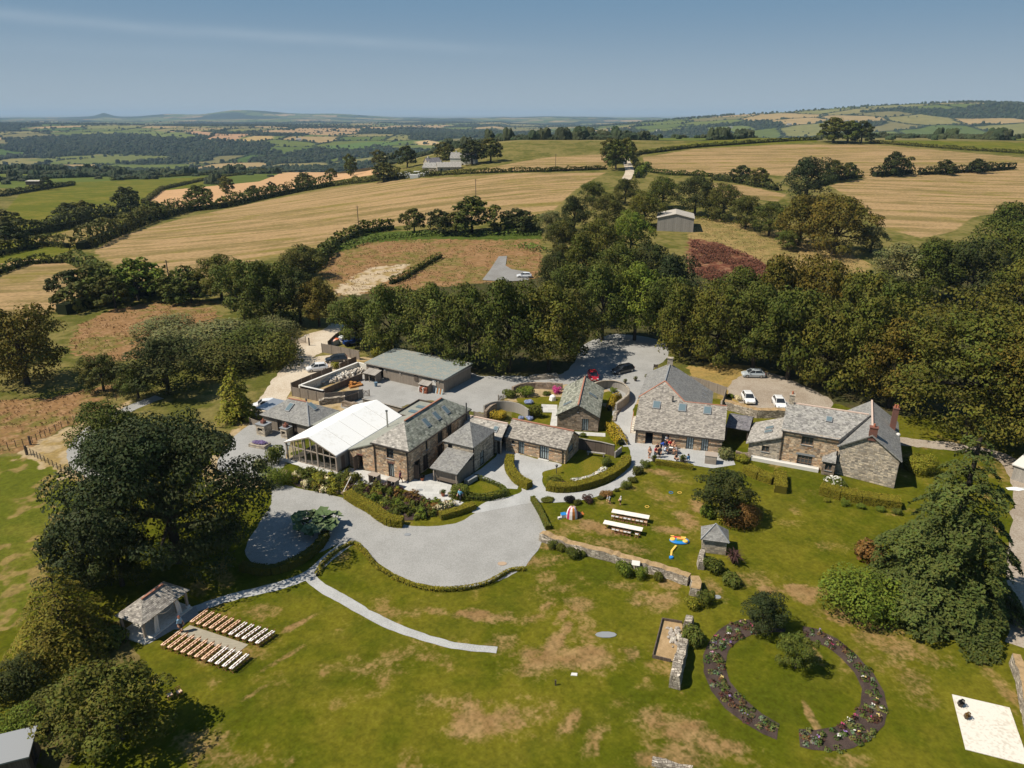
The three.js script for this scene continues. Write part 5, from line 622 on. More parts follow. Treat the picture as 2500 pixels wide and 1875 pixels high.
// link range and low stone cottage
{
  const g = building('link_building', 'pale slate roofed link range between barn and low cottage', MA, -27); walls(g, M.stoneGrey, [[0.6, 12.6, 6.9, 12.6, 2.4, [[5.75, 0, 6.25, 2, 'plank']]], [6.9, 16.9, 0.6, 16.9, 2.4]]); roofPart(g, M.slatePale, gableU(0.5, 6.9, 12.5, 17, 2.35, 2.35, 14.75, 3.95, 0.15)); ridge(g, M.ridgePale, [[0.4, 14.75, 3.95], [7, 14.75, 3.95]]); skylight(g, 5.6, 13.6, 3.12, 0.6, 0.7, [0, -1], 0.71);
  const c = building('low_stone_cottage', 'long low stone cottage with patchy slate roof and tall shuttered doors', MA, -27), e = 2.4, t = [[0, -0.1], [4.9, -0.1], [4.9, 2.35], [2.45, 3.85], [0, 2.35]];
  walls(c, M.stoneWarm, [[7.05, 14, 16.3, 14, e, [[0.9, 1.3, 1.4, 1.9, 'window', 1], [2.0, 0, 2.95, 2.1, 'blinds', 3], [5.3, 0, 6.75, 2.1, 'blinds', 4]]], [16.3, 14.4, 16.3, 18.5, [[0, -0.1], [4.1, -0.1], [4.1, 2.5], [2.05, 3.72], [0, 2.5]], [[0.6, 1.0, 2.6, 2.1, 'blinds', 4]]], [16.3, 18.9, 7.05, 18.9, e], [7.05, 18.5, 7.05, 14.4, [[0, -0.1], [4.1, -0.1], [4.1, 2.5], [2.05, 3.72], [0, 2.5]]]]);
  roofPart(c, M.slateScale, gableU(7.05, 16.3, 14, 18.9, 2.42, 2.42, 16.45, 4.05, 0.2)); ridge(c, M.ridgeRed, [[6.9, 16.45, 4.05], [16.5, 16.45, 4.05]]); part('gutter', M.frame, c, (m) => m.bar(P3(6.9, 13.72, 2.2), P3(16.5, 13.72, 2.2), 0.1)); part('drainpipe', M.frame, c, (m) => m.bar(P3(15.9, 13.9, 0), P3(15.9, 13.9, 2.2), 0.09)); part('step', M.paving, c, (m) => m.box(12.3, 0, -13.98, 13.9, 0.08, -13.5));
}
// gabled cottage
{
  const g = building('gabled_cottage', 'stone cottage with steep green slate gable roof behind the low range', [6.93, -99.43], -10.1); const W = 6.25, D = 12.2;
  walls(g, M.stoneDark, [[0, 0, W, 0, [[0, -0.1], [W, -0.1], [W, 2.5], [W / 2, 4.15], [0, 2.5]], [[3.8, 0.02, 4.8, 2.05, 'blinds', 3], [3.05, 3.1, 3.2, 3.6, 'window', 1]]], [W, 0.4, W, D - 0.4, 2.5, [[1.5, 0, 2.6, 2.05, 'plank']]], [W, D, 0, D, [[0, -0.1], [W, -0.1], [W, 2.5], [W / 2, 4.15], [0, 2.5]]], [0, D - 0.4, 0, 0.4, 2.5]]);
  roofPart(g, M.slateGreen, gableV(0, W, 0, D, 2.55, 2.55, W / 2, 4.32, 0.2)); ridge(g, M.ridgeRed, [[W / 2, -0.2, 4.32], [W / 2, D + 0.2, 4.32]]); skylight(g, 4.9, 6.6, 3.32, 0.55, 1.1, [1, 0], 0.57); skylight(g, 1.2, 2.6, 3.22, 0.55, 1.1, [-1, 0], 0.57); part('flue', M.steel, g, (m) => m.cyl(1.9, 3.5, -9.4, 0.1, 0.1, 1.2, 8)); part('bargeboard', M.frame, g, (m) => m.bar(P3(-0.2, -0.22, 2.35), P3(W / 2, -0.22, 4.22), 0.05, 0.14).bar(P3(W / 2, -0.22, 4.22), P3(W + 0.2, -0.22, 2.35), 0.05, 0.14));
}
// longhouse with catslide wing
{
  const g = building('longhouse', 'long stone longhouse with lichen roof, three roof lights and tall rear wing', [18.18, -94.57], -16.9);
  walls(g, M.stoneWarm, [[0, 0, 12.2, 0, 2.2, [[1.4, 0, 2.5, 2.0, 'void'], [3.75, 0, 4.8, 2.0, 'door', 3], [7.25, 0, 8.3, 2.0, 'blinds', 3], [9.35, 0, 10.35, 2.0, 'blinds', 3]]], [12.2, 0.4, 12.2, 9.6, [[0, -0.1], [9.2, -0.1], [9.2, 2.5], [4.9, 4.9], [0, 2.3]]], [0, 16.4, 0, 0.4, [[0, -0.1], [16, -0.1], [16, 2.2], [10.9, 4.8], [0, 4.8]], [[9.5, 2.4, 10.4, 4.3, 'plank']]], [9.9, 17, 0, 17, [[0, -0.1], [9.9, -0.1], [9.9, 4.8], [6.9, 6.75], [0, 2.85]]], [9.9, 9.6, 9.9, 16.6, 2.75]]);
  const k = 0.545, F = (v) => 2.25 + (v + 0.25) * k;
  roofPart(g, M.slateScale, [[[-0.35, -0.25, F(-0.25)], [12.45, -0.25, F(-0.25)], [12.45, 5.3, F(5.3)], [6.3, 5.3, F(5.3)], [3.0, 8.5, F(8.5)], [-0.35, 5.3, F(5.3)]]], 'front_roof');
  roofPart(g, M.slateFine, [[[-0.6, 5.3, 5.0], [3.0, 8.5, 7.02], [3.0, 17.2, 7.02], [-0.6, 17.2, 5.0]], [[6.3, 5.3, 5.15], [10.3, 9.3, 2.8], [10.3, 17.2, 2.8], [3.0, 17.2, 7.02], [3.0, 8.5, 7.02]], [[6.3, 5.3, F(5.3)], [12.45, 5.3, F(5.3)], [12.45, 9.9, 2.6], [8.4, 9.9, 2.6]]], 'rear_roof');
  ridge(g, M.ridgeRed, [[-0.45, 5.3, 5.18], [3.0, 8.5, 6.98], [6.3, 5.3, 5.18], [12.4, 5.3, 5.22]], 0.2); ridge(g, M.lead, [[3, 8.5, 7], [3, 17.1, 7]], 0.16);
  for (const u of [2.35, 6.1, 9.7]) skylight(g, u, 4.05, F(4.05) + 0.02, 0.95, 1.1, [0, -1], k); chimney(g, 3.0, 16.9, 6.4, 8.1, 0.85, 0.7, M.stoneGrey, 0); part('flue', M.iron, g, (m) => m.cyl(4.6, F(5), -5, 0.11, 0.11, 0.9, 8)); part('gutter', M.frame, g, (m) => m.bar(P3(-0.3, -0.33, 2.1), P3(12.4, -0.33, 2.1), 0.1)); part('drainpipe', M.frame, g, (m) => m.bar(P3(0.02, -0.09, 0), P3(0.02, -0.09, 2.1), 0.1)); for (let i = 0; i < 3; i++) part('roof_vent', M.lead, g, (m) => plane(m, [[8.6 + i * 0.02, 15.2 - i * 1.6, 3.88], [9.3, 15.2 - i * 1.6, 3.48], [9.3, 15.5 - i * 1.6, 3.48], [8.6, 15.5 - i * 1.6, 3.88]], 0.05));
}
{ // stair against the longhouse side wall
  const g = building('stone_stair', 'stone stair with wooden handrail against the longhouse side wall', [18.18, -94.57], -16.9, 'stair'); for (let i = 0; i < 8; i++) part('step', M.slab, g, (m) => m.box(-1.1, 0, -3.1 - i * 0.32, -0.05, 0.22 * (i + 1), -3.42 - i * 0.32)); part('handrail', M.timberRed, g, (m) => m.bar(P3(-1.12, 3.1, 1.0), P3(-1.12, 5.6, 2.8), 0.06).bar(P3(-1.12, 3.15, 0), P3(-1.12, 3.15, 1.05), 0.07).bar(P3(-1.12, 5.6, 1.5), P3(-1.12, 5.6, 2.8), 0.07));
}
// farmhouse
const FA = [33.96, -89.64];
{
  const g = building('farmhouse', 'stone farmhouse with slate roofs, brick chimneys and gabled cross wing', FA, -25.1);
  walls(g, M.stoneWarm, [[3.4, 0, 10.6, 0, 5.05, [[2.5, 3.35, 4.0, 4.55, 'window', 3, 1, 'frameBrown'], [2.3, 0, 4.25, 1.75, 'door', 4, 3, 'frameBrown']]], [3.4, 10.2, 3.4, 0.4, [[0, -0.1], [9.8, -0.1], [9.8, 5.0], [4.6, 6.85], [0, 5.0]]], [10.6, 10.6, 3.4, 10.6, 5.0]]);
  walls(g, M.stoneGrey, [[10.6, -0.2, 17.7, -1.5, [[0, -0.1], [7.22, -0.1], [7.22, 4.2], [3.6, 6.45], [0, 4.1]]], [17.7, -1.1, 17.7, 11.4, 4.2], [17.7, 11.8, 10.6, 11.8, [[0, -0.1], [7.1, -0.1], [7.1, 3.6], [3.6, 6.5], [0, 4.2]]]], 0.4, 'wing_wall');
  walls(g, M.stoneWarm, [[10.6, 0.3, 10.6, -0.15, 3.5]], 0.3, 'corner_wall');
  roofPart(g, M.slate, [[[3.2, -0.18, 4.96], [10.45, -0.18, 4.96], [13.9, 5.5, 6.98], [3.2, 5.5, 6.98]], [[3.2, 5.5, 6.98], [13.9, 5.5, 6.98], [13.9, 11, 5], [3.2, 11, 5]]]); part('valley_cheek', M.slate, g, (m) => m.tri(P3(10.45, -0.18, 4.95), P3(10.45, -0.18, 3.9), P3(13.9, 5.5, 6.95)).tri(P3(10.45, -0.18, 3.9), P3(13.9, 5.5, 6.5), P3(13.9, 5.5, 6.95))); roofPart(g, M.slateFine, [[[10.35, -0.45, 4.1], [14.15, -1.15, 6.75], [14.15, 12, 6.75], [10.35, 12, 4.1]], [[14.15, -1.15, 6.75], [18.0, -1.85, 4.1], [18.0, 12, 4.1], [14.15, 12, 6.75]]], 'wing_roof');
  ridge(g, M.ridgePale, [[3.9, 5.5, 6.98], [13.7, 5.5, 6.98]]); ridge(g, M.ridgePale, [[14.15, -0.2, 6.75], [14.15, 12, 6.75]]); skylight(g, 8.9, 3.2, 6.2, 0.65, 0.85, [0, -1], 0.36);
  chimney(g, 3.75, 5.6, 5.6, 8.3, 0.7, 0.75, M.stoneGrey, 1); chimney(g, 14.2, -0.65, 5.9, 7.75, 0.95, 0.7, M.brick, 1); chimney(g, 17.0, 7.6, 3.6, 7.8, 0.7, 0.75, M.brick, 2); part('lintel', M.lead, g, (m) => { m.box(5.7, 4.55, 0.015, 7.6, 4.8, -0.1); m.box(5.5, 1.75, 0.015, 7.9, 2.05, -0.1); }); part('satellite_dish', M.pale, g, (m) => { const q = new THREE.SphereGeometry(0.35, 12, 6, 0, 6.29, 0, 0.9); q.rotateX(1.2); q.translate(17.75, 4.3, -6.6); m.geo(q); }); part('gutter', M.frame, g, (m) => m.bar(P3(3.3, -0.26, 4.88), P3(10.4, -0.26, 4.88), 0.1)); part('drainpipe', M.frame, g, (m) => m.bar(P3(3.5, -0.08, 0), P3(3.5, -0.08, 4.8), 0.1).bar(P3(10.45, -0.5, 0), P3(10.45, -0.5, 3.5), 0.1));
  const b = 2.0; walls(g, M.stoneDark, [[8.95, -1.25, 10.5, -1.25, b, [[0.35, 0.75, 1.2, 1.75, 'window', 2, 1, 'frameBrown']]], [8.95, -0.02, 8.95, -0.95, b]], 0.3, 'bay_wall'); roofPart(g, M.slate, [[[8.8, -1.42, b], [10.5, -1.42, b], [10.5, -0.02, 3.3]], [[8.8, -1.42, b], [10.5, -0.02, 3.3], [8.8, -0.02, b + 0.1]]], 'bay_roof');
}
{
  const g = building('lean_to_outbuilding', 'stone lean to with sloping slate roof against the farmhouse', FA, -25.1); walls(g, M.stoneGrey, [[-0.75, 0.02, 3.38, 0.02, [[0, -0.1], [4.13, -0.1], [4.13, 3.82], [0, 2.28]], [[1.75, 1.25, 2.75, 2.15, 'window', 2, 1, 'frameBrown']]], [3.38, 7.2, -0.75, 7.2, [[0, -0.1], [4.13, -0.1], [4.13, 2.28], [0, 3.82]]], [-0.75, 6.8, -0.75, 0.42, 2.25]]);
  roofPart(g, M.slatePale, [[[-1.15, -0.25, 2.2], [3.36, -0.25, 3.98], [3.36, 7.5, 3.98], [-1.15, 7.5, 2.2]]]); for (const v of [2.6, 4.0]) skylight(g, 1.4, v, 3.2, 0.7, 0.9, [-1, 0], 0.39);
  const c = building('carport', 'dark pitched timber carport between longhouse and farmhouse', FA, -25.1, 'carport'); roofPart(c, M.slateDark, [[[-4.7, 4.3, 2.15], [-1.3, 4.3, 2.15], [-1.3, 7.2, 3.1], [-4.7, 7.2, 3.1]], [[-4.7, 7.2, 3.1], [-1.3, 7.2, 3.1], [-1.3, 10, 2.15], [-4.7, 10, 2.15]]]); for (const [u, v] of [[-4.5, 4.6], [-1.5, 4.6], [-4.5, 9.7], [-1.5, 9.7]]) part('post', M.timberDark, c, (m) => m.bar(P3(u, v, 0), P3(u, v, 2.1), 0.16)); part('back_wall', M.stoneDark, c, (m) => m.box(-4.6, 0, -9.8, -1.4, 2.1, -9.95));
  const t = building('terrace_wall', 'low pale terrace kerb along the farmhouse front', FA, -25.1, 'terrace'); part('coping', M.pale, t, (m) => m.box(-0.2, 0, 0.95, 8.6, 0.5, 0.55)); part('paving', M.paving, t, (m) => m.box(-0.2, 0, 0.55, 8.6, 0.42, 0.02));
}
// timber barn with corrugated roof
const TB = [-11.8, -114.67];
{
  const g = building('timber_barn', 'long weathered timber barn with grey green corrugated roof', TB, -30.5), L = -17.6, D = 8.4;
  walls(g, M.board, [[L, 0, 0, 0, 2.55, [[3.1, 0, 4.0, 2.1, 'void'], [15.1, 0, 15.9, 2.0, 'plank']]], [0, 0.2, 0, D - 0.2, 2.55], [0, D, L, D, 2.3], [L, D - 0.2, L, 0.2, 2.55]], 0.2);
  roofPart(g, M.corrugated, [[[L - 0.25, -0.3, 2.6], [0.25, -0.3, 2.6], [0.25, D + 0.3, 2.55], [L - 0.25, D + 0.3, 2.55]].map((p, i) => [p[0], p[1], i < 2 ? 2.58 : 2.95])]); part('fascia', M.boardGrey, g, (m) => m.box(L - 0.2, 2.38, 0.32, 0.2, 2.56, 0.27)); part('barn_door', M.board, g, (m) => m.box(L + 2.0, 0.05, 0.06, L + 3.05, 2.15, 0.12)); part('door', M.pale, g, (m) => m.box(-2.5, 0.02, 0.02, -1.7, 2.0, 0.05)); for (const u of [-13, -9.5, -2.0, -1.1]) part('wall_lamp', M.pale, g, (m) => m.cyl(u, 1.85, 0.15, 0.09, 0.05, 0.16, 8)); part('notice_board', M.timberDark, g, (m) => m.box(-6.4, 1.1, 0.02, -5.6, 2.1, 0.1)); part('cladding_batten', M.boardGrey, g, (m) => m.box(0.21, 2.3, -D, 0.25, 2.5, 0));
}
// small shelters in the yard
for (const [p, a, w, d, h, label, full] of [[[-25.69,-119.96], -30.5, 2.6, 1.6, 1.7, 'open log shelter with sloping roof at the rubble enclosure', 0], [[-15.34,-114.96], -30.5, 1.9, 1.0, 1.5, 'small shelter packed with netted logs beside the white door', 1]]) {
  const g = building('log_shelter', label, p, a, 'shelter'); g.userData.group = 'yard shelters';
  part('wall', M.board, g, (m) => m.box(-w / 2, 0, -d, w / 2, h + 0.15, -d + 0.08).box(-w / 2, 0, -d + 0.08, -w / 2 + 0.08, h, 0).box(w / 2 - 0.08, 0, -d + 0.08, w / 2, h, 0)); part('roof', M.boardGrey, g, (m) => plane(m, [[-w / 2 - 0.15, -0.25, h - 0.05], [w / 2 + 0.15, -0.25, h - 0.05], [w / 2 + 0.15, d + 0.1, h + 0.35], [-w / 2 - 0.15, d + 0.1, h + 0.35]], 0.08)); part('post', M.timber, g, (m) => m.bar([-0.2, 0, -0.05], [-0.2, h, -0.05], 0.1));
  if (full) { const r = rng(4); for (let i = 0; i < 24; i++) part('log', i % 3 ? M.pot : M.pale, g, (m) => { const x = -0.75 + (i % 6) * 0.3, y = 0.14 + Math.floor(i / 6) * 0.27; m.geo(new THREE.CylinderGeometry(0.12, 0.13, 0.6, 7), new THREE.Matrix4().makeRotationX(Math.PI / 2 + 0.2 * (r() - 0.5)).setPosition(x, y, 0.05 + 0.25 * r())); }); }
}
// gazebo
{
  const g = building('stone_gazebo', 'little square stone gazebo with pointed slate roof on the garden wall', [20.93, -66.52], -14.1), W = 2.55, D = 2.3, e = 1.75, o = 0.22, A = [1.27, 1.2, 3.1]; walls(g, M.stoneGrey, [[0, 0, W, 0, e], [W, 0.3, W, D - 0.3, e, [[0.5, 0, 1.3, 1.6, 'plank']]], [W, D, 0, D, e], [0, D - 0.3, 0, 0.3, e]], 0.3); roofPart(g, M.slateFine, [[[-o, -o, e], [W + o, -o, e], A], [[W + o, -o, e], [W + o, D + o, e], A], [[W + o, D + o, e], [-o, D + o, e], A], [[-o, D + o, e], [-o, -o, e], A]]); ridge(g, M.lead, [[-o, -o, e], A, [W + o, -o, e]], 0.09);
}
// ceremony pavilion
{
  const g = building('pavilion', 'open timber pavilion with slate roof and white drapes at the head of the chairs', [-33.56, -52.36], 67.7, 'pavilion'), e = 2.2, o = 0.12, a = [1.5, 1.5, 3.1], b = [3.95, 1.5, 3.1];
  part('base', M.slab, g, (m) => m.box(-0.45, 0, 0.35, 5.2, 0.16, -3.0)); for (const [u, v] of [[0, 0], [1.3, 0], [3.7, 0], [4.95, 0], [0, 2.75], [4.95, 2.75]]) { const q = part('post', M.timber, g, (m) => m.bar(P3(u, v, 0.16), P3(u, v, e), 0.2)); part('pad_stone', M.pale, q, (m) => m.box(u - 0.17, 0.16, -v - 0.17, u + 0.17, 0.4, -v + 0.17)); }
  roofPart(g, M.slateScale, [[[-0.3, -o - 0.2, e - 0.1], [5.3, -o - 0.2, e - 0.1], b, a], [[-0.3, 3.1, e - 0.1], [-0.3, -o - 0.2, e - 0.1], a], [[5.3, 3.1, e - 0.1], [-0.3, 3.1, e - 0.1], a, b], [[5.3, -o - 0.2, e - 0.1], [5.3, 3.1, e - 0.1], b]]); ridge(g, M.ridgeRed, [a, b], 0.2); part('beam', M.timber, g, (m) => m.bar(P3(-0.1, 0, e - 0.12), P3(5.05, 0, e - 0.12), 0.16).bar(P3(-0.1, 2.75, e - 0.12), P3(5.05, 2.75, e - 0.12), 0.16).bar(P3(0, 0, e - 0.12), P3(0, 2.75, e - 0.12), 0.16)); for (const [u, s] of [[0, 1], [1.3, -1], [3.7, 1], [4.95, -1]]) part('brace', M.timber, g, (m) => m.bar(P3(u, 0, 1.55), P3(u + 0.45 * s, 0, 2.05), 0.09));
  const cloth = std([0.74, 0.69, 0.62], 0.9); const drape = (m, u0, u1) => { const n = 10; for (let i = 0; i < n; i++) for (let j = 0; j < 6; j++) { const q = (k, l) => { const t = k / n, y = 2.05 - 1.85 * t, w = 0.16 + 0.05 * Math.sin(t * 4) + 0.22 * t * t, c = u0 + (u1 - u0) * Math.sin(t * 1.7) , s = (l / 6 - 0.5) * 2 * w; return [c + s, y, 0.14 + 0.05 * Math.sin(l * 2.3 + k * 0.3)]; }; m.quad(q(i, j), q(i + 1, j), q(i + 1, j + 1), q(i, j + 1)); } };
  part('drape', cloth, g, (m) => drape(m, 1.35, 1.2)); part('drape', cloth, g, (m) => drape(m, 3.65, 3.85)); part('swag', cloth, g, (m) => { const n = 16; for (let i = 0; i < n; i++) { const q = (k, s) => { const t = k / n; return [1.5 + 2.1 * t, 2.02 - 0.55 * Math.sin(Math.PI * t) + s * 0.08, 0.16 + 0.05 * s]; }; m.quad(q(i, -1), q(i + 1, -1), q(i + 1, 1), q(i, 1)); } });
}

// ---------- gravel, paving and lawns as thin sheets on the ground ----------
function smooth(P, closed = true, n = 6) { const c = new THREE.CatmullRomCurve3(P.map(([x, z]) => V(x, 0, z)), closed, 'centripetal'); return c.getPoints(P.length * n).slice(0, closed ? -1 : undefined).map((p) => [p.x, p.z]); }
function ragged(P, amt, seed) { return P.map(([x, z], i) => [x + amt * (vn(x * 1.3 + seed, z * 1.3) - 0.5) * 2, z + amt * (vn(x * 1.3, z * 1.3 + seed) - 0.5) * 2]); }
function sheet(name, P, mat, y, parent) {
  const two = P.map(([x, z]) => new THREE.Vector2(x, -z)); if (THREE.ShapeUtils.isClockWise(two)) { two.reverse(); P = [...P].reverse(); }
  const m = new MB(); for (const [a, b, c] of THREE.ShapeUtils.triangulateShape(two, [])) m.tri([P[a][0], y, P[a][1]], [P[b][0], y, P[b][1]], [P[c][0], y, P[c][1]]);
  const o = m.build(name, mat, parent); if (!parent) o.userData.kind = 'structure'; return o;
}
function strip(pts, w0, w1 = w0, n = 6) { const c = smooth(pts, false, n), L = [], R = []; for (let i = 0; i < c.length; i++) { const a = c[Math.max(0, i - 1)], b = c[Math.min(c.length - 1, i + 1)], dx = b[0] - a[0], dz = b[1] - a[1], l = Math.hypot(dx, dz) || 1, w = (w0 + (w1 - w0) * i / (c.length - 1)) / 2; L.push([c[i][0] - dz / l * w, c[i][1] + dx / l * w]); R.push([c[i][0] + dz / l * w, c[i][1] - dx / l * w]); } return [...L, ...R.reverse()]; }
const S1 = 0.012, S2 = 0.020, S3 = 0.028, S4 = 0.036;
sheet('drive', ragged(smooth([[-31.15,-81.97],[-27.29,-80.74],[-23.35,-79.30],[-20.85,-78.14],[-17.47,-76.22],[-15.06,-73.74],[-12.89,-72.19],[-9.30,-71.79],[-6.37,-72.70],[-4.55,-74.80],[-3.21,-76.55],[2.54,-77.45],[3.90,-71.49],[2.77,-66.77],[1.08,-63.51],[-1.25,-61.34],[-5.01,-60.19],[-8.84,-60.65],[-11.93,-62.21],[-14.77,-65.02],[-16.61,-67.49],[-18.92,-68.60],[-20.83,-66.77],[-23.28,-64.60],[-27.00,-63.76],[-29.55,-66.77],[-29.92,-72.50],[-29.92,-76.77]]), 0.12, 1), M.gravelGrey, S2);
sheet('path', ragged(strip([[-18.51,-68.41],[-19.85,-65.89],[-21.43,-62.37],[-24.01,-60.49],[-27.29,-59.07],[-29.95,-57.55],[-31.43,-56.23],[-31.53,-53.92]], 1.5, 1.1), 0.08, 2), M.gravel, S1);
sheet('path', ragged(strip([[-21.56,-62.29],[-19.15,-60.04],[-15.79,-57.55],[-12.15,-54.89],[-8.85,-53.16],[-5.31,-51.80],[-1.34,-51.15]], 1.25, 0.8), 0.08, 3), M.gravel, S3);
sheet('path', ragged(smooth([[-4.83,-74.80],[-2.96,-77.68],[-0.35,-78.71],[1.31,-80.26],[-1.01,-85.99],[-1.43,-94.00],[-0.41,-95.59],[1.25,-90.21],[3.26,-81.47],[6.16,-79.78],[9.77,-80.26],[13.03,-82.47],[15.85,-86.95],[17.04,-91.69],[17.42,-97.22],[17.71,-101.53],[21.80,-96.40],[19.30,-90.21],[18.03,-86.67],[14.07,-81.23],[9.55,-78.14],[5.42,-77.22],[2.54,-77.22]]), 0.06, 4), M.gravel, S3);
sheet('path', ragged([[-5.52,-84.59],[-4.23,-86.23],[-2.29,-89.90],[-1.66,-92.97],[-0.28,-91.80],[0.22,-87.36],[1.32,-83.93],[0.67,-80.71],[-0.71,-80.87],[-1.18,-81.65],[-2.92,-83.00],[-4.68,-83.76]], 0.05, 21), M.gravel, S1);
sheet('courtyard', ragged(smooth([[0.84,-90.65],[3.66,-89.16],[6.88,-87.54],[5.66,-86.13],[4.30,-84.59],[3.98,-82.62],[4.27,-80.40],[2.75,-80.40],[1.56,-82.94],[0.65,-87.00],[0.58,-89.53]]), 0.05, 5), M.gravel, S2);
sheet('terrace', ragged([[16.91,-95.27],[18.88,-98.91],[23.03,-95.59],[28.22,-91.69],[31.12,-90.21],[30.93,-87.36],[27.48,-86.40],[23.96,-87.64],[20.39,-89.05],[18.59,-88.06],[17.00,-90.21]], 0.1, 6), M.gravel, S4);
sheet('path', ragged(strip([[17.95,-93.22],[17.85,-101.53],[18.17,-107.15],[20.60,-114.42],[23.98,-123.34],[25.58,-129.08]], 3.4, 3.6), 0.15, 7), M.gravel, S1);
sheet('yard', ragged(smooth([[-28.43,-108.14],[-27.04,-114.42],[-27.75,-126.42],[-18.09,-126.42],[-9.31,-126.42],[-5.67,-123.34],[0.34,-123.34],[8.08,-123.34],[11.54,-129.08],[15.23,-142.43],[22.94,-150.23],[31.79,-145.73],[31.80,-136.21],[26.70,-126.42],[23.65,-116.66],[19.09,-109.76],[15.32,-118.97],[8.21,-118.50],[1.96,-116.20],[-1.66,-111.84],[-4.22,-106.18],[-8.06,-107.15],[-13.82,-111.20],[-17.46,-109.15],[-21.57,-106.18]]), 0.25, 8), M.gravelGrey, S2);
sheet('farm_track', ragged(strip([[-39.86,-158.45],[-41.31,-149.17],[-41.77,-140.19],[-41.68,-129.08],[-41.30,-118.97],[-40.70,-110.58],[-40.55,-104.28]], 4.2, 4.8), 0.3, 9), M.track, S1);
sheet('farm_track', ragged(smooth([[-46.15,-144.72],[-45.16,-150.23],[-40.91,-153.87],[-38.36,-147.43],[-38.46,-137.72],[-41.44,-134.73]]), 0.2, 10), M.track, S3);
sheet('parking_area', ragged(smooth([[-40.41,-127.74],[-38.65,-134.73],[-34.14,-135.32],[-30.06,-129.08],[-34.40,-121.37],[-38.27,-117.11]]), 0.2, 11), M.track, S4);
sheet('patio', ragged(smooth([[-40.37,-86.67],[-41.73,-94.00],[-40.72,-101.53],[-38.03,-103.35],[-33.07,-98.91],[-32.72,-94.79],[-32.04,-90.21],[-31.40,-86.40],[-33.77,-84.01],[-37.48,-84.01]]), 0.12, 12), M.gravelGrey, S3);
sheet('track', ragged(strip([[-60.43,-112.69],[-62.36,-109.35],[-63.74,-103.90],[-64.49,-99.25],[-63.66,-94.31],[-61.71,-90.21],[-58.31,-86.40],[-53.53,-83.36]], 2.6, 2.4), 0.15, 13), M.gravelGrey, S3);
sheet('terrace', ragged([[-30.03,-87.89],[-23.63,-84.76],[-22.20,-86.65],[-18.54,-85.27],[-13.45,-82.62],[-12.86,-83.43],[-10.37,-85.27],[-9.47,-82.62],[-7.87,-82.13],[-7.81,-78.58],[-7.25,-77.99],[-6.01,-77.26],[-6.53,-76.26],[-8.04,-76.83],[-10.19,-77.70],[-12.20,-79.48],[-14.04,-80.71],[-17.76,-81.81],[-19.90,-81.65],[-20.89,-81.97],[-22.77,-83.43],[-28.61,-86.30]], 0.05, 14), M.paving, S4);
sheet('path', ragged([[4.91,-109.50],[7.57,-109.21],[6.99,-100.51],[5.91,-100.64],[6.56,-105.94],[4.88,-106.08]], 0.02, 15), M.paving, S3);
sheet('path', ragged([[9.57,-98.52],[14.18,-97.91],[14.02,-96.60],[10.07,-97.19]], 0.02, 16), M.paving, S3);
sheet('garden_lawn', ragged(smooth([[0.80,-112.20],[3.08,-112.50],[6.64,-112.81],[7.78,-111.89],[7.63,-109.36],[4.91,-109.56],[3.02,-110.09],[1.01,-110.69]]), 0.1, 17), M.lawnpatch, S2);
sheet('garden_lawn', ragged(smooth([[15.52,-114.38],[17.15,-115.33],[19.02,-113.75],[17.63,-110.39],[15.03,-110.24]]), 0.1, 18), M.lawnpatch, S2);
sheet('garden_lawn', smooth([[4.17,-85.27],[5.49,-86.13],[7.17,-87.00],[8.71,-89.90],[10.93,-90.28],[12.19,-89.53],[12.59,-87.36],[11.86,-85.27],[9.76,-83.43],[7.49,-82.62],[5.29,-82.29],[4.25,-83.59]]), M.lawnpatch, S4);
sheet('garden_lawn', smooth([[-5.14,-80.40],[-4.46,-82.29],[-2.91,-82.62],[-1.33,-81.02],[-1.76,-79.18],[-3.69,-78.58],[-5.21,-78.88]]), M.lawnpatch, S4 + 0.008);
sheet('farm_track', ragged(strip([[54.74,-95.59],[60.25,-94.31],[65.46,-92.76],[69.19,-90.21],[67.97,-84.01],[61.48,-73.53],[52.99,-61.74],[46.48,-51.44]], 3.0, 2.6), 0.3, 19), M.dust = new THREE.MeshPhysicalMaterial({ specularIntensity: 0.2, map: spotTex([0.36, 0.31, 0.25], [0.25, 0.20, 0.15], 24, 0.28, 0.75, 13), roughness: 1 }), S1);
sheet('parking_area', ragged(smooth([[37.74,-114.42],[41.15,-121.86],[45.58,-126.42],[49.50,-123.85],[52.48,-117.11],[54.04,-110.17],[47.08,-104.28],[40.60,-107.15]]), 0.5, 20), M.dust, S1);
{ const P = [...HARD]; const m = new MB(), two = P.map(([x, z]) => new THREE.Vector2(x, -z)), q = THREE.ShapeUtils.isClockWise(two) ? P.reverse() : P; for (const [a, b, c] of THREE.ShapeUtils.triangulateShape(q.map(([x, z]) => new THREE.Vector2(x, -z)), [])) m.tri(...[a, b, c].map((i) => [q[i][0], H(...q[i]) + 0.12, q[i][1]])); m.build('hard_standing', new THREE.MeshPhysicalMaterial({ map: spotTex([0.25, 0.245, 0.235], [0.19, 0.18, 0.165], 30, 0.28, 0.75, 15), roughness: 1, specularIntensity: 0.2 })).userData.kind = 'structure'; }
{ const P = smooth([[61.29,-394.77],[68.30,-427.79],[72.33,-461.87],[73.97,-480.92],[77.07,-493.62]], false, 8), m = new MB(); for (let i = 0; i + 1 < P.length; i++) { const w = 2.6, [x, z] = P[i], [X, Z] = P[i + 1]; m.quad([x - w, H(x, z) + 0.3, z], [x + w, H(x, z) + 0.3, z], [X + w, H(X, Z) + 0.3, Z], [X - w, H(X, Z) + 0.3, Z]); } m.build('lane', M.track).userData.kind = 'structure'; }
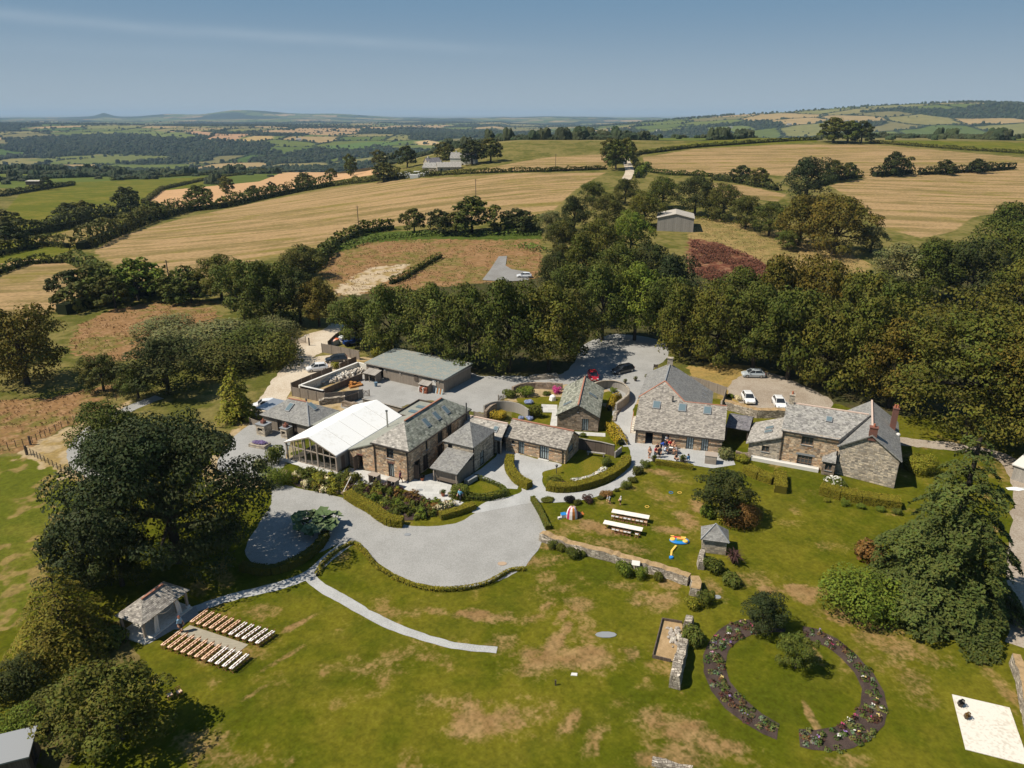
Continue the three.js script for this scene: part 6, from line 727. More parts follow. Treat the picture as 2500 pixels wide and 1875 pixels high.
{ const g = thing('concrete_pad', 'pale concrete pad with stains at the lower right of the lawn', 'pad'); const P = [[36.62,-45.93],[40.48,-44.51],[38.72,-39.93],[38.25,-39.06],[34.46,-40.46]]; sheet('slab', P, M.slab, 0.05, g); part('edge', M.slab, g, (m) => P.forEach((a, i) => { const b = P[(i + 1) % P.length]; m.quad([a[0], 0, a[1]], [b[0], 0, b[1]], [b[0], 0.05, b[1]], [a[0], 0.05, a[1]]); })); }
{ const g = thing('aisle_paving', 'stone flagged aisle between the two blocks of chairs', 'paving'); sheet('flags', [[-30.79,-53.97],[-30.48,-54.51],[-24.02,-51.88],[-24.61,-50.78],[-28.71,-52.36],[-31.59,-53.47]], M.aisle, 0.03, g); }
sheet('apron', [[-34.27,-52.63],[-33.17,-51.95],[-30.20,-55.97],[-31.02,-57.20],[-31.76,-57.04]], M.gravelGrey, 0.022);
// ---------- horseshoe flower bed ----------
{
  const beds = [[[23.40,-55.19],[22.00,-55.31],[19.98,-54.37],[18.25,-52.55],[17.12,-50.50],[16.60,-48.48],[16.63,-46.38],[17.33,-44.42],[18.49,-42.90],[19.59,-41.85],[20.45,-41.33],[21.16,-42.90],[20.14,-43.91],[19.06,-45.66],[18.58,-47.32],[18.63,-49.27],[19.53,-51.13],[21.01,-52.55],[22.99,-53.44],[25.43,-53.56],[25.69,-54.13],[24.43,-54.02]], [[27.46,-54.37],[28.51,-54.06],[29.95,-52.66],[30.81,-50.50],[31.23,-48.28],[31.07,-46.20],[30.54,-44.42],[29.37,-42.74],[27.64,-41.30],[25.88,-40.53],[24.13,-40.31],[22.80,-40.46],[21.98,-40.69],[22.56,-42.41],[23.78,-42.25],[25.48,-42.58],[27.20,-43.49],[28.54,-44.94],[29.43,-46.57],[29.59,-48.48],[29.29,-50.09],[28.57,-51.56],[27.51,-52.32],[26.89,-52.77]]];
  beds.forEach((P, k) => {
    const g = thing('flower_bed', k ? 'right half of the horseshoe flower bed of dark soil' : 'left half of the horseshoe flower bed of dark soil', 'flower bed'); const Q = ragged(P.flatMap((p, i) => { const q = P[(i + 1) % P.length]; return [p, [(p[0] * 2 + q[0]) / 3, (p[1] * 2 + q[1]) / 3], [(p[0] + 2 * q[0]) / 3, (p[1] + 2 * q[1]) / 3]]; }), 0.07, k); sheet('soil', Q, M.soil, 0.03, g);
    const r = rng(70 + k), L = new Leaves(700 + k), Fl = new Leaves(800 + k), xs = P.map((p) => p[0]), zs = P.map((p) => p[1]); let n = 0, t = 0; const pal = [[0.10, 0.12, 0.03], [0.06, 0.09, 0.02], [0.16, 0.16, 0.05], [0.13, 0.075, 0.035], [0.16, 0.19, 0.11], [0.09, 0.045, 0.03]], fp = [[0.7, 0.4, 0.5], [0.75, 0.72, 0.66], [0.45, 0.06, 0.16], [0.32, 0.2, 0.45], [0.7, 0.55, 0.2]];
    while (n < 95 && t++ < 4000) { const x = Math.min(...xs) + r() * (Math.max(...xs) - Math.min(...xs)), z = Math.min(...zs) + r() * (Math.max(...zs) - Math.min(...zs)); if (!inPoly(P, x, z) || !inPoly(P, x + 0.2, z) || !inPoly(P, x - 0.2, z)) continue; n++; const s = 0.16 + 0.3 * r() * r() + 0.06, c = pal[Math.floor(r() * pal.length)], f = r() < 0.16 ? fp[Math.floor(r() * fp.length)] : null; for (let i = 0; i < 36; i++) { const a = r() * 6.28, q = s * Math.sqrt(r()), y = 0.05 + s * 1.1 * r() * (1.2 - q / s); L.leaf(x + Math.cos(a) * q, y, z + Math.sin(a) * q, Math.cos(a) * 0.6, 0.8, Math.sin(a) * 0.6, 0.07 + 0.05 * r(), c.map((v) => v * (0.7 + 0.6 * r()))); } if (f) for (let i = 0; i < 7; i++) { const a = r() * 6.28, q = s * 0.6 * r(); Fl.leaf(x + Math.cos(a) * q, 0.1 + s * 1.15, z + Math.sin(a) * q, 0, 1, 0, 0.07, f); } }
    leafMesh(L.geometry(), M.plain || (M.plain = leafMat([1, 1, 1], 0.15)), g, 'plants'); leafMesh(Fl.geometry(), M.plain, g, 'flowers');
  });
}
// ---------- clipped hedges and borders of the garden ----------
const clip = (w, h) => ({ w, h, leaf: 0.07, dens: 190, clipped: true });
hedge(smooth([[-0.25,-88.80],[-0.41,-86.30],[0.16,-83.93],[1.08,-81.97],[2.29,-80.71]], false, 3), clip(1.15, 1.0), 'box', 'curved clipped hedge sweeping down from the low cottage door', 'clipped hedges');
hedge(smooth([[4.59,-80.71],[5.79,-80.25],[7.94,-80.40],[10.36,-81.65],[12.57,-83.27],[14.63,-85.61],[15.84,-87.71],[15.89,-88.61]], false, 3), clip(1.25, 0.95), 'box', 'long crescent hedge round the little white flower garden', 'clipped hedges');
hedge(smooth([[-20.77,-78.58],[-19.07,-76.83],[-17.14,-75.14],[-15.70,-73.51],[-14.21,-72.19],[-12.78,-71.93]], false, 3), clip(1.2, 1.0), 'box', 'wavy clipped hedge beside the steps along the drive', 'clipped hedges');
hedge([[-8.61,-73.51],[-6.96,-74.32],[-4.61,-75.98]], clip(1.0, 0.75), 'box', 'short clipped hedge at the tip of the terrace border', 'clipped hedges');
hedge(smooth([[-20.45,-62.13],[-20.22,-64.34],[-19.07,-66.95],[-17.78,-68.13],[-16.41,-66.51],[-14.07,-63.35],[-11.29,-61.11],[-8.28,-59.81],[-4.99,-59.81],[-2.20,-60.95],[-0.05,-63.02],[1.42,-63.18]], false, 4), { w: 0.45, h: 0.45, leaf: 0.08, dens: 110, lump: 0.3 }, 'box', 'low box edging round the turning circle', 'clipped hedges');
hedge([[2.56,-77.91],[3.18,-75.67],[3.80,-73.01],[4.20,-71.00]], { w: 0.6, h: 0.6, leaf: 0.08, dens: 90, clipped: true }, 'ash', 'low hedge between turning circle and picnic lawn', 'clipped hedges');
hedge(smooth([[-5.48,-83.93],[-4.19,-83.27],[-2.59,-82.13],[-1.17,-80.71],[-0.70,-79.18]], false, 3), { w: 0.55, h: 0.5, leaf: 0.09, dens: 80, lump: 0.2 }, 'ash', 'upper edging of the little round lawn by the porch', 'clipped hedges');
hedge(smooth([[-5.94,-78.58],[-4.27,-77.99],[-2.78,-77.99],[-1.45,-78.58],[-0.70,-79.18]], false, 3), { w: 0.95, h: 0.8, leaf: 0.1, dens: 70, lump: 0.3 }, 'ash', 'leafy border along the front of the little round lawn', 'clipped hedges');
hedge([[19.78,-87.66],[21.43,-87.30],[22.90,-86.72],[24.67,-86.09]], clip(0.6, 0.7), 'box', 'clipped hedge along the longhouse terrace edge', 'clipped hedges');
hedge([[31.72,-85.52],[32.95,-83.57],[34.31,-82.26]], clip(1.6, 1.0), 'box', 'broad clipped hedge behind the dark garden tree', 'clipped hedges');
hedge([[35.72,-83.96],[34.25,-79.55]], clip(1.5, 1.05), 'box', 'stubby hedge returning towards the lawn', 'clipped hedges');
hedge([[39.47,-79.90],[41.50,-78.51],[43.62,-77.49],[47.74,-76.16]], clip(1.7, 1.15), 'box', 'long broad clipped hedge in front of the farmhouse gable', 'clipped hedges');
hedge(smooth([[-28.70,-63.34],[-25.47,-62.58],[-23.01,-64.31],[-21.46,-67.36],[-21.27,-69.53]], false, 3), { w: 0.9, h: 0.9, leaf: 0.1, dens: 60, clipped: true }, 'hedge', 'shaded hedge round the gravel under the sycamore', 'clipped hedges');
hedge([[15.92,-106.64],[17.19,-111.29],[18.34,-112.20]], { w: 1.1, h: 1.1, leaf: 0.1, dens: 70, lump: 0.2 }, 'yellow', 'golden hedge inside the round walled garden', 'clipped hedges');
hedge([[15.00,-99.51],[15.62,-96.60],[16.09,-93.60]], { w: 1.6, h: 1.3, leaf: 0.11, dens: 60, lump: 0.25 }, 'yellow', 'golden green hedge along the path below the round walled garden', 'clipped hedges');
tag(hedge(smooth([[7.79,-82.45],[9.07,-82.78],[10.39,-83.43],[11.62,-84.59],[12.67,-85.96]], false, 3), { w: 0.85, h: 0.45, leaf: 0.12, dens: 75, lump: 0.3, base: false }, 'white', '', null, 5, 'flower_border'), 'curved drift of white flowers inside the crescent hedge', 'flowers');
for (const [p, w, h, m, l] of [
  [[5.60,-82.29], 2.2, 1.0, 'olive', 'wispy shrub beside the lamp post in the crescent garden'], [[6.49,-81.65], 1.5, 0.6, 'purple', 'dark low shrub at the tip of the crescent garden'], [[13.08,-87.36], 1.6, 1.5, 'ash', 'green shrub at the bench end of the crescent garden'], [[-6.71,-78.88], 2.6, 1.8, 'ash', 'large leafy shrub beside the porch bench'], [[7.10,-77.41], 1.5, 1.0, 'dark', 'dark shrub on the picnic lawn edge beside the play tent'], [[8.10,-76.97], 1.2, 0.8, 'hedge', 'low shrub next to the dark one by the play tent'], [[9.47,-77.41], 1.5, 1.1, 'purple', 'reddish shrub on the path edge of the picnic lawn'], [[12.02,-78.88], 1.8, 0.8, 'rust', 'brown heather mound beside the bending child'], [[11.20,-78.28], 1.1, 0.5, 'hedge', 'low green mound left of the brown heather'], [[14.75,-81.02], 1.5, 1.1, 'ash', 'lower shrub in the row along the curving path'], [[15.77,-82.62], 1.3, 0.9, 'olive', 'middle olive shrub in the row along the curving path'], [[16.93,-84.93], 1.7, 1.5, 'hedge', 'tall rose bush in the row along the curving path'], [[18.26,-87.00], 1.4, 1.0, 'ash', 'upper shrub in the row along the curving path'], [[13.47,-80.09], 0.7, 0.5, 'hedge', 'tiny shrub at the low end of the path row'], [[4.45,-77.70], 1.8, 0.5, 'olive', 'low shrub strip at the corner of the picnic lawn'],
  [[2.41,-113.43], 3.2, 2.0, 'bright', 'bushy green shrub against the cottage garden wall'], [[-0.57,-112.81], 2.4, 1.7, 'ash', 'hydrangea bush at the cottage garden gate'], [[5.99,-113.75], 1.5, 0.9, 'ash', 'low plants under the cottage garden wall'], [[7.78,-114.69], 1.7, 1.3, 'pink', 'pink flowering shrub beside the gabled cottage'], [[3.74,-104.16], 2.6, 2.5, 'olive', 'olive shrub behind the low cottage roof'], [[2.79,-109.80], 1.6, 0.9, 'blueflower', 'pale blue hydrangea in the cottage garden'], [[-2.02,-103.36], 2.8, 1.7, 'yellow', 'bright yellow shrub behind the link roof'], [[2.75,-103.10], 1.2, 0.8, 'blueflower', 'blue hydrangea behind the low cottage ridge'], [[1.48,-103.36], 1.0, 0.7, 'blueflower', 'second blue hydrangea behind the low cottage ridge'], [[17.73,-115.33], 1.4, 0.8, 'bright', 'small green shrub in the round walled garden'], [[10.72,-96.60], 1.1, 0.8, 'ash', 'small shrub at the end of the cottage path'],
  [[-27.16,-134.87], 2.6, 2.4, 'lime', 'yellow green bush at the corner of the timber barn'], [[-33.63,-127.37], 1.8, 1.6, 'lime', 'self sown bush growing over the yard fence'], [[-26.53,-140.32], 3.4, 4.0, 'ash', 'leafy tree skirt behind the timber barn corner'],
  [[39.34,-77.49], 0.9, 0.7, 'lime', 'yellow flowering plant at the left foot of the farmhouse hedge'], [[41.20,-76.65], 1.2, 0.9, 'bright', 'bright green plant at the foot of the farmhouse hedge'], [[42.86,-75.83], 1.1, 0.8, 'bright', 'third plant along the foot of the farmhouse hedge'], [[44.90,-75.19], 1.2, 0.9, 'bright', 'fourth plant along the foot of the farmhouse hedge'], [[46.58,-74.55], 1.2, 0.9, 'ash', 'last plant along the foot of the farmhouse hedge beside the cypress'],
  [[38.30,-111.28], 1.3, 1.1, 'cream', 'cream flowering shrub in front of the parked white car'], [[37.50,-112.54], 1.2, 0.9, 'bright', 'green shrub on the bank behind the carport'], [[44.22,-107.96], 1.4, 1.0, 'ash', 'shrub in front of the second parked white car'], [[32.03,-88.37], 2.4, 1.3, 'lime', 'yellow green shrub at the end of the farmhouse terrace'], [[30.01,-89.43], 2.4, 2.2, 'silver', 'grey leaved shrub beside the bin store'],
]) bush(p, w, h, m, l, 'garden shrubs');
{ const b = bush([41.99,-81.70], 3.0, 1.4, 'ash', 'hydrangea covered in white flower heads at the farmhouse corner', 'garden shrubs', 1); const L = new Leaves(6), r = L.r; for (let i = 0; i < 46; i++) { const a = r() * 6.28, q = 1.25 * Math.sqrt(r()), x = Math.cos(a) * q, z = Math.sin(a) * q, y = 1.9 * Math.sqrt(Math.max(0.05, 1 - q * q / 2)); for (let k = 0; k < 9; k++) L.leaf(x + 0.16 * (r() - 0.5), y + 0.14 * (r() - 0.5), z + 0.16 * (r() - 0.5), 0, 1, 0.3, 0.08, [1, 1, 1]); } leafMesh(L.geometry(), M.white, b, 'flower_heads'); }
// mixed borders: each plant its own, alike ones share a description
function border(poly, n, mats, label, group, seed, smin = 0.7, smax = 1.6) { const r = rng(seed), xs = poly.map((p) => p[0]), zs = poly.map((p) => p[1]); let k = 0, t = 0; while (k < n && t++ < 3000) { const x = Math.min(...xs) + r() * (Math.max(...xs) - Math.min(...xs)), z = Math.min(...zs) + r() * (Math.max(...zs) - Math.min(...zs)); if (!inPoly(poly, x, z)) continue; k++; const s = smin + (smax - smin) * r(), mat = mats[Math.floor(r() * mats.length)], m = leafMesh(SMALLB[k % 2], M[mat], null, 'border_plant'); m.position.set(x, 0, z); m.scale.set(s, s * (0.7 + 0.5 * r()), s); m.rotation.y = r() * 6; tag(m, label.replace('plant', { olive: 'olive plant', oak: 'dark olive plant', lime: 'yellow green plant', rust: 'bronze plant', ash: 'fresh green plant', cream: 'cream flowering plant', hedge: 'dull green plant', purple: 'purple leaved plant', bright: 'bright green plant' }[mat] || 'plant'), 'plant', group); } sheet('soil', smooth(poly, true, 2), M.soil, 0.05).userData.kind = 'structure'; }
border([[-29.53,-83.93],[-28.42,-85.61],[-25.59,-84.59],[-23.04,-83.93],[-20.88,-84.93],[-20.29,-83.59],[-21.00,-81.02],[-22.41,-79.18],[-23.69,-79.48],[-26.14,-80.71],[-28.00,-81.34]], 90, ['olive', 'oak', 'lime', 'rust', 'ash', 'olive', 'cream', 'hedge'], 'leafy plant in the rockery border below the marquee front', 'rockery border plants', 31, 0.8, 1.7);
border([[-20.76,-81.34],[-17.67,-81.34],[-13.95,-80.09],[-10.16,-77.41],[-7.13,-76.54],[-8.68,-74.32],[-10.59,-73.51],[-13.07,-72.98],[-15.03,-74.59],[-17.16,-76.83],[-19.49,-78.88]], 125, ['olive', 'ash', 'purple', 'lime', 'oak', 'bright', 'rust'], 'herbaceous plant in the terrace border behind the wavy hedge', 'terrace border plants', 32, 0.8, 1.6);
tag(hedge([[-9.28,-74.59],[-8.11,-75.98],[-6.99,-76.54]], { w: 1.3, h: 0.7, leaf: 0.1, dens: 60, lump: 0.3, base: false }, 'cream', '', null, 6, 'flower_border'), 'mound of cream flowers at the tip of the terrace border', 'flowers');
// giant rhubarb
{ const g = thing('giant_rhubarb', 'giant leaved gunnera clump beside the drive under the sycamore', 'plant', [[-22.68,-71.00][0], 0, [-22.68,-71.00][1]]); const r = rng(3), mat = std([0.085, 0.125, 0.05], 0.75, { side: THREE.DoubleSide }), mat2 = std([0.14, 0.175, 0.085], 0.75, { side: THREE.DoubleSide }); for (let i = 0; i < 46; i++) { const a = r() * 6.28, q = 2.9 * Math.sqrt(r()), y = 1.0 + 1.0 * r() * (1.2 - q / 3.5), s = 0.45 + 0.4 * r(), cx = Math.cos(a) * q, cz = Math.sin(a) * q * 0.8; const l = part('leaf', i % 3 ? mat : mat2, g, (m) => { const n = 9, P = []; for (let k = 0; k < n; k++) { const b = k / n * 6.283, R = s * (k % 2 ? 0.72 : 1); P.push([Math.cos(b) * R, 0.16 * R, Math.sin(b) * R]); } for (let k = 0; k < n; k++) m.tri([0, -0.05, 0], P[(k + 1) % n], P[k]); }); l.position.set(cx, y, cz); l.rotation.set((r() - 0.5) * 0.7 + cz * 0.15, r() * 6, -cx * 0.12); part('stem', M.bark, g, (m) => m.bar([cx * 0.6, 0, cz * 0.6], [cx, y, cz], 0.06)); } }
// spiky flax
{ const p = [23.82,-64.44], g = thing('flax_plant', 'spiky purple flax beside the stone gazebo', 'plant', [p[0], 0, p[1]]); const r = rng(8), mat = std([0.07, 0.035, 0.03], 0.7, { side: THREE.DoubleSide }); part('leaves', mat, g, (m) => { for (let i = 0; i < 90; i++) { const a = r() * 6.28, t = 0.25 + 0.75 * r(), l = 1.1 + 0.8 * r(), x = Math.cos(a), z = Math.sin(a), w = 0.05; const B = [0.1 * x, 0, 0.1 * z], C2 = [x * l * t * 0.5, l * 0.75, z * l * t * 0.5], D = [x * l * t, l * (0.95 - 0.35 * t), z * l * t]; m.quad([B[0] - z * w, B[1], B[2] + x * w], [B[0] + z * w, B[1], B[2] - x * w], [C2[0] + z * w, C2[1], C2[2] - x * w], [C2[0] - z * w, C2[1], C2[2] + x * w]).tri([C2[0] - z * w, C2[1], C2[2] + x * w], [C2[0] + z * w, C2[1], C2[2] - x * w], D); } }); g.children[0].userData.kind = 'stuff'; }

// ---------- walls and fences ----------
function roughWall(pts, w, h, label, { cap = null, mat = M.rubble, name = 'stone_wall', seed = 1, jag = 0.12, hs = null } = {}) {
  const g = thing(name, label, 'wall', [pts[0][0], 0, pts[0][1]]), c = []; for (let i = 0; i + 1 < pts.length; i++) { const n = Math.max(2, Math.round(Math.hypot(pts[i + 1][0] - pts[i][0], pts[i + 1][1] - pts[i][1]) / 0.45)); for (let k = 0; k < n; k++) c.push([pts[i][0] + (pts[i + 1][0] - pts[i][0]) * k / n - pts[0][0], pts[i][1] + (pts[i + 1][1] - pts[i][1]) * k / n - pts[0][1], i + k / n]); } const e = pts[pts.length - 1]; c.push([e[0] - pts[0][0], e[1] - pts[0][1], pts.length - 1]);
  const row = c.map(([x, z, t], i) => { const a = c[Math.max(0, i - 1)], b = c[Math.min(c.length - 1, i + 1)], dx = b[0] - a[0], dz = b[1] - a[1], l = Math.hypot(dx, dz), nx = -dz / l, nz = dx / l, j = (k) => jag * (vn(x * 2.1 + seed * 9 + k * 5, z * 2.1 + k) - 0.5) * 2, hh = (hs ? hs[Math.floor(t)] + (hs[Math.min(hs.length - 1, Math.floor(t) + 1)] - hs[Math.floor(t)]) * (t % 1) : h) + j(3) * 1.2, p = (s, y, k) => [x + nx * (s + j(k) * 0.5), y, z + nz * (s + j(k) * 0.5)]; return [p(-w / 2 - 0.06, -0.05, 1), p(-w / 2, hh * 0.5, 2), p(-w / 2 + 0.04, hh, 4), p(w / 2 - 0.04, hh + j(6) * 0.5, 5), p(w / 2, hh * 0.5, 6), p(w / 2 + 0.06, -0.05, 7)]; });
  part('masonry', mat, g, (m) => { for (let i = 0; i + 1 < row.length; i++) for (let k = 0; k < 5; k++) { if (k === 2 && cap) continue; m.quad(row[i][k], row[i][k + 1], row[i + 1][k + 1], row[i + 1][k]); } for (const [q, f] of [[row[0], 1], [row[row.length - 1], 0]]) { for (let k = 1; k < 5; k++) f ? m.tri(q[0], q[k + 1], q[k]) : m.tri(q[0], q[k], q[k + 1]); } });
  if (cap) part('turf_cap', cap, g, (m) => { for (let i = 0; i + 1 < row.length; i++) m.quad(row[i][2], row[i][3], row[i + 1][3], row[i + 1][2]); }); return g;
}
roughWall([[3.30,-69.16],[5.37,-67.82],[7.27,-66.73],[9.14,-65.88],[10.98,-65.05]], 0.9, 0.95, 'stone garden wall with dry grass top beside the turning circle', { cap: M.drygrass, seed: 2 });
roughWall([[10.98,-65.05],[12.75,-64.04],[14.59,-63.05],[16.20,-62.27],[18.20,-60.86]], 0.9, 1.0, 'stone garden wall with dry grass top behind the garden sign', { cap: M.drygrass, seed: 3 });
roughWall([[18.79,-60.95],[18.70,-59.85],[18.27,-58.78]], 1.0, 1.0, 'crumbling corner of the garden wall', { cap: M.drygrass, seed: 4 });
roughWall([[16.78,-54.79],[16.37,-53.71]], 0.8, 1.0, 'isolated stump of the ruined garden wall', { seed: 5 });
roughWall([[15.51,-51.49],[14.83,-49.81],[14.24,-48.21],[13.60,-46.57]], 0.85, 1.25, 'ruined stone wall end casting a shadow beside the horseshoe bed', { seed: 6, jag: 0.2, hs: [0.9, 1.2, 1.4, 1.5] });
roughWall([[20.05,-63.24],[20.23,-64.44],[20.78,-65.67]], 0.6, 0.9, 'stone wall running up to the gazebo', { seed: 7 });
roughWall([[10.44,-39.35],[11.84,-38.91],[13.20,-38.42]], 0.6, 0.35, 'low stone edging at the bottom of the lawn', { seed: 8 });
roughWall([[44.11,-49.47],[43.25,-47.32],[41.38,-43.74],[40.00,-41.15]], 0.7, 1.0, 'stone boundary wall at the right edge beside the track', { cap: M.drygrass, seed: 9 });
roughWall([[34.67,-108.26],[36.88,-106.51],[39.28,-104.25],[43.67,-104.25]], 1.2, 1.3, 'rough stone bank between the parked white cars and the carport', { cap: M.drygrass, seed: 10 });
roughWall([[0.11,-114.69],[1.53,-116.30],[4.13,-116.96],[8.93,-116.30]], 0.5, 1.15, 'stone wall at the back of the cottage garden', { mat: M.stoneDark, seed: 11, jag: 0.05 });
roughWall([[3.30,-121.73],[5.76,-122.08],[8.38,-122.79]], 1.5, 0.6, 'low stone kerb under the trees beside the yard', { seed: 12 });
roughWall([[-32.19,-109.25],[-29.66,-110.30],[-28.19,-110.83]], 0.8, 1.0, 'heap of grey wall stones behind the slate bar', { seed: 13 });
roughWall([[-28.12,-108.74],[-25.35,-107.72]], 0.6, 0.9, 'short stone wall behind the marquee', { mat: M.stoneDark, seed: 14 });
roughWall([[31.45,-89.64],[33.28,-89.00]], 0.5, 1.0, 'stone gate wall beside the lean to', { mat: M.stoneDark, seed: 15 });
roughWall([[-4.24,-103.10],[-3.56,-105.25],[-2.51,-106.92]], 0.5, 1.4, 'curving stone wall in front of the yellow shrub', { mat: M.stoneDark, seed: 16, jag: 0.04 });
roughWall([[17.59,-106.92],[16.67,-104.98],[16.09,-102.31]], 0.5, 0.35, 'line of loose stones beside the lane', { seed: 17 });
function boardFence(tops, h, label, { mat = M.boardDark, t = 0.06, name = 'timber_fence', posts = true, cap = null, smoothIt = false } = {}) {
  const P = smoothIt ? smooth(tops, false, 5) : tops, o = P[0], g = thing(name, label, name.includes('wall') ? 'wall' : 'fence', [o[0], H(...o), o[1]]);
  for (let i = 0; i + 1 < P.length; i++) { const a = [P[i][0] - o[0], P[i][1] - o[1]], b = [P[i + 1][0] - o[0], P[i + 1][1] - o[1]], l = Math.hypot(b[0] - a[0], b[1] - a[1]), d = H(...P[i]) - H(...o); part(name.includes('wall') ? 'section' : 'panel', mat, g, (m) => m.panel(a, b, [[0, d - 0.05], [l + t * 0.3, d - 0.05], [l + t * 0.3, d + h], [0, d + h]], [], t)); if (posts) { const n = Math.max(1, Math.round(l / 2.2)); for (let k = 0; k <= n; k++) { if (k === n && i + 2 < P.length) continue; const x = a[0] + (b[0] - a[0]) * k / n, z = a[1] + (b[1] - a[1]) * k / n; part('post', M.timber, g, (m) => m.box(x - 0.06, d, z - 0.06, x + 0.06, d + h + 0.08, z + 0.06)); } } if (cap) part('coping', cap, g, (m) => m.bar([a[0], d + h + 0.03, a[1]], [b[0], d + h + 0.03, b[1]], t + 0.08, 0.06)); } return g;
}
boardFence([[-38.47,-115.14],[-36.09,-119.37],[-33.40,-123.68]], 1.7, 'dark board fence between the white hatchback and the rubble enclosure'); boardFence([[-32.37,-125.43],[-30.13,-129.63]], 1.7, 'dark board fence behind the black car');
boardFence([[-37.82,-113.23],[-34.66,-111.71],[-31.44,-110.23]], 1.7, 'front board fence of the rubble enclosure facing the slate bar', { mat: M.board }); boardFence([[-31.38,-110.23],[-28.48,-111.00],[-25.40,-112.10]], 1.7, 'board fence between the rubble enclosure and the yard gate', { mat: M.board }); boardFence([[-27.97,-109.47],[-26.04,-111.63]], 1.3, 'short return fence behind the stone heap', { mat: M.boardDark });
boardFence([[-38.75,-137.39],[-34.31,-135.02],[-30.14,-132.57]], 1.9, 'tall board screen hiding the bins and blue machine', { mat: M.board }); boardFence([[-37.97,-139.41],[-37.57,-144.95],[-36.73,-147.41]], 1.7, 'dark board screen behind the orange lidded bins');
boardFence([[-36.75,-114.44],[-29.20,-126.69]], 1.5, 'long white rendered wall of the rubble enclosure', { mat: M.render, t: 0.35, name: 'white_wall', posts: false, cap: M.pale }); boardFence([[-29.20,-126.69],[-27.49,-125.60]], 1.5, 'white rendered end wall against the timber barn', { mat: M.render, t: 0.35, name: 'white_wall', posts: false }); boardFence([[-36.75,-114.44],[-32.03,-111.95]], 1.5, 'white topped cross wall of the rubble enclosure', { mat: M.boardDark, t: 0.3, name: 'white_wall', posts: false, cap: M.pale });
boardFence([[-32.32,-113.48],[-30.11,-117.27],[-27.37,-121.44]], 1.2, 'timber retaining wall holding back the pale rubble', { mat: M.boardDark, name: 'retaining_wall', posts: false, t: 0.15 });
boardFence([[-24.95,-109.53],[-21.35,-107.59],[-17.73,-105.42]], 1.0, 'low timber wall along the yard behind the marquee', { mat: M.board, name: 'timber_wall', posts: false, t: 0.2, cap: M.boardGrey });
boardFence([[-4.38,-104.80],[-3.24,-106.22],[-1.85,-106.65],[-0.33,-106.36],[1.18,-105.37],[2.48,-103.15]], 1.7, 'curved grey board wall round the cottage garden', { mat: M.boardGrey, name: 'curved_wall', posts: false, t: 0.25, smoothIt: true });
boardFence([[14.25,-115.49],[16.08,-116.72],[17.86,-116.82],[19.22,-115.65],[19.86,-113.38],[19.48,-110.56],[18.39,-108.46],[16.86,-106.14]], 1.5, 'round pale wall of the garden beside the parked red car', { mat: M.boardGrey, name: 'curved_wall', posts: false, t: 0.25, smoothIt: true, cap: M.stoneGrey });
boardFence([[9.55,-92.49],[11.16,-91.82],[12.80,-91.16],[14.42,-90.17]], 1.7, 'dark timber screen behind the garden bench', { mat: M.boardDark, cap: M.boardGrey, posts: false, t: 0.12 });
boardFence([[14.57,-89.58],[15.70,-91.29]], 0.9, 'short timber wall at the end of the bench screen', { mat: M.boardGrey, name: 'timber_wall', posts: false, t: 0.2 });
boardFence([[31.95,-118.49],[34.49,-116.04],[36.75,-113.02]], 1.7, 'timber fence behind the longhouse wing', { mat: M.board }); boardFence([[36.75,-113.02],[34.39,-107.08]], 1.7, 'timber fence returning beside the parked cars', { mat: M.board }); boardFence([[-6.06,-103.62],[-4.41,-102.43]], 1.2, 'short board fence between barn and yard', { mat: M.board });
boardFence([[-41.04,-101.48],[-39.09,-100.10]], 1.0, 'weathered fence panel left of the larger oven', { mat: M.board });
// rubble heap inside the white enclosure
{ const P = [[-34.49,-118.36],[-31.29,-122.04],[-28.09,-124.61],[-28.40,-125.59],[-30.47,-123.31],[-33.87,-119.26]], r = rng(17), g = thing('rubble_heap', 'long heap of pale broken stone inside the white walled enclosure', 'rubble', [P[0][0], 0, P[0][1]]); const geo = new THREE.DodecahedronGeometry(1, 0), mats = [std([0.60, 0.54, 0.45], 0.95), std([0.46, 0.40, 0.33], 0.95), std([0.68, 0.64, 0.57], 0.95)]; const a = P[0], b = P[2]; for (let i = 0; i < 260; i++) { const t = r(), s = (r() + r() - 1) * 1.1, q = 0.14 + 0.2 * r() * r(), m = shade(new THREE.Mesh(geo, mats[i % 3])), dx = b[0] - a[0], dz = b[1] - a[1], l = Math.hypot(dx, dz); m.name = 'stone'; m.position.set(dx * t - dz / l * s, 0.25 + 0.75 * (1 - Math.abs(s) / 1.3) * (0.6 + 0.4 * r()), dz * t + dx / l * s - 0.6); m.scale.set(q * (1 + r()), q * 0.7, q); m.rotation.set(r() * 3, r() * 6, r() * 3); g.add(m); } part('core', M.rubble, g, (m) => { const dx = b[0] - a[0], dz = b[1] - a[1] , l = Math.hypot(dx, dz), n = 12; for (let i = 0; i < n; i++) { const q = (t, s, y) => [dx * t - dz / l * s, y, dz * t + dx / l * s - 0.6]; m.quad(q(i / n, -1.2, 0.05), q((i + 1) / n, -1.2, 0.05), q((i + 1) / n, 0, 0.9), q(i / n, 0, 0.9)).quad(q(i / n, 0, 0.9), q((i + 1) / n, 0, 0.9), q((i + 1) / n, 1.2, 0.05), q(i / n, 1.2, 0.05)); } }); }
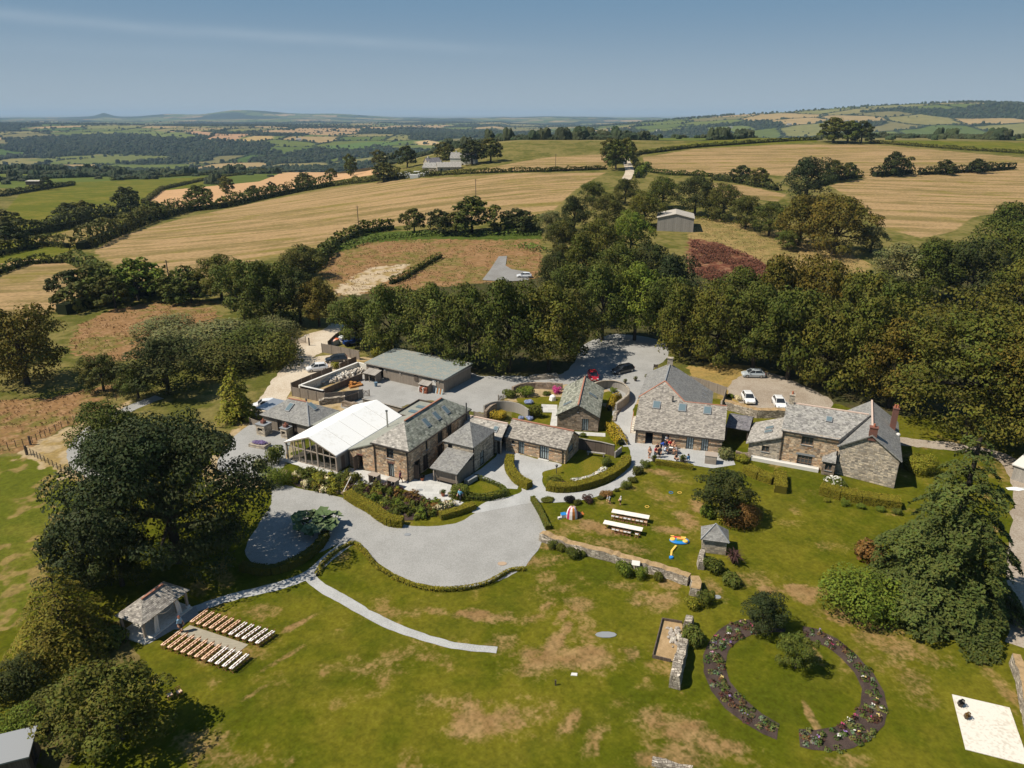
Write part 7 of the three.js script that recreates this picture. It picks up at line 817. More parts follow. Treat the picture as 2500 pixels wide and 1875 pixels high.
// rubble bed by the ruined wall
{ const g = thing('rubble_bed', 'timber edged bed of dry grass and loose stones beside the ruined wall', 'raised bed'); const P = [[14.33,-55.19],[16.13,-54.72],[15.74,-52.07],[14.54,-49.81],[14.02,-49.68],[12.50,-50.22]]; sheet('dry_soil', P, M.drygrass, 0.06, g); for (const [a, b] of [[P[0], P[5]], [P[5], P[4]], [P[0], P[1]]]) part('edging', M.boardDark, g, (m) => m.bar([a[0], 0.16, a[1]], [b[0], 0.16, b[1]], 0.08, 0.34)); const r = rng(21), geo = new THREE.DodecahedronGeometry(1, 0), mats = [std([0.46, 0.42, 0.36], 0.95), std([0.34, 0.30, 0.26], 0.95)], c = [14.95,-52.65]; for (let i = 0; i < 46; i++) { const m = shade(new THREE.Mesh(geo, mats[i % 2])), q = 0.08 + 0.14 * r(); m.name = 'stone'; m.position.set(c[0] + (r() - 0.4) * 1.3, 0.06 + q * 0.4, c[1] + (r() - 0.5) * 2.8); m.scale.set(q * 1.5, q * 0.8, q); m.rotation.set(r(), r() * 6, r()); g.add(m); } }
// post and wire fences on the left
function wireFence(pts, n, label, h = 1.1) { const g = thing('post_and_wire_fence', label, 'fence', [pts[0][0], 0, pts[0][1]]), c = new THREE.CatmullRomCurve3(pts.map(([x, z]) => V(x - pts[0][0], 0, z - pts[0][1]))), Q = c.getPoints(n); Q.forEach((p) => part('post', M.timberDark, g, (m) => m.box(p.x - 0.035, 0, p.z - 0.035, p.x + 0.035, h, p.z + 0.035))); part('wire', M.iron, g, (m) => { for (let i = 0; i < n; i++) for (const y of [0.35, 0.65, 0.95]) m.bar([Q[i].x, y * h / 1.1, Q[i].z], [Q[i + 1].x, y * h / 1.1, Q[i + 1].z], 0.018); }); return g; }
wireFence([[-69.04,-90.88],[-65.84,-88.78],[-61.95,-86.12],[-58.62,-84.20],[-56.06,-83.17]], 16, 'dark post and wire fence curving round the left pasture'); wireFence([[-70.74,-94.55],[-70.08,-97.41],[-69.14,-101.55],[-68.05,-106.32],[-66.56,-112.84]], 15, 'post and wire fence between the brown meadow and the track'); wireFence([[-73.70,-91.83],[-72.16,-93.05],[-70.74,-94.05]], 4, 'post and wire fence at the left edge below the brown meadow');
for (const [p, l] of [[[-69.00,-90.54], 'stout dark gatepost at the end of the pasture fence'], [[-70.52,-93.80], 'stout dark gatepost at the end of the meadow fence']]) tag(part('gate_post', M.timberDark, null, (m) => m.box(p[0] - 0.11, 0, p[1] - 0.11, p[0] + 0.11, 1.45, p[1] + 0.11)), l, 'gatepost', 'field gateposts');
function gate(a, b, h, label) { const g = thing('field_gate', label, 'gate', [a[0], 0, a[1]], 0, 'wooden gates'), x = b[0] - a[0], z = b[1] - a[1]; for (const [t, w] of [[0, 0.14], [1, 0.14]]) part('post', M.timber, g, (m) => m.box(x * t - w / 2, 0, z * t - w / 2, x * t + w / 2, h + 0.2, z * t + w / 2)); for (let i = 0; i < 5; i++) part('rail', M.timber, g, (m) => m.bar([x * 0.04, 0.2 + i * (h - 0.25) / 4, z * 0.04], [x * 0.96, 0.2 + i * (h - 0.25) / 4, z * 0.96], 0.05, 0.09)); part('brace', M.timber, g, (m) => m.bar([x * 0.05, 0.25, z * 0.05], [x * 0.5, h - 0.1, z * 0.5], 0.05, 0.08).bar([x * 0.5, h - 0.1, z * 0.5], [x * 0.95, 0.25, z * 0.95], 0.05, 0.08)); }
gate([-46.54,-143.41], [-43.77,-143.62], 1.15, 'five barred wooden gate beside the overgrown bank'); gate([-25.65,-113.05], [-24.49,-113.05], 1.1, 'braced wooden gate into the yard'); gate([-2.31,-110.84], [-1.36,-110.99], 1.0, 'small wooden gate at the cottage garden');
tag(part('gate_post', M.timberDark, null, (m) => { const p = [-42.59,-141.95]; m.box(p[0] - 0.12, 0, p[1] - 0.12, p[0] + 0.12, 1.7, p[1] + 0.12); }), 'tall dark gatepost standing alone beside the farm drive', 'gatepost');
// telegraph poles
for (const [p, h, l] of [[[-17.08,-344.03], 9, 'telegraph pole in the middle of the long golden field'], [[-59.91,-280.12], 9, 'telegraph pole at the hedge behind the brown meadow'], [[-91.67,-186.77], 9.5, 'near telegraph pole at the left hedge with cross arm'], [[25.96,-439.99], 9, 'telegraph pole in the upper golden field']]) { const g = thing('telegraph_pole', l, 'pole', [p[0], H(...p), p[1]], 0, 'telegraph poles'); part('pole', M.timberDark, g, (m) => m.cyl(0, -0.2, 0, 0.17, 0.12, h, 7)); part('cross_arm', M.timberDark, g, (m) => m.box(-0.7, h - 0.8, -0.06, 0.7, h - 0.68, 0.06)); }
// field barn, farmstead and sheds
{ const p = [53.96,-266.97], g = building('field_barn', 'grey field barn with pale shallow roof beside the red weeds', [0, 0], -12, 'barn'); g.position.set(p[0], H(...p) - 0.3, p[1]); const W = 13.2, E = 5.2, D = 15; walls(g, M.boardGrey, [[0, 0, W, 0, [[0, -0.1], [W, -0.1], [W, E], [W / 2, E + 1.5], [0, E]]], [W, 0.2, W, D, E], [0, D, 0, 0.2, E]], 0.2); roofPart(g, M.corrugatedPale, gableV(0, W, 0, D, E, E, W / 2, E + 1.5, 0.3)); }
for (const [f, a, w, d, e, rr, mr, l] of [[[-57.63,-473.75], -20, 14, 9, 3.4, 6.2, 'slate', 'pale stone house at the left of the distant farmstead'], [[-46.94,-463.89], 10, 15, 9, 3.2, 6, 'slatePale', 'long pale roofed range of the distant farmstead'], [[-40.85,-488.18], -8, 17, 9, 5.5, 9, 'slate', 'tall grey roofed house at the right of the distant farmstead'], [[-56.81,-500.40], 30, 10, 8, 3.5, 6.5, 'slateDark', 'dark roofed cottage behind the distant farmstead']]) { const g = building('distant_farmhouse', l, [0, 0], a, 'house'); g.userData.group = 'distant farmstead'; g.position.set(f[0], H(...f) - 0.2, f[1]); walls(g, l.includes('tall') ? M.render : M.stoneGrey, [[0, 0, w, 0, e, [[2, 0.9, 3.2, 2.1, 'window', 2], [w - 4, 0.9, w - 2.6, 2.1, 'window', 2], [w / 2 - 0.6, 0, w / 2 + 0.5, 2.1, 'plank']]], [w, 0.3, w, d - 0.3, [[0, -0.1], [d - 0.6, -0.1], [d - 0.6, e], [(d - 0.6) / 2, rr - 0.3], [0, e]]], [w, d, 0, d, e], [0, d - 0.3, 0, 0.3, [[0, -0.1], [d - 0.6, -0.1], [d - 0.6, e], [(d - 0.6) / 2, rr - 0.3], [0, e]]]], 0.3); roofPart(g, M[mr], gableU(0, w, 0, d, e, e, d / 2, rr, 0.25)); chimney(g, w * 0.2, d / 2, rr - 0.5, rr + 0.9, 0.8, 0.8, M.render, 1); }
{ const r = rng(41), spots = [[-69.61,-464.25],[-67.34,-469.14],[-62.26,-457.66],[-59.62,-462.02],[-54.60,-446.71],[-63.15,-451.31],[-59.12,-444.47],[-52.94,-452.05]]; spots.forEach((p, i) => tag(part('static_caravan', std([0.75, 0.74, 0.70], 0.6), null, (m) => { const y = H(...p), w = 2.8 + 2.5 * r(); m.box(p[0] - w / 2, y - 0.2, p[1] - 1.1, p[0] + w / 2, y + 2.0, p[1] + 1.1).box(p[0] - w / 2 + 0.2, y + 2.0, p[1] - 0.9, p[0] + w / 2 - 0.2, y + 2.3, p[1] + 0.9); }), 'small white caravan parked left of the distant farmstead', 'caravan', 'caravans at the distant farmstead')); }
{ const p = [-442.78,-666.75], g = building('black_shed', 'small black shed in the left pasture', [0, 0], 0, 'shed'); g.position.set(p[0], H(...p) - 0.1, p[1]); walls(g, M.boardDark, [[0, 0, 12, 0, 3.4], [12, 0.2, 12, 6, 3.4], [0, 6, 0, 0.2, 3.4]], 0.2); roofPart(g, M.corrugatedPale, [[[-0.3, -0.3, 3.4], [12.3, -0.3, 3.4], [12.3, 6.3, 4], [-0.3, 6.3, 4]]]); }
for (const [p, l] of [[[1214.49,-3320.01], 'white cottage on the far right hillside'], [[1454.79,-3291.12], 'second white cottage on the far right hillside'], [[673.68,-3496.91], 'white house by the far wood'], [[-883.54,-3062.16], 'pale farm roof in the far valley'], [[974.83,-3386.87], 'tiny white house beyond the right wood']]) { const g = building('far_house', l, [0, 0], 10, 'house'); g.userData.group = 'houses in the far country'; g.position.set(p[0], H(...p) - 0.5, p[1]); walls(g, M.render, [[0, 0, 20, 0, 5, [[3, 1, 5, 3, 'window', 2], [14, 1, 16, 3, 'window', 2]]], [20, 0.3, 20, 9.7, 5], [20, 10, 0, 10, 5], [0, 9.7, 0, 0.3, 5]], 0.3); roofPart(g, M.slate, gableU(0, 20, 0, 10, 5, 5, 5, 9, 0.3)); }
{ const p = [66.23,-83.38], g = building('grey_shed', 'grey boarded shed with white roof at the right edge', p, -55, 'shed'); walls(g, M.boardGrey, [[0, 0, 5, 0, 2.2], [5, 0.2, 5, 3, 2.2], [0, 3, 0, 0.2, 2.2], [5, 3.2, 0, 3.2, 2.2]], 0.15); roofPart(g, M.pale, [[[-0.25, -0.25, 2.2], [5.25, -0.25, 2.2], [5.25, 3.4, 2.75], [-0.25, 3.4, 2.75]]]); const s = [65.12,-80.67]; tag(part('white_sheet', M.membrane, null, (m) => { const r = rng(3), n = 12; for (let i = 0; i < n; i++) { const a = i / n * 6.283, b = (i + 1) / n * 6.283, R = (k) => 1 + 0.35 * Math.sin(k * 3.1); m.tri([s[0], 0.3, s[1]], [s[0] + Math.cos(b) * R(i + 1) * 1.3, 0.05, s[1] - Math.sin(b) * R(i + 1) * 0.5], [s[0] + Math.cos(a) * R(i) * 1.3, 0.05, s[1] - Math.sin(a) * R(i) * 0.5]); } }), 'crumpled white sheet lying beside the shed at right', 'sheet'); }
{ const p = [-37.39,-37.30], g = building('corner_shed', 'dark garden shed with grey felt roof in the lower left corner', p, 20, 'shed'); walls(g, M.boardDark, [[0, 0, 2.6, 0, 1.9], [2.6, 0.15, 2.6, 2.2, 1.9, [[0.5, 0.05, 1.5, 1.7, 'plank']]], [0, 2.4, 0, 0.15, 1.9], [2.6, 2.4, 0, 2.4, 1.9]], 0.12); roofPart(g, M.lead, [[[-0.15, -0.15, 1.95], [2.75, -0.15, 1.95], [2.75, 2.6, 2.2], [-0.15, 2.6, 2.2]]]); }
{ const g = building('metal_canopy', 'pale sheet metal canopy beside the slate bar', MA, -27, 'canopy'); roofPart(g, M.zinc, [[[-33.6, 6.3, 1.9], [-30.5, 6.3, 1.9], [-30.5, 10.2, 2.15], [-33.6, 10.2, 2.15]]]); for (const [u, v] of [[-33.4, 6.5], [-30.7, 6.5], [-33.4, 10], [-30.7, 10]]) part('post', M.timberDark, g, (m) => m.bar(P3(u, v, 0), P3(u, v, 1.9), 0.1)); }

// ---------- vehicles ----------
const paint = (c, r = 0.3) => new THREE.MeshPhysicalMaterial({ color: col(...c), roughness: r, clearcoat: 0.8, clearcoatRoughness: 0.08 });
Object.assign(M, { tyre: std([0.02, 0.02, 0.02], 0.9), rim: std([0.45, 0.45, 0.46], 0.35, { metalness: 0.8 }), carGlass: new THREE.MeshPhysicalMaterial({ color: col(0.025, 0.03, 0.035), roughness: 0.04 }), headlight: new THREE.MeshPhysicalMaterial({ color: col(0.75, 0.78, 0.8), roughness: 0.1 }), tail: std([0.35, 0.02, 0.015], 0.3), plate: std([0.7, 0.68, 0.55], 0.5) });
function loft(m, secs) { for (let i = 0; i + 1 < secs.length; i++) { const a = secs[i], b = secs[i + 1], n = a.length; for (let k = 0; k < n; k++) m.quad(a[k], a[(k + 1) % n], b[(k + 1) % n], b[k]); } const cap = (s, f) => { for (let k = 1; k + 1 < s.length; k++) f ? m.tri(s[0], s[k + 1], s[k]) : m.tri(s[0], s[k], s[k + 1]); }; cap(secs[0], 1); cap(secs[secs.length - 1], 0); }
function car(p, turn, c, label, estate = false, l = 4.1) {   // nose towards +x
  const g = thing('parked_car', label, 'car', [p[0], H(...p) + 0.03, p[1]], turn, 'parked cars'), W = 0.86, mat = paint(c), h = l / 2, ring = (x, w, y0, y1) => [[x, y0, -w], [x, y0, w], [x, (y0 + y1) * 0.55, w + 0.03], [x, y1, w - 0.08], [x, y1 + 0.03, 0], [x, y1, -w + 0.08], [x, (y0 + y1) * 0.55, -w - 0.03]];
  part('body', mat, g, (m) => loft(m, [ring(-h, W * 0.86, 0.35, 0.72), ring(-h + 0.12, W * 0.95, 0.24, 0.92), ring(-h + 0.8, W, 0.2, 0.95), ring(0.2, W, 0.2, 0.92), ring(h - 1.2, W, 0.2, 0.90), ring(h - 0.35, W * 0.95, 0.22, 0.78), ring(h - 0.05, W * 0.82, 0.28, 0.62), ring(h, W * 0.7, 0.34, 0.55)]));
  const rb = estate ? -h + 0.15 : -h + 0.35, top = [[rb + 0.3, 1.42], [0.35, 1.45]], cab = (x, w, y) => [x, y, w]; const B = [[rb, 0.9], [rb + 0.35, 1.38], [0.3, 1.42], [1.05, 0.9]], W1 = [0.78, 0.62, 0.62, 0.76];
  part('windows', M.carGlass, g, (m) => { const L = B.map(([x, y], i) => [x, y, W1[i]]), R = B.map(([x, y], i) => [x, y, -W1[i]]); m.quad(L[0], L[3], L[2], L[1]).quad(R[3], R[0], R[1], R[2]).quad(L[3], R[3], R[2], L[2]).quad(R[0], L[0], L[1], R[1]); });
  part('roof', mat, g, (m) => { const y = 1.41; loft(m, [[[rb + 0.27, y - 0.06, -0.6], [rb + 0.27, y - 0.06, 0.6], [rb + 0.3, y, 0.52], [rb + 0.3, y, -0.52]], [[-0.3, y - 0.01, -0.64], [-0.3, y - 0.01, 0.64], [-0.3, y + 0.07, 0.5], [-0.3, y + 0.07, -0.5]], [[0.36, y - 0.05, -0.62], [0.36, y - 0.05, 0.62], [0.34, y + 0.03, 0.52], [0.34, y + 0.03, -0.52]]]); for (const s of [-1, 1]) { m.bar([0.33, 1.4, 0.61 * s], [1.08, 0.9, 0.76 * s], 0.06); m.bar([rb + 0.33, 1.37, 0.61 * s], [rb, 0.9, 0.77 * s], 0.08); m.bar([-0.25, 1.42, 0.635 * s], [-0.2, 0.9, 0.79 * s], 0.07); } });
  for (const [x, s] of [[h - 0.85, 1], [h - 0.85, -1], [-h + 0.75, 1], [-h + 0.75, -1]]) { const w = part('wheel', M.tyre, g, (m) => m.geo(new THREE.CylinderGeometry(0.31, 0.31, 0.2, 14), new THREE.Matrix4().makeRotationX(Math.PI / 2).setPosition(x, 0.31, s * 0.78))); part('rim', M.rim, w, (m) => m.geo(new THREE.CylinderGeometry(0.2, 0.2, 0.03, 10), new THREE.Matrix4().makeRotationX(Math.PI / 2).setPosition(x, 0.31, s * 0.89))); }
  for (const s of [-1, 1]) { part('headlight', M.headlight, g, (m) => m.box(h - 0.14, 0.52, s * 0.4, h + 0.0, 0.68, s * 0.68)); part('tail_light', M.tail, g, (m) => m.box(-h - 0.01, 0.68, s * 0.5, -h + 0.12, 0.86, s * 0.78)); part('wing_mirror', mat, g, (m) => m.box(0.75, 0.92, s * 0.84, 0.9, 1.04, s * 0.98)); }
  part('number_plate', M.plate, g, (m) => m.box(h - 0.02, 0.38, -0.25, h + 0.02, 0.48, 0.25)); return g;
}
const D2 = Math.PI / 180;
car([-36.89,-126.36], (21 + 180) * D2, [0.72, 0.72, 0.72], 'white hatchback parked on the farm drive beside the board fence'); car([-34.50,-131.56], (18 + 180) * D2, [0.02, 0.022, 0.025], 'black car parked behind the white hatchback', true, 4.3); car([-40.78,-107.97], 200 * D2, [0.75, 0.75, 0.75], 'white car half hidden behind the metal canopy'); car([14.90,-121.82], -88 * D2, [0.42, 0.012, 0.02], 'red car parked in front of the gabled cottage', false, 3.9); car([20.79,-125.36], 212 * D2, [0.012, 0.014, 0.024], 'dark blue estate car in the middle of the car park', true, 4.7); car([39.95,-110.97], -95 * D2, [0.78, 0.78, 0.78], 'white car parked left behind the stone bank'); car([44.42,-108.85], -97 * D2, [0.78, 0.78, 0.78], 'white car parked beside the farmhouse chimney'); car([44.56,-122.92], 175 * D2, [0.40, 0.44, 0.46], 'pale car parked in the tree shade behind the farmhouse'); car([3.52,-203.06], 180 * D2, [0.75, 0.75, 0.76], 'white car on the grey hard standing beyond the trees', false, 4.4);
{ // blue machine and bins behind the screen
  const p = [-33.62,-142.37], g = thing('blue_machine', 'blue farm machine parked behind the board screen', 'machine', [p[0], 0, p[1]], 0.6), b = paint([0.012, 0.05, 0.24], 0.5); part('body', b, g, (m) => m.box(-1.9, 0.5, -0.6, 1.5, 1.2, 0.6).box(-0.2, 1.2, -0.55, 1.3, 1.7, 0.55)); part('hood', b, g, (m) => loft(m, [[[1.5, 0.6, -0.5], [1.5, 0.6, 0.5], [1.5, 1.1, 0.5], [1.5, 1.1, -0.5]], [[2.4, 0.6, -0.4], [2.4, 0.6, 0.4], [2.4, 0.9, 0.4], [2.4, 0.9, -0.4]]])); part('arm', b, g, (m) => m.bar([-1.7, 1.1, 0], [-2.6, 1.7, 0.2], 0.25)); part('seat', M.tyre, g, (m) => m.box(-1.0, 1.2, -0.3, -0.4, 1.5, 0.3)); for (const [x, z] of [[-1.2, 0.65], [-1.2, -0.65], [1.1, 0.65], [1.1, -0.65]]) part('wheel', M.tyre, g, (m) => m.geo(new THREE.CylinderGeometry(0.5, 0.5, 0.3, 14), new THREE.Matrix4().makeRotationX(Math.PI / 2).setPosition(x, 0.5, z)));
  for (const [q, lid, l, w] of [[[-37.34,-142.78], [0.55, 0.13, 0.05], 'pale bin with orange lid behind the board screen', 1.5], [[-37.65,-141.95], [0.75, 0.45, 0.35], 'pale bin with faded pink lid behind the board screen', 1.3], [[-36.34,-144.46], [0.6, 0.62, 0.6], 'white storage crate behind the orange lidded bin', 1.1]]) { const k = thing('waste_bin', l, 'bin', [q[0], 0, q[1]], -0.45, 'bins behind the screen'); part('body', M.pale, k, (m) => loft(m, [[[-w / 2, 0.1, -0.5], [-w / 2, 0.1, 0.5], [w / 2, 0.1, 0.5], [w / 2, 0.1, -0.5]].map((v) => [v[0] * 0.85, v[1], v[2] * 0.85]), [[-w / 2, 1.1, -0.5], [-w / 2, 1.1, 0.5], [w / 2, 1.1, 0.5], [w / 2, 1.1, -0.5]]])); part('lid', std(lid, 0.6), k, (m) => m.slab([[-w / 2, 1.12, 0.53], [w / 2, 1.12, 0.53], [w / 2, 1.28, -0.53], [-w / 2, 1.28, -0.53]], 0.05)); part('wheel', M.tyre, k, (m) => m.cyl(-w / 2 + 0.15, 0, 0.3, 0.09, 0.09, 0.12).cyl(w / 2 - 0.15, 0, 0.3, 0.09, 0.09, 0.12)); } }
{ const p = [-27.87,-117.85], g = thing('timber_pile', 'stack of orange sawn timber in the yard', 'timber', [p[0], 0, p[1]], 0.6), mt2 = std([0.42, 0.19, 0.055], 0.8), r = rng(6); for (let i = 0; i < 9; i++) part('beam', mt2, g, (m) => m.box(-1.3 + 0.3 * r(), 0.02 + Math.floor(i / 4) * 0.17, -0.5 + (i % 4) * 0.26, 1.3 - 0.3 * r(), 0.17 + Math.floor(i / 4) * 0.17, -0.28 + (i % 4) * 0.26)); const q = [-28.30,-118.15], k = thing('timber_offcuts', 'heap of orange timber blocks beside the sawn stack', 'timber', [q[0], 0, q[1]], 0.9); for (let i = 0; i < 7; i++) part('block', mt2, k, (m) => m.box(-0.6 + (i % 3) * 0.4, Math.floor(i / 3) * 0.33, -0.3, -0.25 + (i % 3) * 0.4, 0.31 + Math.floor(i / 3) * 0.33, 0.3)); }
{ const p = [-24.25,-117.85], g = thing('blue_bin', 'blue grey water butt at the yard shelter', 'bin', [p[0], 0, p[1]]); part('barrel', std([0.10, 0.17, 0.24], 0.5), g, (m) => m.cyl(0, 0, 0, 0.24, 0.3, 0.75, 12)); part('rim', std([0.14, 0.22, 0.3], 0.5), g, (m) => m.cyl(0, 0.75, 0, 0.32, 0.32, 0.06, 12)); }
{ const p = [-12.60,-114.39], g = thing('folded_chairs', 'folded garden chairs leaning against the timber barn', 'chairs', [p[0], 0, p[1]], -30.5 * D2); for (let i = 0; i < 5; i++) part('folded_chair', i % 2 ? M.timberRed : M.blind, g, (m) => m.slab([[-0.75 + i * 0.32, 0, 0.3], [-0.5 + i * 0.32, 0, 0.3], [-0.5 + i * 0.32, 0.95, 0.0], [-0.75 + i * 0.32, 0.95, 0.0]], 0.05)); }
// ---------- furniture ----------
Object.assign(M, { chairWood: std([0.30, 0.125, 0.045], 0.6), cushionCream: std([0.76, 0.52, 0.36], 0.9), cushionWhite: std([0.82, 0.80, 0.77], 0.9), cloth: std([0.78, 0.70, 0.62], 0.9) });
const chairFrame = (() => { const m = new MB(); for (const s of [-1, 1]) { m.bar([0.2 * s, 0, 0.2], [0.2 * s, 0.78, -0.24], 0.03, 0.035); m.bar([0.17 * s, 0, -0.22], [0.17 * s, 0.44, 0.2], 0.035, 0.045); } for (const y of [0.66, 0.76]) m.bar([-0.21, y, 0.2 - 0.44 * y / 0.78], [0.21, y, 0.2 - 0.44 * y / 0.78], 0.025, 0.05); m.bar([-0.17, 0.12, -0.1], [0.17, 0.12, -0.1], 0.03); return m.geometry(); })();
const chairSeat = (() => { const m = new MB(); for (let i = 0; i < 4; i++) m.box(-0.2, 0.42, -0.17 + i * 0.1, 0.2, 0.445, -0.09 + i * 0.1); return m.geometry(); })(), chairPad = (() => { const m = new MB(); loft(m, [[[-0.19, 0.447, -0.16], [0.19, 0.447, -0.16], [0.19, 0.447, 0.2], [-0.19, 0.447, 0.2]], [[-0.2, 0.475, -0.17], [0.2, 0.475, -0.17], [0.2, 0.475, 0.21], [-0.2, 0.475, 0.21]], [[-0.17, 0.5, -0.14], [0.17, 0.5, -0.14], [0.17, 0.5, 0.18], [-0.17, 0.5, 0.18]]]); return m.geometry(); })();
function foldingChair(x, z, turn, pad, label, group, pads = true) { const g = thing('folding_chair', label, 'chair', [x, 0.005, z], turn, group); for (const [n, q, mt3] of [['frame', chairFrame, M.chairWood], ['seat', chairSeat, M.chairWood], ...(pads ? [['cushion', chairPad, pad]] : [])]) { const o = shade(new THREE.Mesh(q, mt3)); o.name = n; g.add(o); } return g; }   // faces +z
const NTH = ['first', 'second', 'third', 'fourth', 'fifth', 'sixth', 'seventh', 'eighth', 'ninth', 'tenth', 'eleventh'];
{ const blocks = [['gravel path', [[-30.15,-54.59],[-23.01,-51.70],[-29.52,-55.94],[-22.15,-53.01]], 6], ['rounded bush', [[-30.76,-52.87],[-23.48,-49.99],[-31.44,-51.43],[-24.19,-48.54]], 7]];
  for (const [side, [a, b, c, d], cream] of blocks) for (let i = 0; i < 11; i++) for (let j = 0; j < 5; j++) { const t = i / 10, s = j / 4, q = (k) => (a[k] * (1 - t) + b[k] * t) * (1 - s) + (c[k] * (1 - t) + d[k] * t) * s, fx = a[0] - b[0], fz = a[1] - b[1]; foldingChair(q(0), q(1), Math.atan2(fx, fz), i < cream ? M.cushionCream : M.cushionWhite, `${i < cream ? 'cream' : 'white'} cushioned folding chair, ${NTH[i]} row from pavilion on ${side} side, ${NTH[j]} from aisle`, `ceremony chairs on the ${side} side`); } }
foldingChair(...[-27.60,-45.83], 0.9, M.cushionCream, 'lone folding chair in the sun at the edge of the rounded bush', 'stray chairs'); foldingChair(...[-28.23,-45.50], 0.7, M.cushionCream, 'lone folding chair in the shade of the rounded bush', 'stray chairs', true);
for (const [ends, l] of [[[[12.02,-74.12],[16.22,-72.60]], 'upper'], [[[10.72,-71.62],[14.97,-69.96]], 'lower']]) {
  const [a, b] = ends, dx = b[0] - a[0], dz = b[1] - a[1], L = Math.hypot(dx, dz), turn = Math.atan2(-dz, dx), g = thing('trestle_table', `${l} of two long white topped trestle tables on the picnic lawn`, 'table', [(a[0] + b[0]) / 2, 0, (a[1] + b[1]) / 2], turn, 'trestle tables'); for (let i = 0; i < 3; i++) part('table_top', M.cloth, g, (m) => m.box(-L / 2 + L * i / 3 + 0.008, 0.7, -0.42, -L / 2 + L * (i + 1) / 3 - 0.008, 0.75, 0.42)); for (let i = 0; i < 4; i++) { const x = -L / 2 + 0.25 + (L - 0.5) * i / 3; part('trestle_leg', M.chairWood, g, (m) => m.bar([x, 0, -0.35], [x, 0.7, 0.2], 0.06).bar([x, 0, 0.35], [x, 0.7, -0.2], 0.06)); }
  const n = l === 'upper' ? 9 : 7; for (let i = 0; i < n; i++) { const t = l === 'upper' ? (i + 0.6) / 9.2 : 0.30 + i * 0.099; if (l === 'lower' && i === 5) continue; const lx = -L / 2 + L * t, lz = 0.72; foldingChair(g.position.x + Math.cos(turn) * lx + Math.sin(turn) * lz, g.position.z - Math.sin(turn) * lx + Math.cos(turn) * lz, turn + Math.PI, [M.cushionCream, M.cushionWhite][(i * 7 + 1) % 3 ? 1 : 0], `folding chair at ${l} trestle table, ${NTH[i < 5 || l === 'upper' ? i : i - 1]} along from the turning circle end`, `chairs at the ${l} trestle table`); }
}
{ const p = [22.73,-91.26], g = thing('picnic_table', 'dark picnic table crowded with people on the longhouse terrace', 'table', [p[0], 0.04, p[1]], -0.3); part('table_top', M.timberDark, g, (m) => { for (let i = 0; i < 4; i++) m.box(-0.95, 0.71, -0.4 + i * 0.2, 0.95, 0.75, -0.22 + i * 0.2); }); for (const s of [-1, 1]) { part('bench_seat', M.timberDark, g, (m) => m.box(-0.95, 0.42, s * 0.72 - 0.14, 0.95, 0.46, s * 0.72 + 0.14)); part('leg', M.timberDark, g, (m) => m.bar([s * 0.65, 0, -0.75], [s * 0.65, 0.7, -0.15], 0.07).bar([s * 0.65, 0, 0.75], [s * 0.65, 0.7, 0.15], 0.07).bar([s * 0.65, 0.4, -0.8], [s * 0.65, 0.4, 0.8], 0.06)); } part('cloth', M.membrane, g, (m) => m.box(-0.3, 0.752, -0.25, 0.25, 0.76, 0.1)); }
for (const [p, l] of [[[-18.03,-82.45], 'timber booth seat nearer the marquee on the barn terrace'], [[-15.39,-81.02], 'timber booth seat nearer the barn door on the terrace']]) { const g = thing('booth_seat', l, 'seat', [p[0], 0.04, p[1]], -27 * D2, 'terrace booth seats'); part('side_panel', M.board, g, (m) => m.box(-0.65, 0, -0.45, -0.57, 1.15, 0.45)); part('side_panel', M.board, g, (m) => m.box(0.57, 0, -0.45, 0.65, 1.15, 0.45)); part('table_top', M.timber, g, (m) => m.box(-0.72, 1.15, -0.5, 0.72, 1.2, 0.5)); part('seat', M.iron, g, (m) => m.box(-0.35, 0.4, -0.3, 0.1, 0.46, 0.2).box(-0.35, 0.46, -0.3, 0.1, 0.85, -0.24)); part('leg', M.iron, g, (m) => m.bar([-0.3, 0, 0.15], [-0.3, 0.4, 0.1], 0.05).bar([0.05, 0, 0.15], [0.05, 0.4, 0.1], 0.05).bar([-0.3, 0, -0.25], [-0.3, 0.4, -0.25], 0.05).bar([0.05, 0, -0.25], [0.05, 0.4, -0.25], 0.05)); }
{ const p = [11.91,-90.23], g = thing('garden_bench', 'pale plank bench in front of the dark timber screen', 'bench', [p[0], 0.05, p[1]], -0.28); part('seat', M.boardGrey, g, (m) => m.box(-1.3, 0.42, -0.2, 1.3, 0.5, 0.2)); for (const x of [-1.1, 1.1]) part('leg', M.boardGrey, g, (m) => m.box(x - 0.08, 0, -0.16, x + 0.08, 0.42, 0.16)); }
{ const p = [27.56,-88.10], g = thing('bin_store', 'slatted timber bin store at the end of the longhouse terrace', 'bin store', [p[0], 0, p[1]], -17 * D2); for (let i = 0; i < 9; i++) part('slat', M.timber, g, (m) => m.box(-0.75 + i * 0.168, 0.05, 0.48, -0.6 + i * 0.168, 1.25, 0.52)); part('side', M.board, g, (m) => m.box(-0.76, 0, -0.5, -0.7, 1.3, 0.47).box(0.74, 0, -0.5, 0.8, 1.3, 0.47)); part('lid', M.timber, g, (m) => m.slab([[-0.82, 1.28, 0.58], [0.86, 1.28, 0.58], [0.86, 1.45, -0.55], [-0.82, 1.45, -0.55]], 0.06)); }
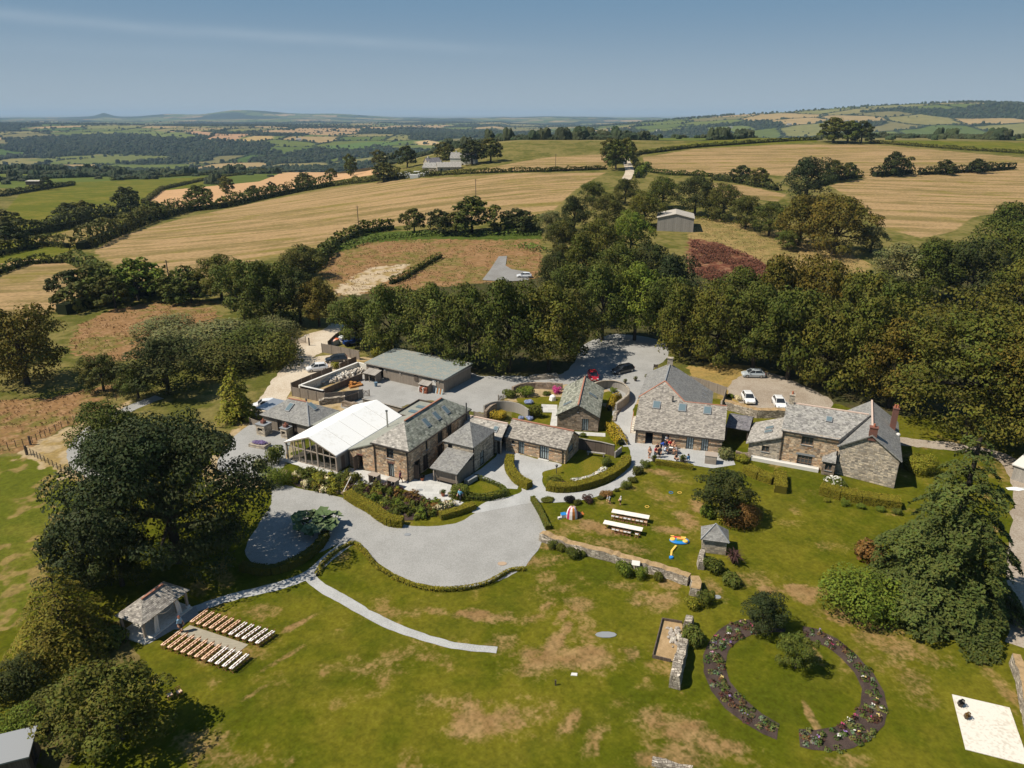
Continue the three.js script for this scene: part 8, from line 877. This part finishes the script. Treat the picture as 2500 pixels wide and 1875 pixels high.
for (const [p, s, l, fl] of [[[20.41,-119.35], 0.32, 'first planter in the row by the longhouse lane', 'silver'], [[22.47,-120.58], 0.34, 'middle planter in the row by the longhouse lane', 'silver'], [[24.69,-121.82], 0.34, 'last planter in the row by the longhouse lane', 'silver'], [[-11.85,-82.94], 0.3, 'terracotta pot in front of the barn entrance', 'dark'], [[-8.74,-78.88], 0.34, 'terracotta pot with a shrub on the barn terrace', 'ash'], [[36.55,-44.68], 0.26, 'upper potted plant on the concrete pad', 'dark'], [[36.29,-43.40], 0.24, 'lower potted plant on the concrete pad', 'rust'], [[23.67,-88.10], 0.45, 'round planter between the two people on the terrace wall', 'ash'], [[19.81,-88.54], 0.35, 'dark planter at the end of the terrace hedge', 'oak']]) { const g = thing('planter', l, 'planter', [p[0], 0.05, p[1]], 0, 'potted plants'); part('pot', l.includes('terracotta') ? M.pot : M.timberDark, g, (m) => m.cyl(0, 0, 0, s * 0.6, s * 0.85, s * 1.3, 12)); const b = leafMesh(SMALLB[0], M[fl], g, 'foliage'); b.position.y = s * 1.0; b.scale.setScalar(s * 2.6); }
{ const p = [-7.61,-78.88], g = thing('stone_trough', 'small stone trough planter beside the leafy terrace shrub', 'trough', [p[0], 0.04, p[1]], 0.3); part('trough', M.rubble, g, (m) => m.box(-0.5, 0, -0.3, 0.5, 0.35, 0.3)); const b = leafMesh(SMALLB[1], M.ash, g, 'foliage'); b.position.y = 0.3; b.scale.set(0.9, 0.5, 0.6); const q = [-5.41,-82.62], k = thing('slate_tank', 'grey rectangular planter tank beside the porch', 'planter', [q[0], 0.04, q[1]], 0.9); part('tank', M.lead, k, (m) => m.box(-0.9, 0, -0.4, 0.9, 0.6, 0.4)); const l = [-36.79,-93.36], v = thing('raised_bed', 'raised stone bed of lavender on the gravel patio', 'raised bed', [l[0], 0.03, l[1]], -0.35); part('edging', M.stoneGrey, v, (m) => m.box(-1.4, 0, -0.75, 1.4, 0.45, 0.75)); const c = leafMesh(BUSH[1], M.mauve, v, 'lavender'); c.position.y = 0.4; c.scale.set(0.85, 0.28, 0.45); }
{ const p = [13.03,-62.95], g = thing('garden_sign', 'white topped information lectern between two bushes at the garden wall', 'sign', [p[0], 0, p[1]], -0.25); part('post', M.timber, g, (m) => m.box(-0.05, 0, -0.05, 0.05, 0.95, 0.05)); part('panel', M.pale, g, (m) => m.slab([[-0.42, 0.95, 0.26], [0.42, 0.95, 0.26], [0.42, 1.25, -0.2], [-0.42, 1.25, -0.2]], 0.05)); }
{ const p = [5.99,-84.93], g = thing('lamp_post', 'short dark lamp post in the crescent garden', 'lamp post', [p[0], 0.03, p[1]]); part('post', M.iron, g, (m) => m.cyl(0, 0, 0, 0.05, 0.04, 0.95)); part('lantern', M.iron, g, (m) => loft(m, [[[-0.1, 0.95, -0.1], [0.1, 0.95, -0.1], [0.1, 0.95, 0.1], [-0.1, 0.95, 0.1]], [[-0.16, 1.2, -0.16], [0.16, 1.2, -0.16], [0.16, 1.2, 0.16], [-0.16, 1.2, 0.16]]])); part('cap', M.iron, g, (m) => m.cyl(0, 1.2, 0, 0.24, 0.02, 0.18, 4)); }
{ const p = [27.19,-126.36], g = thing('board_sign', 'dark framed sign on posts beside the car park', 'sign', [p[0], 0, p[1]], -0.2); part('post', M.timberDark, g, (m) => m.box(-0.4, 0, -0.05, -0.3, 1.3, 0.05).box(0.3, 0, -0.05, 0.4, 1.3, 0.05)); part('panel', M.timberDark, g, (m) => m.box(-0.3, 0.6, -0.03, 0.3, 1.2, 0.03)); }
for (const [p, rx, rz, l] of [[[8.72,-53.18], 1.0, 0.42, 'long grey slate set in the lower lawn'], [[20.59,-58.70], 0.35, 0.3, 'round grey cover in the lawn behind the garden wall'], [[-11.78,-80.40], 0.3, 0.26, 'manhole cover in the barn terrace'], [[-12.04,-70.02], 0.4, 0.3, 'square drain cover in the turning circle'], [[-1.05,-64.34], 0.5, 0.35, 'rusty drain cover near the box edging']]) tag(part('ground_cover_plate', l.includes('rusty') ? std([0.40, 0.29, 0.2], 0.9) : M.lead, null, (m) => { const n = 10; const q = (i, y) => [p[0] + Math.cos(i / n * 6.283) * rx, y, p[1] + Math.sin(i / n * 6.283) * rz]; for (let i = 0; i < n; i++) { m.tri([p[0], 0.06, p[1]], q(i + 1, 0.06), q(i, 0.06)); m.quad(q(i, 0.06), q(i + 1, 0.06), q(i + 1, 0), q(i, 0)); } }), l, 'cover', 'covers set in the ground');
tag(part('marker_post', M.timberDark, null, (m) => { const p = [3.68,-46.98]; m.box(p[0] - 0.06, 0, p[1] - 0.06, p[0] + 0.06, 0.55, p[1] + 0.06); }), 'short dark marker post in the lower lawn', 'post'); tag(part('flat_stone', M.pale, null, (m) => { const p = [5.35,-48.21]; m.slab([[p[0] - 0.3, 0.06, p[1] + 0.15], [p[0] + 0.25, 0.06, p[1] + 0.2], [p[0] + 0.3, 0.06, p[1] - 0.12], [p[0] - 0.2, 0.06, p[1] - 0.16]], 0.06); }), 'small pale stone lying in the scorched lawn', 'stone');
{ const p = [6.90,-111.29], g = thing('covered_table', 'garden table under a white cover in the cottage garden', 'table', [p[0], 0.03, p[1]]); part('cover', M.cushionWhite, g, (m) => loft(m, [0, 0.7, 0.95].map((y, k) => Array.from({ length: 10 }, (_, i) => { const a = -i / 10 * 6.283, R = [0.55 + 0.08 * (i % 2), 0.5, 0.2][k]; return [Math.cos(a) * R, y, Math.sin(a) * R * 0.9]; })))); const s = [-21.20,-78.27], h = thing('handrail', 'white wooden handrail of the garden steps beside the wavy hedge', 'handrail', [s[0], 0, s[1]]), e = [-21.06,-82.20]; part('rail', M.pale, h, (m) => m.bar([0, 0.95, 0], [e[0] - s[0], 1.0, e[1] - s[1]], 0.07)); part('post', M.timber, h, (m) => m.box(-0.05, 0, -0.05, 0.05, 0.95, 0.05)); part('post', M.timber, h, (m) => m.box(e[0] - s[0] - 0.05, 0, e[1] - s[1] - 0.05, e[0] - s[0] + 0.05, 1, e[1] - s[1] + 0.05)); const st = [-22.14,-79.47], t = thing('garden_steps', 'rough stone steps between the rockery and the wavy hedge', 'steps', [st[0], 0, st[1]], -27 * D2); for (let i = 0; i < 4; i++) part('step', M.stoneWarm, t, (m) => m.box(-0.7, 0, -0.1 - i * 0.35, 0.7, 0.12 * (i + 1), -0.45 - i * 0.35)); }
// ---------- toys on the picnic lawn ----------
const toy = { blue: std([0.015, 0.20, 0.55], 0.5), red: std([0.60, 0.05, 0.04], 0.5), yellow: std([0.80, 0.50, 0.09], 0.5), green: std([0.08, 0.25, 0.05], 0.5), orange: std([0.72, 0.22, 0.04], 0.5), white: std([0.74, 0.70, 0.68], 0.6), pinkred: std([0.42, 0.03, 0.10], 0.5) };
function puff(m, cx, cz, rx, rz, h, n = 18, turn = 0) { const R = (a, k, y) => { const x = Math.cos(a) * rx * k, z = Math.sin(a) * rz * k; return [cx + x * Math.cos(turn) - z * Math.sin(turn), y, cz + x * Math.sin(turn) + z * Math.cos(turn)]; }; const L = [[0.96, 0.0], [1, h * 0.45], [0.92, h * 0.85], [0.7, h], [0.02, h * 0.9]]; for (let j = 0; j + 1 < L.length; j++) for (let i = 0; i < n; i++) { const a = i / n * 6.283, b = (i + 1) / n * 6.283; m.quad(R(a, L[j][0], L[j][1]), R(a, L[j + 1][0], L[j + 1][1]), R(b, L[j + 1][0], L[j + 1][1]), R(b, L[j][0], L[j][1])); } }
{ const p = [18.96,-68.70], g = thing('inflatable_play_mat', 'colourful inflatable play pool with blue rim on the picnic lawn', 'play mat', [p[0], 0.02, p[1]], -0.15); part('rim', toy.blue, g, (m) => puff(m, 0, 0.05, 1.12, 0.72, 0.22, 24)); part('middle', toy.red, g, (m) => m.box(-0.75, 0.2, -0.45, 0.2, 0.3, -0.2).box(-0.1, 0.2, -0.15, 0.45, 0.3, 0.1)); part('stripe', toy.green, g, (m) => m.box(-0.35, 0.2, 0.12, 0.35, 0.29, 0.34)); part('stripe', toy.yellow, g, (m) => m.box(-0.3, 0.2, -0.2, 0.6, 0.31, -0.02).box(0.2, 0.2, -0.5, 0.75, 0.3, -0.25).box(-0.95, 0.2, -0.6, -0.55, 0.3, -0.45)); part('disc', toy.yellow, g, (m) => puff(m, -0.75, 0.05, 0.32, 0.34, 0.34)); part('disc', toy.yellow, g, (m) => puff(m, 0.62, 0.28, 0.32, 0.3, 0.34));
  const s = [18.35,-67.60], e = [17.36,-65.57], t = thing('inflatable_slide', 'thin yellow inflatable slide tongue below the play pool', 'play slide', [s[0], 0, s[1]]); part('tongue', toy.yellow, t, (m) => m.bar([0, 0.12, 0], [(e[0] - s[0]) * 0.6 - 0.12, 0.09, (e[1] - s[1]) * 0.5], 0.22, 0.14).bar([(e[0] - s[0]) * 0.6 - 0.12, 0.09, (e[1] - s[1]) * 0.5], [e[0] - s[0], 0.08, e[1] - s[1]], 0.2, 0.12)); part('foot', toy.blue, t, (m) => puff(m, e[0] - s[0], e[1] - s[1] + 0.15, 0.26, 0.24, 0.22, 10)); }
{ const p = [7.43,-73.94], g = thing('play_tent', 'red and white striped pop up play tent on the picnic lawn', 'tent', [p[0], 0, p[1]], 0.5), n = 12, gores = [toy.white, toy.pinkred, toy.white, toy.orange]; for (let i = 0; i < n; i++) part('gore', gores[i % 4], g, (m) => { const a = i / n * 6.283, b = (i + 1) / n * 6.283, q = (t, k) => { const R = 0.75 * Math.cos(k * 1.5) ** 0.7; return [Math.cos(t) * R - 0.25, 1.5 * Math.sin(k * 1.5) + 0.02, Math.sin(t) * R * 0.9]; }; for (let k = 0; k < 4; k++) m.quad(q(a, k / 4), q(b, k / 4), q(b, (k + 1) / 4), q(a, (k + 1) / 4)); }); part('tunnel', M.timberDark, g, (m) => puff(m, 0.55, 0.15, 0.35, 0.5, 0.5, 12)); part('flap', toy.orange, g, (m) => m.slab([[0.8, 0.05, 0.35], [1.4, 0.05, 0.2], [1.3, 0.3, -0.1], [0.8, 0.35, 0.05]], 0.03));
  const q = [6.15,-73.82], k = thing('toy_house', 'small blue and white toy set left of the play tent', 'toy', [q[0], 0, q[1]], 0.3); part('roof', toy.blue, k, (m) => m.slab([[-0.35, 0.45, 0.25], [0.35, 0.45, 0.25], [0.3, 0.6, -0.15], [-0.3, 0.6, -0.15]], 0.05)); part('body', toy.white, k, (m) => m.box(-0.28, 0, -0.15, 0.28, 0.42, 0.2).box(-0.75, 0, 0.1, -0.45, 0.25, 0.35)); }
for (const [p, m3, l] of [[[20.33,-79.72], toy.blue, 'pale blue hoop lying on the lawn'], [[21.44,-79.72], toy.yellow, 'yellow hoop lying on the lawn'], [[16.65,-76.22], toy.yellow, 'faint yellow hoop beside the upper trestle table']]) tag(part('toy_hoop', m3, null, (m) => m.geo(new THREE.TorusGeometry(0.24, 0.035, 6, 16), new THREE.Matrix4().makeRotationX(Math.PI / 2).setPosition(p[0], 0.04, p[1]))), l, 'hoop', 'toy hoops');

// ---------- people: one continuous body each, meshed from tapered limbs ----------
const SKIN = [0.50, 0.27, 0.17];
function bodyMesh(J, cols) {   // J: list of [a, b, ra, rb, colour key]; metres, feet at y = 0, facing +z
  const N = 62, mc = new MarchingCubes(N, new THREE.MeshBasicMaterial(), false, false, 60000), S = 1.05, cy = 0.93; mc.isolation = 0;
  const B = J.map(([a, b, ra, rb, k]) => ({ a, b, ra, rb, k, d: [b[0] - a[0], b[1] - a[1], b[2] - a[2]], l: (b[0] - a[0]) ** 2 + (b[1] - a[1]) ** 2 + (b[2] - a[2]) ** 2 })), dist = (q, x, y, z) => { const px = x - q.a[0], py = y - q.a[1], pz = z - q.a[2], t = q.l ? Math.max(0, Math.min(1, (px * q.d[0] + py * q.d[1] + pz * q.d[2]) / q.l)) : 0; return Math.hypot(px - q.d[0] * t, py - q.d[1] * t, pz - q.d[2] * t) - (q.ra + (q.rb - q.ra) * t); };
  for (let k = 0; k < N; k++) for (let j = 0; j < N; j++) for (let i = 0; i < N; i++) { const x = (i - N / 2) / (N / 2) * S, y = (j - N / 2) / (N / 2) * S + cy, z = (k - N / 2) / (N / 2) * S; let s = 0; for (const q of B) s += Math.exp(-26 * dist(q, x, y, z)); mc.field[k * N * N + j * N + i] = Math.log(s + 1e-30) / 26; }
  mc.update(); const n = mc.count, p = new Float32Array(n * 3), c = new Float32Array(n * 3), nn = mc.normalArray.slice(0, n * 3); for (let i = 0; i < n * 3; i++) nn[i] = -nn[i] * -1;
  for (let i = 0; i < n; i++) { const x = mc.positionArray[i * 3] * S, y = mc.positionArray[i * 3 + 1] * S + cy, z = mc.positionArray[i * 3 + 2] * S; p.set([x, y, z], i * 3); let best = 9, key = 'skin'; for (const q of B) { const d = dist(q, x, y, z); if (d < best) { best = d; key = q.k; } } if (key === 'head' && (y > 0 && z < 0)) key = 'head'; c.set(cols[key] || SKIN, i * 3); }
  const g = new THREE.BufferGeometry(); g.setAttribute('position', new THREE.BufferAttribute(p, 3)); g.setAttribute('color', new THREE.BufferAttribute(c, 3)); g.computeVertexNormals(); return g;
}
function pose(kind) {   // joints for a 1.72 m adult
  const P = { hip: 0.93, lean: 0, legs: [[0.10, 0.50, 0.02, 0.10, 0.08, 0.0], [-0.10, 0.50, 0.02, -0.10, 0.08, 0.0]], arms: [[0.26, 1.12, -0.02, 0.27, 0.88, 0.06], [-0.26, 1.12, -0.02, -0.27, 0.88, 0.06]] };
  if (kind === 'walk') { P.legs = [[0.10, 0.52, 0.16, 0.10, 0.09, 0.28], [-0.10, 0.50, -0.06, -0.10, 0.12, -0.32]]; P.arms = [[0.26, 1.14, -0.14, 0.25, 0.92, -0.16], [-0.26, 1.14, 0.10, -0.24, 1.0, 0.28]]; P.lean = 0.06; }
  if (kind === 'sit') { P.hip = 0.52; P.legs = [[0.12, 0.50, 0.42, 0.12, 0.08, 0.46], [-0.12, 0.50, 0.42, -0.12, 0.08, 0.40]]; P.arms = [[0.27, 0.74, 0.10, 0.16, 0.68, 0.36], [-0.27, 0.74, 0.10, -0.16, 0.72, 0.36]]; P.lean = 0.10; }
  if (kind === 'bend') { P.lean = 0.42; P.arms = [[0.22, 0.86, 0.42, 0.18, 0.62, 0.46], [-0.22, 0.86, 0.42, -0.18, 0.62, 0.46]]; P.legs = [[0.12, 0.50, 0.06, 0.12, 0.08, -0.04], [-0.12, 0.50, 0.06, -0.12, 0.08, -0.04]]; }
  if (kind === 'hold') P.arms = [[0.25, 1.12, 0.06, 0.08, 1.10, 0.28], [-0.25, 1.12, 0.06, -0.08, 1.08, 0.28]];
  const h = P.hip, dy = h - 0.93, ln = P.lean, cb = Math.cos(ln * 1.9), sb = Math.sin(ln * 1.9), up = (t) => [h + t * cb, t * sb], [cy, cz] = up(0.48), [ny, nz] = up(0.56), [hy, hz] = up(0.72), J = [];
  J.push([[-0.07, h, 0], [0.07, h, 0], 0.125, 0.125, 'legs'], [[0, h + 0.06, 0.0], [0, up(0.22)[0], up(0.22)[1]], 0.125, 0.125, 'top'], [[0, up(0.22)[0], up(0.22)[1]], [0, cy - 0.06, cz], 0.13, 0.14, 'top'], [[-0.13, cy - 0.02, cz], [0.13, cy - 0.02, cz], 0.085, 0.085, 'top'], [[0, ny - 0.03, nz], [0, hy - 0.06, hz], 0.055, 0.055, 'skin'], [[0, hy - 0.035, hz + 0.012], [0, hy + 0.035, hz - 0.005], 0.08, 0.098, 'skin'], [[0, hy + 0.03, hz - 0.035], [0, hy + 0.055, hz - 0.02], 0.095, 0.098, 'hair'], [[0, hy - 0.015, hz + 0.085], [0, hy - 0.03, hz + 0.105], 0.012, 0.014, 'skin']);
  for (const s of [1, -1]) { const L = P.legs[s > 0 ? 0 : 1], A = P.arms[s > 0 ? 0 : 1], kx = L[0], sh = [0.18 * s, cy - 0.01, cz]; J.push([[0.085 * s, h - 0.04, 0], [kx, L[1], L[2]], 0.095, 0.062, 'thigh'], [[kx, L[1], L[2]], [L[3], L[4], L[5]], 0.06, 0.038, 'shin'], [[L[3], 0.045, L[5] - 0.04], [L[3], 0.035, L[5] + 0.15], 0.042, 0.036, 'shoe'], [[L[3], L[4], L[5]], [L[3], 0.045, L[5] - 0.02], 0.04, 0.042, 'shoe'], [sh, [A[0], A[1], A[2]], 0.062, 0.045, 'sleeve'], [[A[0], A[1], A[2]], [A[3], A[4], A[5]], 0.042, 0.028, 'skin'], [[A[3], A[4], A[5]], [A[3] * 0.98, A[4] - 0.07, A[5] + 0.05], 0.03, 0.034, 'skin']); for (let f = 0; f < 4; f++) { const bx = A[3] * 0.98 + (f - 1.5) * 0.016, by = A[4] - 0.09, bz = A[5] + 0.06; J.push([[bx, by, bz], [bx, by - 0.05 + Math.abs(f - 1.4) * 0.008, bz + 0.02], 0.009, 0.008, 'skin']); } J.push([[A[3] - 0.03 * s, A[4] - 0.05, A[5] + 0.04], [A[3] - 0.045 * s, A[4] - 0.09, A[5] + 0.075], 0.01, 0.009, 'skin']); }
  return J;
}
const personMat = new THREE.MeshStandardMaterial({ vertexColors: true, roughness: 0.85 });
function person(p, turn, kind, cl, label, { s = 1, y = 0.03, dress = false } = {}) {
  const J = pose(kind); if (dress) { const q = J[0]; J.push([[0, 0.95, 0], [0, 0.62, 0.02], 0.14, 0.22, 'legs']); }
  const o = shade(new THREE.Mesh(bodyMesh(J, { skin: SKIN, sleeve: cl.top, thigh: cl.legs, shin: cl.shin || cl.legs, shoe: cl.shoe || [0.06, 0.05, 0.05], hair: cl.hair || [0.035, 0.02, 0.013], ...cl }), personMat)); o.name = numbered('person'); o.position.set(p[0], y, p[1]); o.rotation.y = turn; o.scale.setScalar(s); scene.add(o); return tag(o, label, 'person', 'people about the farm');
}
const dk = [0.02, 0.02, 0.025], wh = [0.72, 0.72, 0.72], bl = [0.03, 0.10, 0.35], dn = [0.03, 0.05, 0.12];
person([-14.66,-82.36], 1.4, 'walk', { top: [0.11, 0.012, 0.05], legs: [0.05, 0.01, 0.025], shin: SKIN }, 'person in maroon top walking past the barn wall'); person([-6.44,-77.55], -0.5, 'walk', { top: [0.16, 0.42, 0.62], legs: dk }, 'person in light blue shirt and dark trousers walking on the path'); person([-30.84,-53.59], 1.1, 'stand', { top: [0.20, 0.34, 0.46], legs: dk, shin: SKIN, hair: [0.2, 0.05, 0.03] }, 'person in pale blue shirt standing at the head of the aisle');
person([12.17,-77.12], -0.9, 'bend', { top: wh, legs: [0.04, 0.04, 0.05], shin: SKIN, hair: [0.10, 0.06, 0.03] }, 'child in white top bending over on the picnic lawn', { s: 0.78 }); person([13.41,-76.68], -1.2, 'hold', { top: [0.45, 0.46, 0.48], legs: dk, shin: SKIN, hair: wh }, 'small child in white cap on the picnic lawn', { s: 0.68 });
person([19.33,-89.53], 0.2, 'hold', { top: SKIN, sleeve: SKIN, legs: dk, thigh: SKIN, shin: SKIN, shoe: SKIN }, 'bare chested person in dark swim shorts on the terrace'); person([20.20,-89.72], 0.6, 'hold', { top: [0.45, 0.03, 0.06], legs: [0.10, 0.12, 0.14], shin: SKIN }, 'person in red top and grey skirt on the terrace', { dress: true, s: 0.95 }); person([20.62,-90.65], 0.1, 'hold', { top: [0.05, 0.02, 0.03], legs: dk }, 'person in dark maroon shirt behind the grey skirted one'); person([20.81,-89.72], -0.6, 'stand', { top: dk, legs: dk, shin: SKIN }, 'person in black dress on the terrace', { dress: true, s: 0.95 });
person([21.47,-92.04], 1.0, 'bend', { top: [0.02, 0.07, 0.36], legs: dk, shin: SKIN }, 'person in bright blue shirt leaning on the picnic table'); person([22.48,-93.39], 0.4, 'hold', { top: wh, legs: dn }, 'person in white shirt standing behind the picnic table'); person([21.76,-90.87], 1.2, 'sit', { top: [0.50, 0.55, 0.62], legs: dn, hair: dk }, 'person in pale shirt sitting at the left end of the picnic table'); person([22.89,-92.83], 0.1, 'sit', { top: [0.60, 0.03, 0.03], legs: dk }, 'person in red top sitting behind the picnic table'); person([23.41,-92.51], -0.4, 'sit', { top: SKIN, legs: dk, hair: [0.14, 0.06, 0.03] }, 'person with brown hair sitting at the far corner of the picnic table'); person([23.41,-90.87], -1.2, 'sit', { top: [0.26, 0.25, 0.26], legs: SKIN }, 'person in grey shirt sitting at the right end of the picnic table');
person([22.73,-88.39], 0.5, 'sit', { top: dk, legs: dk, sleeve: SKIN }, 'person in black dress sitting on the terrace edge'); person([24.48,-87.95], -2.6, 'sit', { top: [0.07, 0.19, 0.36], legs: wh, shin: SKIN }, 'person in blue top sitting on the terrace edge by the planter');

renderer.render(scene, camera);
